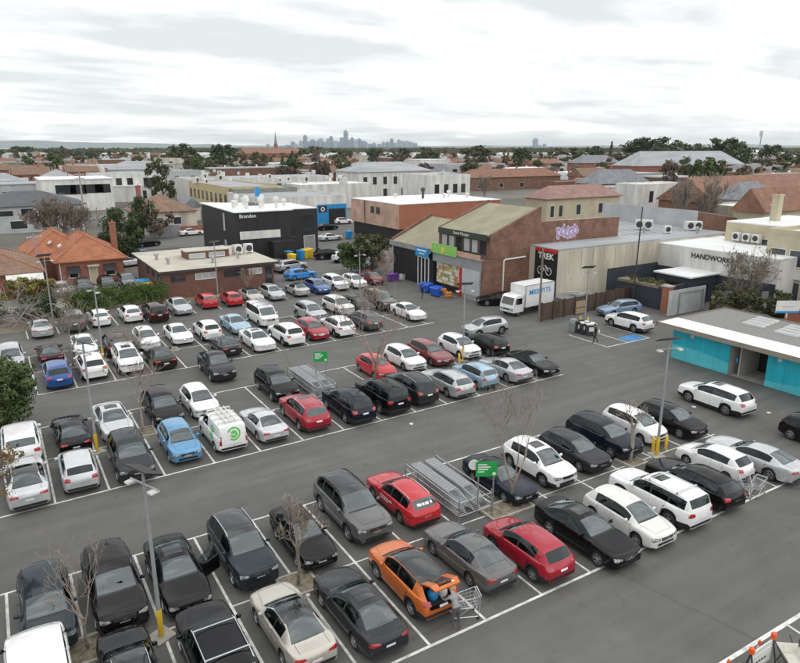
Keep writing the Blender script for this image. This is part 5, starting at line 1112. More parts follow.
def leaves(b, c, rad, n, size, rg, shell=.55, m=0, flat=1.0):
    """n leaf-sized faces through a clump"""
    for _ in range(n):
        th = rg.uniform(0, 2*pi); z = rg.uniform(-1, 1); q = sqrt(1-z*z); k = shell+(1-shell)*rg.random()
        n_ = Vector((q*cos(th), q*sin(th), z)); p = c+Vector((n_.x*rad[0], n_.y*rad[1], n_.z*rad[2]))*k
        d = (n_+Vector((rg.uniform(-.8,.8), rg.uniform(-.8,.8), rg.uniform(-.5,.8)))).normalized(); u = d.orthogonal().normalized(); a = rg.uniform(0, pi); v = d.cross(u)
        e = u*cos(a)+v*sin(a); f = d.cross(e); s = size*rg.uniform(.6, 1.3)
        b.add([p-e*s, p+f*s*.55, p+e*s, p-f*s*.55], [(0,1,2,3)], m)
def branch(b, p, d, ln, r, rg, depth, spread=.6, n=5, up=.15, seg=3, twig=.006, kids=(2, 4), shrink=.68, tips=None):
    pts = [p]; R = [r]; q = p; dd = d.copy()
    for i in range(seg):
        dd = (dd+Vector((rg.uniform(-1,1), rg.uniform(-1,1), rg.uniform(-.5,1)))*.16+Vector((0,0,up*.3))).normalized(); q = q+dd*ln/seg; pts.append(q); R.append(max(twig, r*(1-.55*(i+1)/seg)))
    b.tube(pts, R, n if depth > 1 else 3, cap=False)
    if tips is not None and depth <= 1: tips.append(q)
    if depth <= 0: return
    for k in range(rg.randint(*kids)):
        t = rg.uniform(.35, 1.0) if k else 1.0; i = min(int(t*seg), seg-1); f = t*seg-i; bp = pts[i].lerp(pts[i+1], f); br = R[i]+(R[i+1]-R[i])*f
        a = rg.uniform(0, 2*pi); o = dd.orthogonal().normalized(); o2 = dd.cross(o); nd_ = (dd+(o*cos(a)+o2*sin(a))*spread*rg.uniform(.6, 1.3)+Vector((0,0,up))).normalized()
        branch(b, bp, nd_, ln*shrink*rg.uniform(.75, 1.15), max(twig, br*.66), rg, depth-1, spread, n, up, seg, twig, kids, shrink, tips)
def bare_tree(label, u, v, h, rg_seed, trunk_h=.3, r=.09, depth=5, spread=.62, bark=M_BARK, twig=M_TWIG, kids=(2, 4), twr=.006, lean=(0, 0), group='bare trees in the car park', up=.15, shrink=.68, cat='bare tree', z=0.0, limbs=4, buds=None):
    rg = random.Random(rg_seed); rt = root('bare_tree', label, cat, (u, v, z), 0, group)
    t = MB(); tp = Vector((lean[0]*trunk_h, lean[1]*trunk_h, h*trunk_h)); mid = tp*.5+Vector((rg.uniform(-.05,.05), rg.uniform(-.05,.05), 0))
    t.tube([(0,0,-.05), (0,0,.12), mid, tp], [r*1.35, r*1.05, r*.95, r*.85], 8); t.build('trunk', bark, rt, smooth=60)
    b = MB(); tips = []
    for k in range(limbs):
        a = 2*pi*k/limbs+rg.uniform(-.4, .4); st = .45 if limbs > 1 else .1
        d = Vector((cos(a)*st+lean[0], sin(a)*st+lean[1], 1)).normalized(); branch(b, tp-Vector((0,0,rg.uniform(0, h*.08))), d, h*(1-trunk_h)*.42, r*.62, rg, depth-1, spread, 5, up, 3, twr, kids, shrink, tips)
    tag(b.build('branches', twig, rt), kind='stuff')
    if buds:
        l = MB()
        for p in tips:
            if rg.random() < buds[1]: leaves(l, p, (.12,.12,.12), buds[2], buds[3], rg)
        tag(l.build('leaves', buds[0], rt), kind='stuff')
    return rt
CROWN = {}
def crown_mesh(key, seed, m, n, size, shape='round', clumps=16):
    if key in CROWN: return CROWN[key]
    rg = random.Random(seed); b = MB()                      # unit crown: radius 1, height from 0 to 2
    cs = []
    for k in range(clumps):
        th = rg.uniform(0, 2*pi)
        if shape == 'round': z = rg.uniform(.15, 1.75); rr = sqrt(max(.05, 1-((z-.85)/1.05)**2))*rg.uniform(.25, .8); s = rg.uniform(.26, .46)
        elif shape == 'flat': z = rg.uniform(.9, 1.5); rr = rg.uniform(.1, .95); s = rg.uniform(.22, .36)
        elif shape == 'cone': z = 1.9*k/clumps+.05; rr = .55*(1-z/2.1)*rg.uniform(.5, 1); s = .16+.42*(1-z/2)
        else: z = rg.uniform(.1, 1.8); rr = rg.uniform(.2, .9); s = rg.uniform(.18, .36)
        cs.append((Vector((rr*cos(th), rr*sin(th), z)), s))
    for c, s in cs: leaves(b, c, (s, s, s*.8), n//clumps, size, rg, .35)
    CROWN[key] = b.mesh('crown', m); return CROWN[key]
TRUNKM = {}
def trunk_mesh(key, m, seed=1):
    if key in TRUNKM: return TRUNKM[key]
    rg = random.Random(seed); b = MB(); b.tube([(0,0,-.05), (.0,.0,.25), (.02,.01,.6), (.03,.02,1.0)], [.075, .055, .045, .03], 7)
    for k in range(5):
        a = k*1.3; b.tube([(.02,.01,.5+.08*k), (.25*cos(a), .25*sin(a), .85+.08*k), (.5*cos(a), .5*sin(a), 1.15+.1*k)], [.03, .02, .01], 5)
    TRUNKM[key] = b.mesh('trunk', m); return TRUNKM[key]
def leafy_tree(label, u, v, h, rad, key, m, seed=1, n=1500, size=.09, shape='round', clumps=16, base=.3, bark=M_BARK, group=None, rz=0, z=0, name='leafy_tree', cat='tree'):
    rt = root(name, label, cat, (u, v, z), rz, group)
    c = link('crown', crown_mesh(key, seed, m, n, size, shape, clumps), rt, (0, 0, h*base)); c.scale = (rad, rad, h*(1-base)/2.0); c['kind'] = 'stuff'
    t = link('trunk', trunk_mesh('t', bark), rt); t.scale = (h*.5, h*.5, h*(base+.28)); return rt
# near and middle trees
p = UV(8, 432); leafy_tree('dense dark green round tree at the left edge, leaning over a silver car', -1.0, 45.4, 4.6, 2.15, 'near', M_LMID, 5, 9000, .060, 'round', 34, .12)
leafy_tree('big dark evergreen between the orange roofed house and the side street', 16.4, 110.5, 8.2, 3.9, 'bigdark', M_LDARK, 9, 7000, .055, 'round', 30, .05)
bare_tree('brown twiggy tree behind the orange roofed house', 9.2, 125, 9.0, 31, .12, .22, 6, .7, M_BARK, M_TWIG, (3, 4), .035, group=None, limbs=6, buds=(M_LBROWN, .22, 3, .14))
bare_tree('second brown twiggy tree left of the brown one behind the orange roof', 13.2, 128, 7.5, 33, .12, .2, 5, .75, M_BARK, M_TWIG, (3, 4), .035, group=None, limbs=6, buds=(M_LBROWN, .25, 3, .14))
leafy_tree('loose grey green tree beside the low shop', 44.6, 80.4, 5.6, 2.9, 'shoptree', M_LOLIVE, 12, 5500, .075, 'loose', 40, .10)
leafy_tree('second loose grey green tree by the white wall of the lot', 42.2, 82.0, 5.2, 2.4, 'shoptree2', M_LMID, 13, 4000, .085, 'loose', 30, .10)
leafy_tree('yellow green shrub in front of the brown roofed house', 1.9, 83.0, 3.6, 2.3, 'yel', M_LYEL, 14, 2600, .085, 'loose', 26, .05, name='garden_shrub', cat='shrub')
leafy_tree('second yellow green shrub in front of the white awning', 4.6, 84.5, 3.0, 1.6, 'yel', M_LYEL, 14, 2600, .085, 'loose', 26, .05, rz=1.2, name='garden_shrub', cat='shrub')
leafy_tree('dark bush among the fallen grey branches', 3.0, 75.5, 2.6, 2.6, 'dbush', M_LDARK, 15, 3000, .07, 'round', 22, .0, name='dark_bush', cat='bush')
leafy_tree('dark bush at the left edge behind the fallen grey branches', -1.8, 77.0, 2.4, 2.6, 'dbush', M_LDARK, 15, 3000, .07, 'round', 22, .0, rz=2, name='dark_bush', cat='bush')
leafy_tree('brown green small tree at the red fence by the cottage', 27.0, 132.5, 6.0, 3.0, 'cott', M_LBROWN, 16, 1800, .10, 'loose', 24, .2)
leafy_tree('dark round tree in front of the cottage', 25.0, 137.5, 8.0, 3.2, 'bigdark', M_LDARK, 9, 7000, .055, 'round', 30, .2)
leafy_tree('tall olive eucalyptus beside the yellow beige building', *tuple(viewpt(205, 171)), 13.0, 4.4, 'euc', M_LOLIVE, 17, 3000, .075, 'loose', 32, .18)
leafy_tree('clipped round topped green tree left of the cream villa', *tuple(viewpt(292, 350)), 11.5, 6.6, 'clip', M_LMID, 18, 3500, .07, 'round', 30, .15)
# the big leafless shrub by the toilets
bs = bare_tree('tangled olive brown shrub tree behind the toilet block', 65.0, 38.3, 7.2, 41, .10, .12, 6, .7, M_BARK, M_TWIG, (2, 4), .012, group=None, limbs=7, buds=(M_LOLIVE, .25, 3, .08))
leafy_tree('olive bush at the foot of the tangled shrub tree', 63.8, 38.0, 3.6, 2.6, 'obush', M_LOLIVE, 19, 3200, .07, 'loose', 30, .05, name='olive_bush', cat='bush')
leafy_tree('second olive bush further right behind the toilet block', 65.5, 35.0, 3.4, 2.4, 'obush', M_LOLIVE, 19, 3200, .07, 'loose', 30, .05, rz=2.0, name='olive_bush', cat='bush')
# car park trees
T = [
 ('small bare tree in the twig framed bed at bottom left',.75,22.1,4.6,51,.30,.055,5,.62,(2,3),.008),
 ('small dense bare tree beside the old black small sedan',8.45,21.6,4.1,52,.42,.075,6,.75,(3,3),.008),
 ('tall thin bare tree rising from the bed below the green sign',19.7,21.7,7.6,53,.20,.075,5,.42,(2,3),.008),
 ('pale pruned tree behind the white four wheel drive with roof bars',28.6,22.0,3.7,54,.55,.11,5,.8,(2,3),.010),
 ('largest bare tree, standing in the middle double row',23.0,40.9,8.2,55,.20,.14,6,.85,(2,3),.010),
 ('bare tree between the plum and pale silver cars',6.1,40.4,5.0,56,.38,.075,5,.65,(2,4),.009),
 ('bare tree behind the deep blue four wheel drive',3.9,56.4,5.6,57,.30,.07,5,.7,(2,4),.010),
 ('bare twigs beside the dark brown sedan',8.6,55.6,3.4,58,.2,.05,5,.8,(2,4),.009),
 ('reddish bare tree before the dark green tree by the shops',41.2,70.5,4.6,59,.25,.07,5,.6,(3,4),.011),
 ('bare tree in front of the grey four wheel drive in the far double row',31.6,56.8,4.0,60,.25,.06,5,.7,(3,4),.010),
 ('thin bare tree before the brick building corner',25.0,75.8,3.4,61,.3,.05,5,.6,(2,4),.010),
 ('thin bare tree in front of the hedge and the grey four wheel drive',5.2,73.2,4.4,62,.2,.06,5,.7,(3,4),.010),
 ('bare tree at the left edge of the far double row',-2.2,57.5,4.8,63,.3,.07,5,.7,(2,4),.010),
]
for lb, u, v, h, sd, th, r_, dp, sp, kd, tw in T:
    bare_tree(lb, u, v, h, sd, th, r_, dp, sp, M_BARKP if 'pale' in lb else M_BARK, M_TWIGR if 'reddish' in lb or 'largest' in lb else M_TWIG, kd, tw)
bare_tree('tall bare tree in front of the white villa at right', 96, 66, 13, 71, .25, .22, 6, .55, M_BARK, M_TWIG, (3, 4), .04, group=None)
for i, (px, py, h) in enumerate(((447,204,9),(425,205,8),(465,203,9),(484,200,8),(540,186,9),(552,180,8),(575,180,9))):
    p = UV(px, py); bare_tree(['bare street tree before the cream villa','bare street tree left one before the cream villa','bare street tree before the terrace shop','bare street tree right of the terrace shop','brown bare tree before the brick roofs','brown bare tree behind the pink roofed house','brown bare tree left of the brick mansion'][i], p.x, p.y, h, 80+i, .2, .2, 5, .65, M_BARK, M_TWIG, (3, 4), .05, group='bare street trees beyond the shops', limbs=5)
for i, (px, d, h, rd) in enumerate(((262,330,11,8),(325,300,11,9),(292,300,9,6),(395,340,9,7))):
    q = viewpt(d, px); bare_tree(['round brown leafless crown before the brick church','round brown leafless crown before the white warehouse','small brown leafless crown between two larger ones','brown leafless crown left of the cream villa'][i], q.x, q.y, h, 90+i, .12, .25, 6, .85, M_BARK, M_TWIGR, (3, 4), .07, group='leafless crowns beyond the flat roofs', limbs=7, buds=(M_LBROWN, .5, 3, .4))
# fallen grey branches at the left
fb = root('fallen_branches', 'heap of long grey leafless branches sprawling beside the silver sedan', 'branches', (0, 0, 0)); rg = random.Random(9); b = MB()
for k in range(46):
    p = Vector((rg.uniform(-4.5, 2.8), rg.uniform(71.2, 75.5), rg.uniform(.0, .9))); d = Vector((rg.uniform(-1, -.1) if rg.random() < .7 else rg.uniform(0, .8), rg.uniform(-.7, .4), rg.uniform(.1, .7))).normalized()
    branch(b, p, d, rg.uniform(1.4, 3.0), rg.uniform(.03, .075), rg, 2, .5, 5, .0, 3, .014, (2, 3))
tag(b.build('branches', M_TWIGG, fb), kind='stuff')
sb = MB(); sb.v = [(-8, 70.2, .012), (3.9, 70.8, .012), (4.4, 77.2, .012), (-8, 77.2, .012)]; sb.f = [(0,1,2,3)]; sb.m = [0]; tag(sb.build('soil_strip', M_SOIL), kind='structure')
sb = MB(); sb.v = [(5.0, 75.0, .012), (29.5, 76.0, .012), (29.5, 77.19, .012), (5.0, 79.6, .012)]; sb.f = [(0,1,2,3)]; sb.m = [0]; tag(sb.build('soil_strip', M_SOIL), kind='structure')
# clipped hedge
hr = root('clipped_hedge', 'clipped green hedge between the house yard and the car park', 'hedge', (0, 0, 0)); rg = random.Random(2); b = MB()
for k in range(170):
    t_ = k/169; c = Vector((5.4+10.2*t_, 75.9+1.0*t_+rg.uniform(-.25,.25), rg.uniform(.35, 2.2))); s = rg.uniform(.5, .85); leaves(b, c, (s, s*.85, s*.75), 120, .085, rg, .5)
tag(b.build('foliage', M_HEDGE, hr), kind='stuff')
b = MB()
for k in range(16): 
    u = 5.6+k*.65; b.tube([(u, 75.95+u*.0, 0), (u+.1, 76.1, .8), (u-.1, 76.2, 1.5)], [.04, .03, .015], 5)
b.build('stem', M_BARK, hr)
# foliage that hangs into the lower left corner: a street tree with few autumn leaves, standing just outside the frame
at = bare_tree('autumn tree with sparse yellow brown leaves at the left edge', *tuple(UV(-36, 476, 4.6))[:2], 6.6, 101, .35, .11, 6, .75, M_BARK, M_TWIG, (3, 3), .008, group=None, limbs=7, cat='tree', buds=(M_LAUT, .8, 3, .065))
# far trees
rg = random.Random(77); FK = [('f1', M_LDARK, 'round', 1), ('f2', M_LOLIVE, 'loose', 2), ('f3', M_LDARK, 'round', 3), ('f4', M_LMID, 'round', 4), ('f5', M_LBROWN, 'loose', 5), ('f6', M_LOLIVE, 'round', 6)]
def far_tree(q, h, rad, k, label, group, base=.15, shape=None):
    key, m, sh, sd = FK[k]
    if shape: key, sh = key+shape, shape
    return leafy_tree(label, q.x, q.y, h, rad, key, m, sd+40, 700, .13, sh, 18, base, group=group, rz=rg.uniform(0, 6), name='far_tree')
SK = [(42,900,14,12,2,'flat','dark umbrella topped pine at far left on the skyline'),(80,1000,11,8,2,'cone','dark conical pine at far left on the skyline'),(67,1000,9,11,0,None,'low dark crown left of the conical pine'),(110,700,9,9,1,None,'olive tree row behind the white townhouses'),(94,760,8,10,0,None,'dark low tree on the left skyline before the sea'),
 (195,520,15,11,0,None,'large dark tree left of the brick church on the skyline'),(232,520,15,13,2,None,'largest dark round tree left of the brick church'),(185,560,11,7,3,None,'small green tree beside the larger dark tree on the skyline'),(288,420,8,3,2,'cone','dark conical tree in front of the brick church'),(315,600,13,9,1,None,'olive tree below the city towers'),(340,560,12,9,5,None,'olive round tree below the tallest city tower'),(376,700,11,9,0,None,'dark tree right of the clipped round tree'),
 (403,620,12,8,2,None,'dark round tree right below the city towers'),(428,640,12,12,1,None,'broad olive tree behind the white modern block'),(475,520,16,13,5,'flat','broad flat topped tree behind the pale office'),(467,330,8,5,0,None,'dark bush beside the stair tower block'),(515,480,13,9,2,None,'dark round tree right of the pale office'),(600,560,16,3.0,2,'cone','dark pencil pine above the brick mansion'),
 (560,600,12,12,1,None,'olive tree left of the brick mansion'),(585,620,13,10,0,None,'dark tree behind the brick mansion'),(622,520,18,13,0,None,'left one of the large dark trees behind the school'),(640,500,20,13,2,None,'tallest dark tree behind the school roof'),(662,520,17,11,3,None,'green tree right of the tallest behind the school'),(680,560,15,10,0,None,'dark tree above the school ridge'),
 (706,430,19,10,2,None,'big dark tree right of the school on the skyline'),(722,460,16,9,0,None,'dark tree beside the big one right of the school'),(752,560,15,8,2,None,'dark round tree right of the radio mast'),(778,380,11,9,1,None,'olive tree at the right edge of the skyline'),(798,340,11,9,5,None,'olive tree cut off by the right edge'),(745,330,9,9,4,None,'brown tree before the far flats'),(766,300,8,8,1,None,'olive shrubs tree above the terracotta hall'),(690,470,13,8,1,None,'olive tree between the school and the big dark tree')]
for px, d, h, rd, k, sh, lb in SK: far_tree(viewpt(d, px), h*1.15+d*.006, rd*1.2, k, lb, None, shape=sh)
cnt = 0
for i in range(2000):
    dep = 205*math.exp(rg.random()*2.1); px = rg.uniform(-10, 810); q = viewpt(dep, px)
    if any((q-t_).length < 10 for t_ in taken): continue
    if dep < 310 and px < 620: continue
    rd = rg.uniform(3.0, 6.5); h = rg.uniform(8, 15); k = rg.choice((0, 0, 1, 1, 2, 3, 4, 4, 5))
    far_tree(q, h, rd, k, 'leafy tree small among the distant roofs' if k != 4 else 'brown leafless tree small among the distant roofs', 'trees of the distant suburb' if k != 4 else 'brown trees of the distant suburb'); cnt += 1
    if cnt >= 300: break
# beyond that the roofs and crowns run together
b = MB(); rg = random.Random(5)
for i in range(5600):
    dep = 1150*math.exp(rg.random()*1.8); px = rg.uniform(-30, 830); q = viewpt(dep, px); s = rg.uniform(5, 12)
    if px < 150 and dep > 2200: continue
    c = Vector((q.x, q.y, s*.35))
    for _ in range(7):
        a = rg.uniform(0, 2*pi); w_ = s*rg.uniform(.5, 1.0); hh = s*rg.uniform(.45, .9); o = Vector((cos(a), sin(a), 0)); p = c+Vector((rg.uniform(-s, s), rg.uniform(-s, s), rg.uniform(-1, s*.25)))
        b.add([p-o*w_, p+Vector((0,0,-hh*.5)), p+o*w_, p+o*w_*.4+Vector((0,0,hh)), p-o*w_*.5+Vector((0,0,hh*.8))], [(0,1,2,3,4)])
tag(b.build('far_woods', leaf_mat('hazed_far_leaves', (.055,.072,.040), (.125,.135,.080), .01)), kind='stuff')  # greens paled beyond the nearer trees, haze mixed into the leaf colour
b = MB()
for i in range(5200):
    dep = 1100*math.exp(rg.random()*1.6); px = rg.uniform(-30, 830); q = viewpt(dep, px); s = rg.uniform(6, 13)
    if px < 150 and dep > 2200: continue
    b.box(q.x-s, q.x+s, q.y-s, q.y+s, 0, rg.uniform(3.5, 8.5), rg.choice((0,1,1,2,2,3)))
tag(b.build('far_roofs', [M_TTERRA, M_RWHITE, M_WHITE, M_CREAM]), kind='stuff')
# ------------------------------------------------------------------ every car: kind, colour, where it shows, nose (N away / S towards the camera), look
ROW_A, ROW_B, ROW_C, ROW_D = 'cars in the nearest double row', 'cars in the middle double row', 'cars in the far double row', 'cars along the far edge of the car park'
CARS = [
 # nearest double row, front side
 (ROW_A, [
 ('fullvan','white',40,676,'N','white van cut off by the bottom edge, its pale roof beside a black wagon','norails blackmirror'),
 ('wagon','black',131,672,'N','black wagon with silver roof rails at the bottom edge, right of the white van','glassroof'),
 ('boxy','black',217,650,'N','black four wheel drive with two silver roof bars across its roof','bars'),
 ('coupe','champagne',291,622,'N','champagne coupe with a black glass roof beside the small tree bed','glassroof'),
 ('sedan','darkgrey',358,606,'N','dark grey sedan with glass roof panel, between the champagne coupe and the orange car','sunroof'),
 ('crossover','orange',411,574,'N','orange small four wheel drive with its tailgate raised','glassroof boot blackrails'),
 ('sedan','midgrey',468,552,'N','mid grey sedan parked right of the orange car','shortsedan'),
 ('crossover','crimson',527,545,'N','crimson small crossover between the mid grey and black sedans','privacy norails'),
 ('bigsedan','black',585,530,'S','black sedan with chrome grille facing the near lane, beside the crimson crossover','sunroof'),
 ('hatch','offwhite',628,515,'S','off white hatchback facing the near lane beside the white four wheel drive','' ),
 ('boxy','white',658,494,'N','large white four wheel drive with black roof bars beside a black wagon','privacy bars sunroof'),
 ('wagon','black',693,480,'N','long black wagon with shopping trolleys behind its tail','privacy blackrails'),
 ('small','white',714,459,'N','white small hatchback squeezed between the long black wagon and the silver sedan','privacy'),
 ('bigsedan','silver',754,456,'N','silver sedan last in the nearest row, beside the white small hatchback',''),
 # back side
 ('suv','bluegrey',46,604,'S','blue black four wheel drive above the white van, first in the nearest row','norails'),
 ('bigsuv','plum',113,583,'S','dark plum four wheel drive with wide chrome grille beside the small bare tree','norails'),
 ('sedan','black',176,571,'S','black sedan with its driver door standing open','opendoor sunroof'),
 ('bigsuv','bluegrey',241,546,'S','blue grey four wheel drive with silver rails beside the open door','glassroof'),
 ('oldsedan','black',302,534,'S','old black small sedan half hidden behind a bare tree',''),
 ('bigsuv','midgrey',351,505,'S','grey luxury four wheel drive with a glass roof, left of the red wagon','glassroof blackrails'),
 ('wagon','red',402,495,'N','bright red wagon with white writing, beside the trolley bay',''),
 ('oldsedan','navy',499,477,'S','old dark navy sedan under the tall thin tree, right of the trolley bay',''),
 ('crossover','white',538,461,'S','white compact crossover with dark sunroof, right of the old navy sedan','sunroof norails'),
 ('hatch','darkgrey',574,449,'S','charcoal hatchback between the white crossover and the navy four wheel drive',''),
 ('suv','navy',603,434,'S','dark navy low four wheel drive between charcoal and white hatchbacks','norails'),
 ('mpv','white',634,424,'S','white small hatchback with red tail lamps near a lamp post, facing the camera',''),
 ('hatch','black',671,419,'S','black hatchback at the right end of the nearest double row',''),
 ]),
 (ROW_B, [
 ('boxy','white',21,441,'N','white boxy wagon under the dense green tree at the left edge','norails'),
 ('bigsedan','palesilver',26,480,'N','pale silver sedan with dark glass roof behind the autumn leaves at left','glassroof'),
 ('sedan','black',71,432,'N','black sedan with red tail lamps above the silver small hatchback',''),
 ('mpv','palesilver',78,467,'N','silver small hatchback with tall red tail lamps facing away','privacy'),
 ('sedan','palesilver',113,420,'S','pale silver sedan with sunroof beside the lamp post with yellow sleeve','sunroof'),
 ('suv','darkgrey',130,454,'S','dark grey four wheel drive behind the nearest lamp panel','norails'),
 ('suv','plum',162,406,'S','plum four wheel drive behind the sky blue hatchback','norails'),
 ('hatch','skyblue',179,440,'S','sky blue hatchback facing the middle lane',''),
 ('hatch','white',199,400,'S','white hatchback facing forward above the white van with green logo',''),
 ('van','white',222,428,'N','white delivery van with green round logo on its back door',''),
 ('coupe','palesilver',263,422,'N','silver two door coupe between the white van and the red four wheel drive',''),
 ('suv','black',276,383,'S','black four wheel drive beside the far trolley bay','norails'),
 ('suv','crimson',304,410,'N','red four wheel drive with dark sunroof facing away','sunroof'),
 ('suv','navy',348,403,'N','navy black four wheel drive right of the red four wheel drive','norails privacy'),
 ('boxy','black',382,394,'N','large black four wheel drive with roof rack under the big bare tree','privacy blackrails'),
 ('small','red',376,366,'S','red small hatchback behind the trunk of the big bare tree',''),
 ('suv','darkgrey',411,386,'N','dark grey four wheel drive next to a large black one','privacy'),
 ('hatch','white',404,357,'S','white hatchback between the red small car and the dark red wagon',''),
 ('wagon','silver',447,381,'N','silver wagon with roof rails between dark grey and light blue cars',''),
 ('wagon','darkred',430,352,'S','dark red wagon between two white hatchbacks','norails'),
 ('mpv','lightblue',475,374,'N','light blue rounded hatchback facing away',''),
 ('hatch','white',459,346,'S','white hatchback with black grille beside a lamp post with yellow base',''),
 ('sedan','silver',505,368,'N','silver sedan between the light blue hatchback and the black convertible',''),
 ('crossover','black',487,343,'N','black crossover behind the white hatchback, near the lane end','norails privacy'),
 ('coupe','black',532,362,'S','black convertible with a fabric roof at the end of its row','softtop'),
 ]),
 (ROW_C, [
 ('suv','silver',11,358,'S','silver grey four wheel drive half behind the green tree at the left edge','norails'),
 ('sedan','maroon',50,353,'N','dark maroon sedan behind the deep blue four wheel drive',''),
 ('suv','blue',57,372,'N','deep blue four wheel drive facing away','privacy'),
 ('sedan','white',84,345,'S','white sedan behind a black lamp panel',''),
 ('suv','white',91,364,'N','white four wheel drive with dark window right of the deep blue one','privacy norails'),
 ('suv','maroon',115,343,'N','maroon four wheel drive with pale roof behind a white four wheel drive','norails'),
 ('suv','white',127,358,'S','white four wheel drive with large black grille facing forward','sunroof norails'),
 ('hatch','white',146,338,'S','white hatchback behind the dark brown sedan',''),
 ('sedan','brown',160,356,'N','dark brown sedan with twigs in front, facing away',''),
 ('sedan','white',178,333,'S','white sedan with large headlamps, left of a white black roofed car',''),
 ('crossover','white',207,329,'N','white crossover with dark rear window and black lower trim','privacy blackrails'),
 ('coupe','darkgrey',225,344,'N','charcoal fastback near the black pickup',''),
 ('sedan','lightblue',235,323,'S','pale blue silver sedan left of the white van with ladders',''),
 ('bigsedan','white',257,339,'S','white large coupe in front of the white van with ladders','sunroof'),
 ('suv','white',286,333,'N','white four wheel drive facing away, left of the red hatchback','norails privacy'),
 ('hatch','crimson',312,329,'S','crimson hatchback facing forward in the far double row',''),
 ('suv','silver',310,312,'S','silver four wheel drive with black sides behind the crimson hatchback','blackrails'),
 ('suv','white',337,325,'N','white four wheel drive right of the crimson hatchback','' ),
 ('suv','offwhite',338,305,'S','cream white four wheel drive behind a shrub bed','norails'),
 ('suv','grey',364,319,'N','grey four wheel drive veiled by bare twigs','norails'),
 ('suv','darkgrey',358,304,'S','dark grey four wheel drive in the back side of the far double row','norails'),
 ('boxy','olive',380,300,'S','olive grey four wheel drive near the end of the far double row','norails'),
 ('sedan','white',408,311,'S','white sedan last in the far double row, before the shops',''),
 ]),
 (ROW_D, [
 ('sedan','silver',41,327,'N','silver sedan beside the grey fallen branches',''),
 ('boxy','grey',73,320,'N','grey four wheel drive in front of the hedge beside the light pole','norails privacy'),
 ('mpv','white',99,317,'N','white hatchback first in front of the clipped hedge',''),
 ('hatch','white',130,313,'N','second white hatchback in front of the clipped hedge',''),
 ('boxy','maroon',155,311,'N','maroon four wheel drive with spare wheel in front of the hedge','spare privacy norails'),
 ('sedan','silver',179,306,'S','silver sedan at the right end of the hedge',''),
 ('mpv','red',206,300,'N','red small hatchback left one of two before the brick building',''),
 ('small','red',231,298,'N','red small hatchback right one of two before the brick building','privacy'),
 ('coupe','champagne',251,295,'S','champagne coupe with dark top before the brick building','softtop'),
 ('wagon','silver',272,292,'S','silver wagon at the right corner of the brick building','norails'),
 ('coupe','silver',297,289,'N','silver convertible with black fabric roof up','softtop'),
 ('wagon','blue',317,286,'S','blue wagon between the silver convertible and a white four wheel drive','norails'),
 ('suv','white',335,282,'S','white four wheel drive right of the blue wagon','norails'),
 ('hatch','white',354,281,'S','white hatchback at the right end of the far edge row',''),
 ('small','darkred',372,278,'S','dark red small car under the green tree by the shops',''),
 ]),
 ('cars in the lots behind the car park', [
 ('hatch','brightblue',300,274,8,'bright blue hatchback parked side on behind the wire fence',''),
 ('suv','silver',291,266,15,'silver four wheel drive behind the bright blue hatchback','norails'),
 ('suv','midgrey',277,265,15,'grey four wheel drive tucked between brick building and bright blue car','norails'),
 ('suv','black',329,254,-10,'black four wheel drive behind the wire fence','norails'),
 ('suv','white',347,257,-12,'white four wheel drive behind the wire fence, left of the green tree','norails'),
 ('sedan','palesilver',330,237,5,'pale silver sedan beside the black building',''),
 ('sedan','black',327,227,5,'black sedan parked near the blue shop sign',''),
 ('hatch','white',343,221,-5,'white hatchback in front of the blue shop sign',''),
 ('sedan','white',191,232,5,'white sedan parked on the side street by the red fence',''),
 ('hatch','white',62,289,'S','white hatchback in the yard of the orange roofed house',''),
 ('suv','darkgrey',84,287,'S','dark grey four wheel drive in the yard below the orange roof','norails'),
 ('suv','black',107,284,'S','black four wheel drive with silver bonnet in the house yard','norails'),
 ('suv','midgrey',127,281,'S','grey four wheel drive in the house yard, last beside the path','norails'),
 ('hatch','darkgrey',144,291,0,'dark car half hidden behind the end of the hedge',''),
 ('sedan','palesilver',127,262,20,'pale car parked behind the orange roofed house',''),
 ('hatch','steelblue',133,252,20,'blue car between the big dark tree and the brick building',''),
 ('sedan','black',146,243,20,'dark car parked in the street beside the big dark tree',''),
 ('sedan','black',499,299,150,'black car parked beside the white truck',''),
 ('wagon','steelblue',619,308,172,'blue wagon parked sideways along the timber fence','norails'),
 ('suv','white',629,321,'N','white wagon parked on the blue marked bay','norails'),
 ('sedan','palesilver',616,287,180,'pale car half hidden behind the timber fence',''),
 ]),
 ('cars driving in the lanes', [
 ('suv','white',716,396,'N','white four wheel drive moving past the turquoise building','sunroof privacy norails'),
 ('ute','darkgrey',216,364,'S','dark grey pickup driving along the lane',''),
 ('crossover','silver',485,327,178,'silver wagon crossing the lane end near the white truck','norails'),
 ('hatch','black',823,435,'S','black car cut off by the right edge',''),
 ]),
]
MADE = {}
for grp, lst in CARS:
    for kind, col, px, py, d, label, opt in lst:
        K = KIND[kind]; p = UV(px, py, K['H']*.44); a = {'N': 90, 'S': -90}.get(d, d)
        a += random.uniform(-1.3, 1.3); s = (random.uniform(.965, 1.03), random.uniform(.98, 1.02), random.uniform(.965, 1.035))
        if grp == ROW_A and kind in ('bigsuv', 'suv', 'wagon') and px < 260: s = (s[0]*.97, s[1]*.95, s[2]*.97)
        if grp == ROW_A: s = tuple(x*.975 for x in s)
        MADE[label] = make_car(kind, col, label, p.x, p.y, a, group=grp, near=(p.y < 47), opt=opt, scale=s,
            cat={'van': 'van', 'fullvan': 'van', 'ute': 'pickup'}.get(kind, 'car'))
p = UV(262, 314, .9)
LADDERVAN = make_car('fullvan', 'white', 'white work van with ladder rack on its roof in the far double row', p.x, p.y, -90, cat='van', group=ROW_C, near=False, opt='')
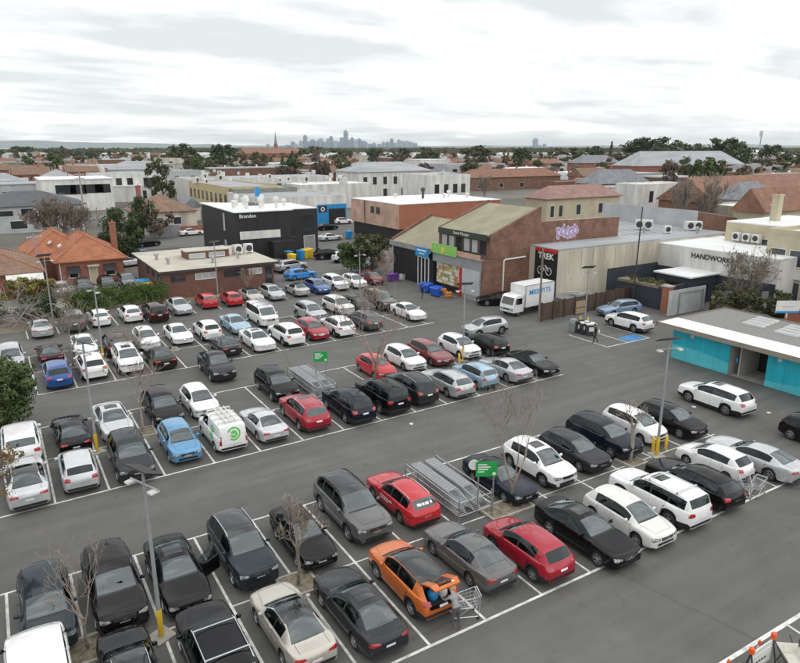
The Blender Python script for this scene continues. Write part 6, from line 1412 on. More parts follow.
# ------------------------------------------------------------------ car extras
car = MADE['orange small four wheel drive with its tailgate raised']; K = KIND['crossover']; L_, W_ = K['L'], K['W']
b = MB(); b.v = [(-1.60, -.60, 1.55), (-1.60, .60, 1.55), (-2.22, .62, 1.84), (-2.22, -.62, 1.84), (-2.50, .56, 1.78), (-2.50, -.56, 1.78)]; b.v += [(x, y, z-.06) for x, y, z in b.v]
b.f = [(0,3,2,1), (3,5,4,2), (6,7,8,9), (9,8,10,11), (0,1,7,6), (1,2,8,7), (2,4,10,8), (4,5,11,10), (5,3,9,11), (3,0,6,9)]; b.m = [0]*10
tg = b.build('tailgate', PAINT['orange'], car, smooth=30); b = MB(); b.box(-.45, .45, -.30, .30, .0, .012, 0, Matrix.Translation((-1.93, 0, 1.705)) @ Matrix.Rotation(.437, 4, 'Y')); b.build('rear_window', M_ROOFGLASS, tg)
b = MB(); b.box(-2.40, -2.34, -.38, .38, 1.80, 1.835); b.build('tail_strip', M_CHROME, tg)
b = MB(); b.box(-2.02, -1.35, -.58, .58, .70, .74); b.box(-1.36, -1.33, -.58, .58, .74, 1.15); b.build('boot_floor', M_DASH, car)
for y in (-.56, .56):
    b = MB(); b.tube([(-1.72, y, 1.36), (-2.02, y, 1.72)], .015, 5); b.build('gas_strut', M_TRIM, car)
def local(o, x, y, z=0): return Matrix.Translation(o.location) @ Matrix.Rotation(o.rotation_euler[2], 4, 'Z') @ Vector((x, y, z))
q = local(car, -1.72, .12, .76); r = root('shopping_bag', 'bright blue shopping bag in the open boot of the orange car', 'bag', q); b = MB(); b.lathe([(.16, 0), (.21, .08), (.22, .30), (.15, .38)], 10); b.build('bag_body', M_SBLUE, r, smooth=50); b = MB(); b.tube([(-.1, 0, .36), (-.08, 0, .50), (.08, 0, .50), (.1, 0, .36)], .012, 5); b.build('handle', M_SBLUE, r)
q = local(car, -1.76, -.30, .76); r = root('shopping_bag', 'white shopping bag beside the blue one in the open boot', 'bag', q); b = MB(); b.lathe([(.13, 0), (.18, .08), (.18, .25), (.10, .34)], 10); b.build('bag_body', M_BOXW, r, smooth=50); b = MB(); b.tube([(-.07, 0, .33), (-.05, 0, .44), (.05, 0, .44), (.07, 0, .33)], .012, 5); b.build('handle', M_BOXW, r)
# open driver's door of the black sedan
car = MADE['black sedan with its driver door standing open']; C = CARMESH['sedan']; K = KIND['sedan']
hx = K['L']/2-(K['pil'][0][0]-.02); hy = K['W']/2-.02
d = link('door', C['door', 0, 'l'].copy(), car); d.data = d.data.copy(); Mh = Matrix.Translation((hx, hy, 0)) @ Matrix.Rotation(radians(-62), 4, 'Z') @ Matrix.Translation((-hx, -hy, 0))
d.data.transform(Mh); setm(d, PAINT['black']); w2 = C['side', 0, 'l'].copy(); w2.transform(Mh); link('door_window', w2, d)
ib = MB(); v_ = [Vector(v.co) for v in C['door', 0, 'l'].vertices]; ib.v = [tuple(Mh @ (p+Vector((0, -.09, 0)))) for p in v_]; ib.f = [tuple(reversed(p.vertices)) for p in C['door', 0, 'l'].polygons]; ib.m = [0]*len(ib.f); ib.build('door_lining', M_DASH, d)
# spare wheel, van markings, ladders, writing on the red wagon
car = MADE['maroon four wheel drive with spare wheel in front of the hedge']; b = MB(); b.lathe([(.34, 0), (.36, .06), (.36, .18), (.25, .20), (.001, .20)], 18, 0, Matrix.Translation((-2.28, 0, .98)) @ Matrix.Rotation(-pi/2, 4, 'Y')); b.build('spare_wheel', M_TYRE, car, smooth=40)
car = MADE['white delivery van with green round logo on its back door']; M_LOGO = mat('green_logo_print', (.12,.52,.10), rough=.5)
def ring(b, M, r0, r1, a0, a1, n=14):
    for k in range(n):
        t0, t1 = a0+(a1-a0)*k/n, a0+(a1-a0)*(k+1)/n
        b.quad(M @ Vector((r0*cos(t0), r0*sin(t0), 0)), M @ Vector((r1*cos(t0), r1*sin(t0), 0)), M @ Vector((r1*cos(t1), r1*sin(t1), 0)), M @ Vector((r0*cos(t1), r0*sin(t1), 0)))
def van_logo(parent, kind, y0, z0, sc, side):
    C = car_meshes(kind); K = KIND[kind]; L_ = K['L']; b = MB()
    if side == 'rear':
        def P(y, z):
            p, n, i, ds_ = C['bvh'].ray_cast(Vector((L_+.8, y, z)), Vector((-1, 0, 0)), 2); return None if p is None else Vector((L_/2-p.x-.012, p.y, p.z))
    else:
        def P(x, z):
            p, n, i, ds_ = C['bvh'].ray_cast(Vector((x, side*2, z)), Vector((0, -side, 0)), 2); return None if p is None else Vector((L_/2-p.x, p.y+side*.008, p.z))
    for (r0, r1, a0, a1) in ((.30, .40, .4, 5.4), (.0, .20, .2, 3.6), (.10, .24, 3.4, 6.0)):
        n = 14
        for k in range(n):
            qs = []
            for rr_, tt in ((r0, k), (r1, k), (r1, k+1), (r0, k+1)):
                a = a0+(a1-a0)*tt/n; qs.append(P(y0+rr_*sc*cos(a), z0+rr_*sc*sin(a)))
            if all(x is not None for x in qs): b.quad(*qs)
    b.build('logo', M_LOGO, parent)
van_logo(car, 'van', -.02, 1.32, 1.0, 'rear'); van_logo(car, 'van', 3.2, 1.15, 1.05, 1); van_logo(car, 'van', 3.2, 1.15, 1.05, -1)
for i in range(4):
    b = MB(); x = .55-i*.75; b.box(x-.04, x+.04, -.70, .70, 1.87, 1.92); b.box(x-.04, x+.04, -.72, -.66, 1.74, 1.87); b.box(x-.04, x+.04, .66, .72, 1.74, 1.87); b.build('roof_bar', M_BOXW, car)
b = MB()
for i in range(3): b.tube([(.6, -.35+.3*i, 1.95), (-1.9, -.35+.3*i, 1.94)], .05, 6)
tag(b.build('conduit_tube', M_BOXW, car), kind='stuff')
r = LADDERVAN
for i in range(3):
    b = MB(); x = 1.0-i*1.3; b.box(x-.03, x+.03, -.82, .82, 2.02, 2.07); b.box(x-.03, x+.03, -.82, -.76, 1.85, 2.02); b.box(x-.03, x+.03, .76, .82, 1.85, 2.02); b.build('roof_bar', M_STEEL, r)
lad = root('ladder', 'aluminium ladder lying on the roof rack of the white work van', 'ladder', local(r, 0, .35, 2.10), r.rotation_euler[2])
for y in (-.22, .22):
    b = MB(); b.box(-2.1, 1.4, y-.025, y+.025, 0, .09); b.build('rail', M_STEEL, lad)
for k in range(11):
    b = MB(); b.tube([(-1.95+k*.32, -.2, .045), (-1.95+k*.32, .2, .045)], .018, 5); b.build('rung', M_STEEL, lad)
car = MADE['bright red wagon with white writing, beside the trolley bay']; C = car_meshes('wagon'); L_ = KIND['wagon']['L']
def strokes(parent, spans, fn, m=M_INKW, name='lettering', h=.06):
    b = MB()
    for (a0, a1, z) in spans:
        n = max(2, int((a1-a0)/.08)); pr = None
        for k in range(n+1):
            a = a0+(a1-a0)*k/n; lo, hi = fn(a, z), fn(a, z+h)
            if pr and lo is not None and hi is not None and pr[0] is not None and pr[1] is not None: b.quad(pr[0], lo, hi, pr[1])
            pr = (lo, hi)
    return b.build(name, m, parent)
for sd in (1, -1):
    def fn(x, z, sd=sd):
        p, n, i, ds_ = C['bvh'].ray_cast(Vector((x, sd*2, z)), Vector((0, -sd, 0)), 2); return None if p is None else Vector((L_/2-p.x, p.y+sd*.014, p.z))
    strokes(car, [(1.75, 1.90, .70), (1.95, 2.12, .70), (2.16, 2.40, .70), (2.44, 2.56, .70), (2.62, 2.9, .70), (1.75, 2.6, .58)], fn, h=.075)
def fnr(y, z):
    p, n, i, ds_ = C['bvh'].ray_cast(Vector((L_+.8, y, z)), Vector((-1, 0, 0)), 2); return None if p is None else Vector((L_/2-p.x-.012, p.y, p.z+.006))
strokes(car, [(-.42, -.30, 1.18), (-.22, -.02, 1.18), (.02, .16, 1.18), (.20, .42, 1.18)], fnr, h=.09); 
# driver-side litter on the asphalt
for i, (px, py) in enumerate(((714,458),(411,424),(769,413),(694,407),(742,525),(617,593))):
    if i in (0, 4, 5): continue
    q = UV(px, py, .01); b = MB(); b.v = [(-.16,-.1,.0),(.12,-.13,.02),(.17,.06,.03),(.02,.14,.0),(-.13,.09,.04),(0,0,.09)]; b.f = [(0,1,5),(1,2,5),(2,3,5),(3,4,5),(4,0,5)]; b.m = [0]*5
    o = b.build('litter', M_BOXW, None, (q.x, q.y, .006), i*.9); tag(o, ['','scrap of white paper on the middle lane','scrap of white paper before the turquoise wall','scrap of white paper near the moving white car','tiny scrap of paper on the near lane','tiny speck of litter in the middle of the near lane'][i], 'litter', 'litter on the asphalt')
# ------------------------------------------------------------------ lamp posts
M_POLE = mat('grey_pole_paint', (.36,.37,.38), rough=.45, metal=.4, var=.1, scale=3); M_PANELB = mat('black_lamp_panel', (.012,.012,.014), rough=.35, var=.2, scale=5); M_WOOD = mat('weathered_wood_pole', (.21,.175,.135), rough=.95, var=.3, scale=5, stretch=(1,1,.1))
def lamp(label, u, v, h, rz=0.0, yellow=True, base=True, tilt=-.45):
    r = root('lamp_post', label, 'lamp post', (u, v, 0), rz, 'lamp posts of the car park')
    b = MB(); b.tube([(0,0,0.02), (0,0,h*.5), (0,0,h)], [.085, .07, .055], 8); b.build('pole', M_POLE, r, smooth=60)
    if base: b = MB(); b.box(-.38, .38, -.38, .38, 0, .06); b.build('base_plate', M_KERB, r)
    if yellow:
        b = MB(); b.lathe([(.10, .07), (.10, 1.15), (.09, 1.16)], 10, 0, None, False); b.build('yellow_sleeve', M_YEL, r, smooth=40)
    b = MB(); b.tube([(-.75,0,h-.30), (.75,0,h-.30)], .035, 6); b.build('cross_arm', M_POLE, r)
    for s in (-1, 1):
        b = MB(); b.box(s*.62-.12, s*.62+.12, -.26, .06, h-.38, h-.31); o = b.build('lamp_head', M_BOXW, r); b = MB(); b.box(s*.62-.10, s*.62+.10, -.23, .04, h-.392, h-.382); b.build('lens', M_LGREY, o)
    Mx = Matrix.Translation((0, 0, h+.22)) @ Matrix.Rotation(tilt, 4, 'X')
    b = MB(); b.box(-.64, .64, -.34, .34, 0, .05, 0, Mx); o = b.build('panel', M_PANELB, r); b = MB(); b.tube([(0,0,h-.05), (0,0,h+.2)], .04, 6); b.build('bracket', M_POLE, o)
    return r
def bollard(label, u, v, h=.9):
    r = root('bollard', label, 'bollard', (u, v, 0), 0, 'yellow bollards'); b = MB(); b.lathe([(.085, 0), (.085, h-.05), (.05, h), (.001, h+.01)], 10); b.build('post', M_YEL, r, smooth=40); b = MB(); b.lathe([(.14, 0.005), (.14, .03), (.09, .04)], 10); b.build('foot', M_STEEL, r); return r
lamp('nearest lamp post with large black panel and yellow sleeve, between two black cars', 3.1, 21.5, 6.4, -1.15)
lamp('lamp post with yellow sleeve beside the black sedan and the silver small hatchback', 3.3, 38.9, 6.4, -1.2)
lamp('lamp post with yellow sleeve between white four wheel drives in the far double row', 6.2, 56.9, 6.2, -1.2)
lamp('lamp post in front of the hedge behind the silver sedan', 3.8, 72.7, 6.6, .2, False)
lamp('lamp post against the brick building by the red hatchbacks', 21.6, 76.6, 6.2, .2, False)
lamp('lamp post at the far edge row near the green tree', 35.9, 67.6, 5.2, .1, False)
lamp('lamp post with yellow base beside the white hatchback in the middle double row', 31.6, 41.6, 6.2, -.4)
lamp('lamp post behind the bins near the timber fence', 48.9, 44.6, 5.5, -.3, False)
lamp('tall lamp post behind the long black wagon, before the turquoise wall', 30.5, 21.7, 6.7, -.3)
for i, (px, py) in enumerate(((652.5,452),(665.5,450),(580,325),(587.5,326),(459,364))):
    q = UV(px, py); bollard(['yellow bollard left of the tall lamp post base','yellow bollard right of the tall lamp post base','left yellow bollard behind the bins','right yellow bollard behind the bins','yellow bollard beside the lamp post in the middle double row'][i], q.x, q.y)
def pole(label, u, v, h, m, r0=.15, arms=1, name='utility_pole', lean=0):
    r = root(name, label, 'utility pole', (u, v, 0), .3, 'utility poles'); b = MB(); b.tube([(0,0,0), (lean*.5,0,h*.5), (lean,0,h)], [r0, r0*.85, r0*.65], 8); b.build('pole', m, r, smooth=60)
    for k in range(arms):
        b = MB(); b.box(lean-.9, lean+.9, -.06, .06, h-.5-k*.7, h-.38-k*.7); o = b.build('cross_arm', m, r)
        for x in (-.75, -.35, .35, .75):
            c = MB(); c.lathe([(.05, 0), (.06, .08), (.03, .14)], 6, 0, Matrix.Translation((lean+x, 0, h-.379-k*.7))); c.build('insulator', M_BOXW, o)
    return r
pole('weathered timber pole at the left end of the timber fence beside the truck', 45.6, 47.6, 7.6, M_WOOD, .13, 0)
pole('tall dark pole at the right end of the timber fence', 59.7, 47.7, 10.8, M_FRAMED, .10, 0, lean=.2)
pole('pale concrete pole with transformer behind the orange roofed house', 14.7, 136, 12.6, M_KERB, .2, 2)
pole('pale pole with lamps standing beside the orange roofed house', 4.0, 90.6, 7.0, M_STEEL, .12, 1)
for i, (px, d, h) in enumerate(((82,230,13),(300,420,14),(541,330,12),(690,250,12),(160,500,15),(402,500,14))):
    q = viewpt(d, px); pole(['pole above the grey modern house','thin pole below the city skyline','thin pole before the brick mansion','thin pole beside the white villa','thin pole left of the brick church','thin pole right of the city skyline'][i], q.x, q.y, h, M_WOOD, .16, 1)
# ------------------------------------------------------------------ timber fence, gate, walls
M_TIMB = mat('dark_stained_timber', (.085,.055,.040), rough=.9, var=.35, scale=3, stretch=(1,1,.15)); M_TIMB2 = mat('pale_plywood', (.34,.25,.16), rough=.9, var=.2, scale=3)
r = root('timber_fence', 'dark timber panel fence with upright posts behind the blue wagon', 'fence', (45.8, 47.5, 0), math.atan2(1.1, 15.1)); n = 9; Lf = 15.2
for k in range(n+1):
    b = MB(); x = Lf*k/n; b.box(x-.08, x+.08, -.10, .10, 0, 1.98); b.build('post', M_TIMB, r)
for k in range(n):
    for j in range(6):
        b = MB(); x0, x1 = Lf*k/n+.081, Lf*(k+1)/n-.081; y = rg.uniform(-.012, .012); b.box(x0, x1, -.02+y, .02+y, .06+j*.305, .355+j*.305); b.build('board', M_TIMB, r)
b = MB(); b.box(5.0, 6.4, -.24, -.13, .1, 1.45); pl_ = b.build('plywood_sheet', M_TIMB2, r)
b = MB(); b.box(5.0, 6.4, -.26, -.241, .72, .80); b.build('batten', M_TIMB, pl_)
r = root('navy_planter_wall', 'dark navy rendered wall topped with a planter at the gate', 'wall'); b = MB(); b.box(60.2, 60.5, 44.4, 50.5, -.05, 2.5); b.build('wall', M_NAVYW, r); b = MB(); b.box(60.51, 64.0, 44.4, 44.7, -.05, 2.5); b.build('return_wall', M_NAVYW, r)
b = MB(); b.box(60.1, 62.0, 44.9, 50.4, 2.3, 2.6); b.build('planter_box', M_SOIL, r); l = MB()
for k in range(22): leaves(l, Vector((rg.uniform(60.3, 61.8), rg.uniform(45, 50.2), 2.8)), (.4,.4,.3), 40, .10, rg)
tag(l.build('planter_leaves', M_LOLIVE, r), kind='stuff')
r = root('brick_pier', 'orange brick gate pier beside the grey metal gate', 'gate pier'); b = MB(); b.box(59.6, 60.4, 43.2, 44.0, -.05, 2.75); b.build('pier', M_BRICK3, r); b = MB(); b.box(59.5, 60.5, 43.1, 44.1, 2.752, 2.9); b.build('cap', M_KERB, r)
r = root('metal_gate', 'pale grey metal sheet gate with a framed door', 'gate'); n = 9
for k in range(n):
    b = MB(); x = 58.4+k*.68; b.box(x, x+.66, 42.2-.01*(k % 2), 42.26, .05, 2.7); b.build('metal_sheet', M_LGREY, r)
b = MB(); b.box(60.0, 64.0, 42.05, 42.13, 2.3, 2.4); b.box(60.0, 60.1, 42.05, 42.13, .1, 2.299); b.box(63.9, 64.0, 42.05, 42.13, .1, 2.299); b.build('door_frame', M_GREY, r)
# mural boards on the fence right of the gate
r = root('mural_fence', 'patchy painted board fence with leaf shapes right of the metal gate', 'fence', (64.6, 41.6, 0), -.62)
for k in range(9):
    b = MB(); b.box(k*.75, k*.75+.72, -.03, .03, .05, 2.2); bo = b.build('board', M_LOLIVE if k % 3 == 0 else M_GREY, r)
    for j in range(3):
        b = MB(); cx_, cz_ = k*.75+rg.uniform(.2,.5), rg.uniform(.4, 1.9); b.lathe([(.001, 0), (rg.uniform(.12,.3), .0), (.001, .012)], 7, 0, Matrix.Translation((cx_, -.032, cz_)) @ Matrix.Rotation(pi/2, 4, 'X') @ Matrix.Scale(rg.uniform(.4,1.2), 4, (1,0,0))); b.build('painted_leaf', rg.choice((M_TIMB2, M_BEIGE, M_YEL if j == 0 and k % 4 == 0 else M_KERB)), bo)
r = root('dark_picket_gate', 'white and black slatted gate between bins behind the toilet block', 'gate', (72, 35.5, 0))
for k in range(8):
    b = MB(); b.box(-.05, .05, -k*.5-.2, -k*.5+.2, .1, 1.9); b.build('slat', M_FRAMEW if k % 2 else M_FRAMED, r)
# low brick building with a white board beyond the toilets
r = root('brick_store', 'low brick store with pale roof and white notice board beyond the toilet block', 'building'); walls(60.5, 78, 24.5, 31.5, -.05, 3.0).build('wall', M_BRICK3, r); flat_roof(r, 60.5, 78, 24.5, 31.5, 3.0, M_RGREY, over=.4, th=.15)
r = root('notice_board', 'white notice board with a blue band standing on the toilet block roof edge', 'sign'); q = UV(786, 318, 3.0); r.location = q; r.rotation_euler = (0, 0, -.55)
b = MB(); b.box(-.04, .04, -.04, .04, 0, 1.0); b.build('post', M_BOXW, r); b = MB(); b.box(-1.0, 1.0, -.05, .0, .45, 1.5); o = b.build('panel', M_BOXW, r); b = MB(); b.box(-1.0, 1.0, -.06, -.051, .45, .62); b.build('blue_band', M_SBLUE, o)
b = MB()
for k in range(5): b.box(-.5+k*.2, -.38+k*.2, -.06, -.051, .95, 1.05)
tag(b.build('lettering', M_LGREY, o), kind='stuff')
# wire fence round the back lot
r = root('wire_fence', 'thin wire mesh fence with steel posts along the back lot', 'fence')
for k in range(7):
    b = MB(); b.tube([(30.5+k*2.3, 77.8, 0), (30.5+k*2.3, 77.8, 1.9)], .03, 5); b.build('post', M_STEEL, r)
b = MB()
for z in (.5, .95, 1.4, 1.85): b.tube([(30.5, 77.8, z), (44.3, 77.8, z)], .008, 3)
for k in range(40): b.tube([(30.5+k*.35, 77.8, .1), (30.5+k*.35, 77.8, 1.85)], .005, 3)
tag(b.build('wire_mesh', M_STEEL, r), kind='stuff')
r = root('red_fence', 'red painted board fence with a dark garage door along the side street', 'fence'); a = UV(146, 234); c = UV(199, 230); yv = 134.5
for k in range(22):
    b = MB(); x = 25.5+k*.85; b.box(x, x+.82, yv, yv+.08, 0, 1.9 if k > 6 else 2.3); b.build('board', M_BRICKH if k > 6 else M_GREY, r)
# ------------------------------------------------------------------ wheelie bins, big blue bins, bin row
def wheelie(label, u, v, lid, body, rz=0, group='wheelie bins'):
    r = root('wheelie_bin', label, 'bin', (u, v, 0), rz, group); b = MB(); b.v = [(-.22,-.26,.06),(.22,-.26,.06),(.22,.26,.06),(-.22,.26,.06),(-.29,-.36,.98),(.29,-.36,.98),(.29,.36,.98),(-.29,.36,.98)]; b.f = [(0,3,2,1),(4,5,6,7),(0,1,5,4),(1,2,6,5),(2,3,7,6),(3,0,4,7)]; b.m = [0]*6; b.build('bin_body', body, r)
    b = MB(); b.v = [(-.31,-.40,.985),(.31,-.40,.985),(.31,.40,.985),(-.31,.40,.985),(-.28,-.34,1.07),(.28,-.34,1.07),(.28,.34,1.09),(-.28,.34,1.09)]; b.f = [(0,3,2,1),(4,5,6,7),(0,1,5,4),(1,2,6,5),(2,3,7,6),(3,0,4,7)]; b.m = [0]*6; b.build('lid', lid, r)
    for s in (-1, 1):
        b = MB(); b.lathe([(.1, -.025), (.1, .025)], 10, 0, Matrix.Translation((s*.25, .32, .1)) @ Matrix.Rotation(pi/2, 4, 'Y')); b.build('wheel', M_TYRE, r)
    return r
M_BINY = mat('yellow_bin_plastic', (.75,.50,.02), rough=.5, var=.06); M_BINB = mat('blue_bin_plastic', (.015,.10,.52), rough=.45, var=.1, scale=2); M_PURP = mat('purple_plastic', (.14,.04,.26), rough=.5, var=.1)
for i, (px, py, m1, m2) in enumerate(((292,262,M_BINY,M_BINY),(301,258,M_SBLUE,M_SBLUE),(305,257,M_BINY,M_BINY),(309,256,M_BINY,M_BINY),(289,259,M_SBLUE,M_FRAMED),(349,237,M_SBLUE,M_SBLUE))):
    q = UV(px, py+2); wheelie(['nearest yellow bin beside the black building','blue bin second from the right beside the black building','yellow bin right of the blue bin by the black building','rightmost yellow bin by the black building','blue lidded bin behind the nearest yellow bin','blue bin near the green tree in the back lot'][i], q.x, q.y, m1, m2, .3).scale = (1.5, 1.5, 1.45)
q = UV(146, 287); r = root('skip_bin', 'blue skip with a yellow end beside the brick building', 'skip bin', (14.6, 83.2, 0)); b = MB(); b.v = [(-.6,-1.3,.1),(.6,-1.3,.1),(.6,1.3,.1),(-.6,1.3,.1),(-.8,-1.7,1.3),(.8,-1.7,1.3),(.8,1.7,1.3),(-.8,1.7,1.3)]; b.f = [(0,3,2,1),(0,1,5,4),(1,2,6,5),(2,3,7,6),(3,0,4,7),(4,5,6,7)]; b.m = [0]*6; b.build('skip_body', M_BINY, r); b = MB(); b.box(-.85, .85, -.4, 1.75, 1.305, 1.4); b.build('lid', M_SBLUE, r)
def bigbin(label, u, v, rz):
    r = root('large_bin', label, 'bin', (u, v, 0), rz, 'large blue bins by the grocer'); r.scale = (.82,)*3; b = MB(); b.v = [(-.75,-.45,.15),(.75,-.45,.15),(.75,.45,.15),(-.75,.45,.15),(-.9,-.6,1.15),(.9,-.6,1.15),(.9,.6,1.15),(-.9,.6,1.15)]; b.f = [(0,3,2,1),(4,5,6,7),(0,1,5,4),(1,2,6,5),(2,3,7,6),(3,0,4,7)]; b.m = [0]*6; b.build('bin_body', M_BINB, r)
    b = MB(); b.v = [(-.95,-.65,1.152),(.95,-.65,1.152),(.95,.65,1.152),(-.95,.65,1.152),(-.9,-.5,1.3),(.9,-.5,1.3),(.9,.6,1.42),(-.9,.6,1.42)]; b.f = [(0,3,2,1),(4,5,6,7),(0,1,5,4),(1,2,6,5),(2,3,7,6),(3,0,4,7)]; b.m = [0]*6; b.build('lid', M_BINB, r)
    for x in (-.6, .6):
        b = MB(); b.lathe([(.1,-.03),(.1,.03)], 8, 0, Matrix.Translation((x, -.4, .1)) @ Matrix.Rotation(pi/2, 4, 'Y')); b.build('castor', M_TYRE, r)
q = UV(426, 292); bigbin('large blue bin nearest the person before the grocer', q.x, q.y, -1.3)
q = UV(436.5, 296); bigbin('large blue bin between its twin and the orange pallet', q.x, q.y, -1.45)
M_ORNG = mat('orange_produce', (.55,.20,.05), rough=.7, var=.4, scale=9)
q = UV(447, 297); r = root('produce_pallet', 'pallet heaped with orange produce nets beside the blue bins', 'pallet', (q.x, q.y, 0), -1.4); 
for k in range(5):
    b = MB(); b.box(-.8, .8, -.6+k*.26, -.6+k*.26+.16, .10, .13); b.build('slat', M_TIMB2, r)
for y in (-.5, 0, .5):
    b = MB(); b.box(-.8, .8, y-.05, y+.05, 0, .099); b.build('bearer', M_TIMB2, r)
for k in range(12):
    b = MB(); c = Vector((rg.uniform(-.6, .6), rg.uniform(-.45, .45), .30+.28*(k//5))); b.lathe([(.05,-.17),(.22,-.12),(.26,0),(.2,.12),(.04,.18)], 8, 0, Matrix.Translation(c)); b.build('sack', M_ORNG, r, smooth=60)
q = UV(392, 281); r = root('purple_bin', 'purple plastic tub beside the dark red car by the green tree', 'bin', (q.x, q.y, 0), -.2); r.scale = (.72,)*3; b = MB(); b.v = [(-1.0,-.5,.05),(1.0,-.5,.05),(1.0,.5,.05),(-1.0,.5,.05),(-1.15,-.6,1.25),(1.15,-.6,1.25),(1.15,.6,1.25),(-1.15,.6,1.25)]; b.f = [(0,3,2,1),(4,5,6,7),(0,1,5,4),(1,2,6,5),(2,3,7,6),(3,0,4,7)]; b.m = [0]*6; b.build('tub', M_PURP, r); b = MB(); b.box(-1.2, 1.2, -.65, .65, 1.252, 1.34); b.build('rim', M_PURP, r)
q = UV(403, 279); r = root('white_crate', 'white crate on the ground right of the purple tub', 'crate', (q.x, q.y, 0), .3)
for (x0,x1,y0,y1,z0,z1) in ((-.4,.4,-.3,.3,0,.05),(-.4,.4,-.3,-.26,.051,.7),(-.4,.4,.26,.3,.051,.7),(-.4,-.36,-.26,.26,.051,.7),(.36,.4,-.26,.26,.051,.7)):
    b = MB(); b.box(x0,x1,y0,y1,z0,z1); b.build('side_panel', M_BOXW, r)
q = UV(572.5, 332); r = root('litter_bin', 'grey cylindrical litter bin at the left end of the bin row', 'bin', (q.x, q.y, 0)); b = MB(); b.lathe([(.36,.02),(.38,.1),(.38,1.05),(.30,1.12)], 16); b.build('bin_body', M_STEEL, r, smooth=40); b = MB(); b.lathe([(.36,1.121),(.30,1.28),(.05,1.36)], 16); b.build('lid', M_GREY, r, smooth=40)
for i, px in enumerate((578.5, 584, 589.5)):
    q = UV(px, 332+i*1.5); r = root('recycling_bin', ['dark recycling bin beside the grey litter bin','middle dark recycling bin of the bin row','dark recycling bin nearest the walking person'][i], 'bin', (q.x, q.y, 0), -.45, 'dark bins in a row'); b = MB(); b.box(-.42, .42, -.40, .40, .05, 1.05); b.build('bin_body', M_FRAMED, r); b = MB(); b.box(-.46, .46, -.44, .44, 1.052, 1.16); b.build('lid', M_BOXW if i else M_FRAMED, r); b = MB(); b.box(-.25, .25, -.415, -.402, .45, .85); b.build('label_plate', M_BOXW, r)
# ------------------------------------------------------------------ trolleys
M_WIRE = mat('zinc_wire', (.62,.63,.64), rough=.4, metal=.6, var=.1, scale=8)
def trolley_mesh(full=True):
    b = MB(); w_ = .012
    A = [(-.42,.20,.52),(-.42,-.20,.52),(.42,-.27,.50),(.42,.27,.50)]; B = [(-.48,.23,.80),(-.48,-.23,.80),(.48,-.30,1.00),(.48,.30,1.00)]
    def seg(p, q, r=w_): b.tube([p, q], r, 4, cap=False)
    for P in (A, B):
        for i in range(4): seg(P[i], P[(i+1) % 4], .013)
    n = 6
    for i in range(4):
        p0, p1, q0, q1 = Vector(A[i]), Vector(A[(i+1) % 4]), Vector(B[i]), Vector(B[(i+1) % 4])
        for k in range(n+1): t = k/n; seg(p0.lerp(p1, t), q0.lerp(q1, t), .007)
        for k in (1, 2): t = k/3; seg(p0.lerp(q0, t), p1.lerp(q1, t), .006)
    for k in range(1, n): t = k/n; seg(Vector(A[0]).lerp(Vector(A[3]), t), Vector(A[1]).lerp(Vector(A[2]), t), .006)
    return b
def trolley_parts():
    o = {'basket': trolley_mesh().mesh('basket', M_WIRE)}
    b = MB()
    for s in (-1, 1):
        b.tube([(-.50,s*.20,.14),(.46,s*.27,.14),(.50,s*.28,.55),(.52,s*.29,1.0)], .018, 5); b.tube([(-.30,s*.2,.14),(.1,s*.24,.50)], .014, 5)
    b.tube([(-.50,-.20,.14),(-.50,.20,.14)], .018, 5); o['frame'] = b.mesh('frame', M_WIRE)
    b = MB(); b.tube([(.55,-.29,1.02),(.55,.29,1.02)], .024, 6); o['handle'] = b.mesh('handle', M_LGREY)
    b = MB(); b.lathe([(.06,-.015),(.06,.015)], 8, 0, Matrix.Rotation(pi/2, 4, 'X')); o['castor'] = b.mesh('castor', M_TYRE); return o
TP = trolley_parts()
def trolley(label, u, v, rz, group=None, castors=True):
    r = root('shopping_trolley', label, 'shopping trolley', (u, v, 0.01), rz, group); link('basket', TP['basket'], r); link('frame', TP['frame'], r); link('handle', TP['handle'], r)
    if castors:
        for x, y in ((-.48,.20),(-.48,-.20),(.46,.27),(.46,-.27)): link('castor', TP['castor'], r, (x, y, .06))
    return r
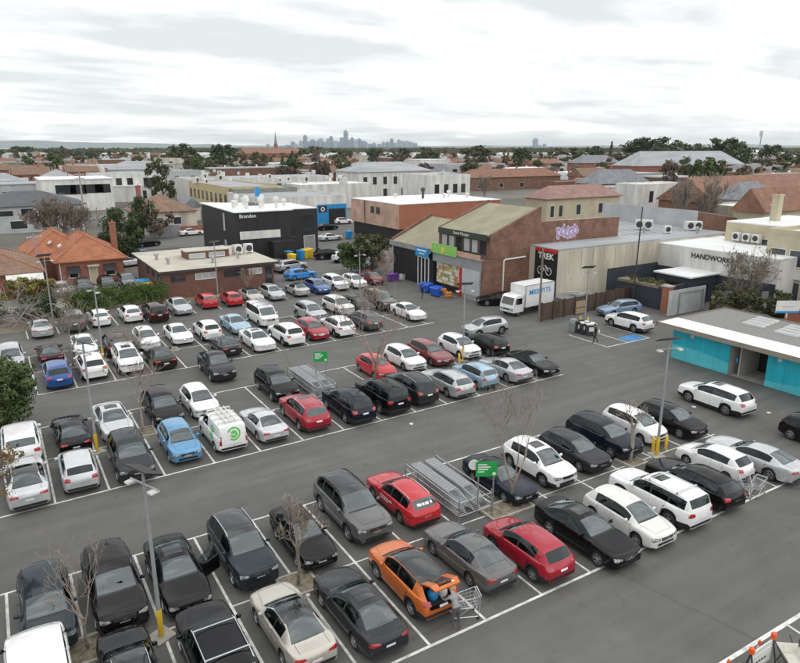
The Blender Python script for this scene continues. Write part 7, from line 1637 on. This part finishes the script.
def trolley_bay(label, u0, u1, v0, v1, signlab, su, sv, gl):
    r = root('trolley_bay', label, 'trolley bay')
    for u in (u0, u1):
        for z in (.35, .75, 1.05):
            b = MB(); b.tube([(u, v0, z), (u, v1, z)], .028, 6); b.build('rail', M_STEEL, r)
        for k in range(5):
            v = v0+(v1-v0)*k/4; b = MB(); b.tube([(u, v, 0), (u, v, 1.25 if k in (0, 4) else 1.05)], .035, 6); b.build('post', M_STEEL, r)
    for z in (.35, 1.05):
        b = MB(); b.tube([(u0, v0, z), (u1, v0, z)], .028, 6); b.build('end_rail', M_STEEL, r)
    n = 21
    for j, uu in enumerate((u0+(u1-u0)*.27, u0+(u1-u0)*.73)):
        for k in range(n):
            trolley(gl, uu, v0+.75+k*(v1-v0-1.5)/(n-1), pi/2, gl.replace('nested shopping trolley in', 'shopping trolleys nested in'), False)
    s = root('trolley_sign', signlab, 'sign', (su, sv, 0), -.50, 'green trolley bay signs')
    for x in (-.36, .36):
        b = MB(); b.tube([(x, .04, 0), (x, .04, 2.95)], .035, 6); b.build('post', M_STEEL, s)
    b = MB(); b.box(-.50, .50, -.02, .0, 2.22, 2.98); o = b.build('panel', M_GREEN, s)
    for (x0, x1, z) in ((-.40, .02, 2.80), (-.40, .18, 2.68), (-.40, .08, 2.56), (-.40, -.1, 2.44)):
        b = MB(); b.box(x0, x1, -.026, -.021, z, z+.055); b.build('lettering', M_INKW, o)
    b = MB(); b.lathe([(.08, 0), (.08, .006)], 14, 0, Matrix.Translation((.36, -.021, 2.36)) @ Matrix.Rotation(pi/2, 4, 'X')); b.build('emblem', M_INKW, o)
    if 'near' in signlab:
        b = MB(); b.lathe([(.26, 0), (.26, .03)], 18, 0, Matrix.Translation((-.58, .06, 2.80)) @ Matrix.Rotation(pi/2, 4, 'X')); b.build('round_plate', M_BOXW, s)
trolley_bay('steel railed trolley bay right of the red wagon', 16.65, 18.55, 21.9, 26.6, 'green sign on two posts at the end of the near trolley bay', 17.95, 21.6, 'nested shopping trolley in the near trolley bay')
trolley_bay('steel railed trolley bay beside the black four wheel drive in the middle double row', 17.4, 18.95, 39.4, 44.6, 'green sign on two posts above the far trolley bay', 18.6, 41.2, 'nested shopping trolley in the far trolley bay')
q = UV(463, 617); trolley('lone shopping trolley behind the woman at the orange car', q.x+.05, q.y, -.35)
for i, (px, py, a) in enumerate(((744, 495, .8), (756, 495, .2))):
    q = UV(px, py); trolley(['left shopping trolley behind the tail of the long black wagon', 'right shopping trolley behind the tail of the long black wagon'][i], q.x, q.y, a, 'trolleys behind the long black wagon').scale = (.88,)*3
# ------------------------------------------------------------------ delivery truck
q0, q1 = UV(503, 316), UV(556, 305)
tr = root('delivery_truck', 'white box truck with blue lettering beside the brick flank wall', 'truck', (47.4, 51.5, .0), radians(186)); 
b = MB()   # cab: profile in x-z
pr = [(1.5, .45), (3.0, .45), (3.08, .75), (3.02, 1.25), (2.72, 2.02), (2.45, 2.2), (1.5, 2.22)]; n = len(pr); b.v = [(x, y, z) for y in (-.95, .95) for x, z in pr]; b.f = [tuple(range(n)), tuple(range(2*n-1, n-1, -1))]+[(k, n+k, n+(k+1) % n, (k+1) % n) for k in range(n)]; b.m = [0]*(n+2); b.build('cab', PAINT['white'], tr)
b = MB(); b.v = [(3.03,-.82,1.28),(3.03,.82,1.28),(2.74,.76,1.98),(2.74,-.76,1.98)]; b.v = [(x+.012, y, z+.006) for x, y, z in b.v]; b.f = [(0,1,2,3)]; b.m = [0]; b.v += [(x-.01, y, z-.01) for x, y, z in b.v]; b.f.append((7,6,5,4)); b.m.append(0); b.build('windscreen', M_ROOFGLASS, tr)
for s in (-1, 1):
    b = MB(); b.box(1.75, 2.62, s*.955-.004, s*.955+.004, 1.28, 1.92); b.build('side_window', M_ROOFGLASS, tr); b = MB(); b.box(2.99, 3.09, s*.78-.16, s*.78+.16, .70, .92); b.build('headlight', M_HEAD, tr)
    b = MB(); b.box(2.60, 2.72, s*1.15-.1, s*1.15+.1, 1.45, 1.85); b.tube([(2.64, s*.94, 1.65), (2.66, s*1.12, 1.68)], .02, 5); b.build('wing_mirror', M_TRIM, tr)
b = MB(); b.box(3.085, 3.10, -.5, .5, .72, .88); b.build('grille', M_TRIM, tr); b = MB(); b.box(3.085, 3.12, -.25, .25, .50, .61); b.build('number_plate', M_PLATE, tr)
b = MB(); b.box(-3.1, 1.42, -1.08, 1.08, .85, 3.15); bx_ = b.build('cargo_box', mat('truck_box_white', (.74,.75,.75), rough=.45, var=.05, scale=1), tr)
b = MB()
for x in (-3.12, 1.38):
    for y in (-1.1, 1.04): b.box(x, x+.06, y, y+.06, .83, 3.17)
for y in (-1.1, 1.04): b.box(-3.059, 1.379, y, y+.06, 3.12, 3.18); b.box(-3.059, 1.379, y, y+.06, .82, .88)
tag(b.build('edge_trim', M_STEEL, tr), kind='stuff')
b = MB(); b.box(-3.0, 2.4, -.4, .4, .5, .849); b.build('chassis', M_TRIM, tr); b = MB(); b.box(-3.12, -3.08, -1.0, 1.0, .45, .60); b.build('rear_bumper', M_TRIM, tr)
text('MRBUYTS', bx_, (-.80, 1.088, 2.35), .78, (pi/2, 0, pi), M_SBLUE, ext=.004, bold=.012); text('MRBUYTS', bx_, (-.80, -1.088, 2.35), .78, (pi/2, 0, 0), M_SBLUE, ext=.004, bold=.012)
tm, rm = wheel_meshes(.39, False)
for x in (2.25, -2.0):
    for s in (1, -1): wv = link('wheel', tm, tr, (x, s*.84, .39), 0 if s > 0 else pi); link('rim', rm, wv)
# scrap metal behind the fence
r = root('scrap_frames', 'pile of grey metal frames behind the timber fence', 'scrap pile', (54, 50.6, 0))
for k in range(10):
    b = MB(); b.tube([(rg.uniform(-2,2), rg.uniform(-1,1), 1.1+k*.05), (rg.uniform(-2,2), rg.uniform(-1,1), 1.2+k*.05)], .05, 5); b.build('tube', M_STEEL, r)
b = MB(); b.box(-2.2, 2.2, -1.2, 1.2, 0, 1.05); b.build('tray', M_GREY, r)
# ------------------------------------------------------------------ barrier and barrow in the lower right corner
M_ORB = mat('orange_reflector', (.80,.11,.02), rough=.4, var=.08); 
a, c = UV(752, 650, 1.25), UV(774, 635, 1.25); q = (a+c)/2; bl_ = (c-a).length/2
r = root('folding_barrier', 'white folding barrier board with orange caps at the bottom right', 'barrier', (q.x, q.y, 0), math.atan2(c.y-a.y, c.x-a.x))
for x in (-bl_, bl_):
    for y, l in ((-.25, 0), (.25, 0)):
        b = MB(); b.tube([(x, y, 0), (x, 0, 1.12)], .03, 5); b.build('leg', M_FRAMED, r)
    b = MB(); b.lathe([(.09, 1.121), (.09, 1.30), (.06, 1.34)], 10, 0, Matrix.Translation((x, 0, 0))); b.build('orange_cap', M_ORB, r)
b = MB(); b.box(-bl_+.04, bl_-.04, -.02, .02, .30, .86); o = b.build('board', M_BOXW, r); b = MB(); b.box(-bl_+.04, bl_-.04, -.02, .02, .92, 1.10); b.build('board', M_BOXW, r)
for k in range(4):
    b = MB(); b.box(-.30+k*.16, -.19+k*.16, -.027, -.021, .55, .62); b.build('lettering', M_INKB, o)
for i, (px, py) in enumerate(((729, 660), (760, 641))):
    q = UV(px, py, .54); r = root('safety_cone', ['orange post cone at the bottom edge left of the barrier', 'orange post cone above the folding barrier'][i], 'cone', (q.x, q.y, 0), 0, 'orange cones at the barrier'); r.scale = (.72,)*3; b = MB(); b.lathe([(.13,.05),(.10,.35),(.07,.7),(.03,.78)], 12); b.build('cone_body', M_ORB, r, smooth=50); b = MB(); b.box(-.2,.2,-.2,.2,0,.049); b.build('foot', M_FRAMED, r); b = MB(); b.lathe([(.106,.32),(.084,.54)], 12, 0, None, False); b.build('white_band', M_BOXW, r)
q = UV(792, 660, .4); r = root('wheelbarrow', 'pale wheelbarrow with dark legs in the bottom right corner', 'wheelbarrow', (q.x, q.y, 0), .9)
b = MB(); lo = [(-.35,-.22,.40),(.30,-.22,.40),(.30,.22,.40),(-.35,.22,.40)]; hi = [(-.60,-.36,.72),(.48,-.36,.68),(.48,.36,.68),(-.60,.36,.72)]; b.v = lo+hi+[(x*.94, y*.92, z+.02) for x, y, z in lo]+[(x*.95, y*.94, z) for x, y, z in hi]
b.f = [(0,3,2,1)]+[(i, (i+1) % 4, 4+(i+1) % 4, 4+i) for i in range(4)]+[(8,9,10,11)]+[(8+(i+1) % 4, 8+i, 12+i, 12+(i+1) % 4) for i in range(4)]+[(4+i, 4+(i+1) % 4, 12+(i+1) % 4, 12+i) for i in range(4)]; b.m = [0]*len(b.f); b.build('tray', mat('barrow_tray', (.60,.58,.52), rough=.5, var=.1, scale=5), r)
for s in (-1, 1):
    b = MB(); b.tube([(-.75, s*.08, .18), (.2, s*.25, .38), (.95, s*.30, .62)], .022, 6); b.build('handle', M_FRAMED, r); b = MB(); b.tube([(.25, s*.24, .38), (.42, s*.26, 0)], .02, 5); b.build('leg', M_FRAMED, r)
b = MB(); b.lathe([(.10,-.05),(.19,-.05),(.19,.05),(.10,.05)], 14, 0, Matrix.Translation((-.78, 0, .19)) @ Matrix.Rotation(pi/2, 4, 'X')); b.build('wheel', M_TYRE, r)
b = MB(); b.tube([(.28,-.30,.70),(.34,-.30,.98)], .02, 5); b.build('dark_handle', M_FRAMED, r)
# ------------------------------------------------------------------ people
M_SKIN = mat('skin', (.52,.31,.22), rough=.6, var=.06, scale=8); M_HAIRB = mat('blond_hair', (.40,.29,.15), rough=.7, var=.25, scale=20); M_HAIRD = mat('dark_hair', (.03,.022,.018), rough=.7, var=.2, scale=20)
def cloth(n, c): return mat(n, c, rough=.9, var=.15, scale=7, bump=.2)
def skin_mesh(name, joints, edges, mats, sub=2):
    """one continuous surface grown round a skeleton: joints = {name: (pos, radius)}"""
    ks = list(joints); me = bpy.data.meshes.new(name); me.from_pydata([joints[k][0] for k in ks], [(ks.index(a), ks.index(c)) for a, c in edges], [])
    o = bpy.data.objects.new(name, me); COL.objects.link(o); o.modifiers.new('skin', 'SKIN'); s = o.modifiers.new('sub', 'SUBSURF'); s.levels = sub; s.render_levels = sub
    sk = me.skin_vertices[0].data if me.skin_vertices else None
    if sk is None:
        bm = bmesh.new(); bm.from_mesh(me); bm.verts.layers.skin.verify(); bm.to_mesh(me); bm.free(); sk = me.skin_vertices[0].data
    for i, k in enumerate(ks):
        r = joints[k][1]; sk[i].radius = (r, r) if not isinstance(r, tuple) else r; sk[i].use_root = (i == 0)
    dg = bpy.context.evaluated_depsgraph_get(); dg.update(); m2 = bpy.data.meshes.new_from_object(o.evaluated_get(dg)); bpy.data.objects.remove(o); m2.name = name
    m2.materials.clear()
    for m in mats: m2.materials.append(m)
    m2.polygons.foreach_set('use_smooth', [True]*len(m2.polygons)); return m2
def person(label, u, v, rz, J, top, legs, hair, shoes, sleeve=.5, female=False, scale=1.0):
    rt = root('person', label, 'person', (u, v, 0.005), rz); rt.scale = (scale,)*3
    E = [('pel','wst'),('wst','chs'),('chs','nk'),('nk','hd0'),('hd0','hd1'),('chs','shL'),('shL','elL'),('elL','wrL'),('wrL','haL'),('chs','shR'),('shR','elR'),('elR','wrR'),('wrR','haR'),('pel','hpL'),('hpL','knL'),('knL','anL'),('anL','toL'),('pel','hpR'),('hpR','knR'),('knR','anR'),('anR','toR')]
    R = dict(pel=.135, wst=.115, chs=.135, nk=.052, hd0=.082, hd1=.082, shL=.062, shR=.062, elL=.044, elR=.044, wrL=.030, wrR=.030, haL=.032, haR=.032, hpL=.088, hpR=.088, knL=.058, knR=.058, anL=.040, anR=.040, toL=.036, toR=.036)
    for s in 'LR':
        d = (Vector(J['wr'+s])-Vector(J['el'+s])).normalized(); J['ha'+s] = tuple(Vector(J['wr'+s])+d*.07)
    me = skin_mesh('body', {k: (J[k], R[k]) for k in R}, E, [top, legs, M_SKIN, shoes, hair])
    V = {k: Vector(p) for k, p in J.items()}
    segs = [('pel','wst',0),('wst','chs',0),('chs','nk',0),('nk','hd0',2),('hd0','hd1',2),('chs','shL',0),('chs','shR',0),('pel','hpL',1),('pel','hpR',1)]
    for s in 'LR': segs += [('sh'+s,'el'+s,0),('el'+s,'wr'+s,0 if sleeve > .9 else 2),('wr'+s,'ha'+s,2),('hp'+s,'kn'+s,1),('kn'+s,'an'+s,1),('an'+s,'to'+s,3)]
    mi = []
    for p in me.polygons:
        c = p.center; best = (9, 0)
        for a, b_, m in segs:
            A, B = V[a], V[b_]; ab = B-A; t = max(0, min(1, (c-A).dot(ab)/max(ab.length_squared, 1e-6))); d = (c-(A+ab*t)).length-R[a]*(1-t)*.6-R[b_]*t*.6
            if d < best[0]: best = (d, m, a, t)
        m = best[1]
        if best[2] == 'pel' and best[3] < .35 and m == 0: m = 1
        mi.append(m)
    me.polygons.foreach_set('material_index', mi); link('body', me, rt)
    hc = (V['hd0']+V['hd1'])/2; up = (V['hd1']-V['hd0']).normalized(); f = Vector(J.get('face', (1,0,0))); f = (f-up*f.dot(up)).normalized(); sd = up.cross(f)
    M = Matrix((( f.x, sd.x, up.x, hc.x), (f.y, sd.y, up.y, hc.y), (f.z, sd.z, up.z, hc.z), (0,0,0,1)))
    h = MB(); n1, n2 = 12, 8
    for i in range(n2+1):
        for j in range(n1):
            a = 2*pi*j/n1; e = pi/2*(1-i/n2*1.45); low = 1.0
            k = .128 if not (cos(a) > .35 and e < .35) else .085
            h.v.append(tuple(M @ Vector((cos(a)*cos(e)*k*.95-.012, sin(a)*cos(e)*k*.92, sin(e)*.128+.035))))
    for i in range(n2):
        for j in range(n1): h.f.append((i*n1+j, (i+1)*n1+j, (i+1)*n1+(j+1) % n1, i*n1+(j+1) % n1)); h.m.append(0)
    h.build('hair', hair, rt, smooth=80)
    def lump(nm, x, y, z, r_, m, sc=(1,1,1)):
        b = MB(); b.lathe([(.001,-r_),(r_*.7,-r_*.7),(r_,0),(r_*.7,r_*.7),(.001,r_)], 8, 0, M @ Matrix.Translation((x,y,z)) @ Matrix.Diagonal(sc+(1,))); b.build(nm, m, rt, smooth=80)
    lump('nose', .098, 0, -.012, .018, M_SKIN, (1,.8,1.3)); lump('ear', 0, .088, -.01, .022, M_SKIN, (.7,.4,1.2)); lump('ear', 0, -.088, -.01, .022, M_SKIN, (.7,.4,1.2)); lump('eye', .085, .032, .012, .011, M_INKB); lump('eye', .085, -.032, .012, .011, M_INKB); lump('mouth', .088, 0, -.055, .014, mat('lips', (.40,.16,.14), rough=.5, var=0), (.5,1.6,.5))
    for s in 'LR':
        w_ = V['wr'+s]; d = (V['ha'+s]-w_).normalized(); o1 = d.orthogonal().normalized(); o2 = d.cross(o1); b = MB()
        for k in range(4):
            p0 = w_+d*.085+o1*(-.030+.02*k); ln = (.062, .072, .068, .052)[k]; b.tube([p0, p0+d*ln*.55+o2*.006, p0+d*ln*.9+o2*.026], [.0095, .009, .007], 5)
        tag(b.build('fingers', M_SKIN, rt, smooth=80), kind='stuff'); b = MB(); p0 = w_+d*.035+o1*.035; b.tube([p0, p0+d*.035+o1*.022, p0+d*.062+o1*.022+o2*.012], [.012, .011, .008], 5); b.build('thumb', M_SKIN, rt, smooth=80)
    return rt
# woman leaning into the orange car's boot (x is the way she faces)
car = MADE['orange small four wheel drive with its tailgate raised']; q = local(car, -2.74, -.20)
J = dict(pel=(-.02,0,.90), wst=(.03,0,1.05), chs=(.15,0,1.27), nk=(.26,0,1.42), hd0=(.31,0,1.50), hd1=(.35,0,1.60), shL=(.15,.19,1.33), elL=(.34,.25,1.12), wrL=(.56,.20,1.02), shR=(.15,-.19,1.33), elR=(.33,-.26,1.10), wrR=(.55,-.18,.98), hpL=(-.02,.10,.84), knL=(.05,.11,.47), anL=(-.02,.12,.09), toL=(.12,.13,.04), hpR=(-.04,-.10,.84), knR=(-.01,-.11,.47), anR=(-.14,-.11,.10), toR=(.0,-.12,.04), face=(1,0,-.25))
person('woman with short blond hair and grey top leaning into the orange car boot', q.x, q.y, car.rotation_euler[2], J, cloth('grey_top', (.30,.30,.31)), cloth('dark_grey_trousers', (.075,.078,.085)), M_HAIRB, cloth('sandals', (.35,.20,.15)), .5, True)
# person in black walking past the bins
q = UV(595, 343)
J = dict(pel=(0,0,.93), wst=(.02,0,1.09), chs=(.06,0,1.33), nk=(.10,0,1.50), hd0=(.13,0,1.59), hd1=(.15,0,1.69), shL=(.05,.20,1.40), elL=(.02,.27,1.15), wrL=(.16,.27,.94), shR=(.05,-.20,1.40), elR=(-.06,-.26,1.16), wrR=(.06,-.28,.94), hpL=(.0,.10,.87), knL=(.20,.10,.50), anL=(.14,.10,.10), toL=(.28,.10,.05), hpR=(.0,-.10,.87), knR=(-.02,-.10,.48), anR=(-.28,-.10,.16), toR=(-.18,-.10,.06), face=(1,0,0))
person('person in black clothes with a white bag walking past the row of bins', q.x, q.y, radians(150), J, cloth('black_jacket', (.012,.012,.014)), cloth('black_trousers', (.014,.014,.016)), M_HAIRD, cloth('black_shoes', (.02,.02,.02)), 1.0)
bg = root('carry_bag', 'white carry bag slung on the person in black', 'bag', (q.x+.16, q.y-.22, .80), .4); b = MB(); b.lathe([(.06,0),(.16,.05),(.17,.34),(.10,.42)], 8, 0, Matrix.Scale(.5, 4, (0,1,0))); b.build('bag_body', M_BOXW, bg, smooth=60); b = MB(); b.tube([(-.08,0,.40),(-.02,0,.66),(.06,0,.40)], .014, 5); b.build('strap', M_BOXW, bg)
q = UV(422, 299)
J = dict(pel=(0,0,.93), wst=(.01,0,1.09), chs=(.03,0,1.33), nk=(.04,0,1.50), hd0=(.06,0,1.59), hd1=(.07,0,1.69), shL=(.02,.20,1.40), elL=(.05,.26,1.14), wrL=(.20,.22,1.0), shR=(.02,-.20,1.40), elR=(.04,-.26,1.14), wrR=(.20,-.22,1.0), hpL=(.0,.10,.87), knL=(.06,.11,.48), anL=(.0,.11,.10), toL=(.14,.12,.05), hpR=(.0,-.10,.87), knR=(.02,-.11,.48), anR=(-.08,-.11,.10), toR=(.06,-.12,.05), face=(1,0,0))
person('person in dark clothes standing beside the large blue bins', q.x, q.y, radians(-20), J, cloth('dark_coat', (.020,.020,.022)), cloth('dark_jeans', (.025,.028,.035)), M_HAIRD, cloth('brown_shoes', (.05,.035,.025)), 1.0)
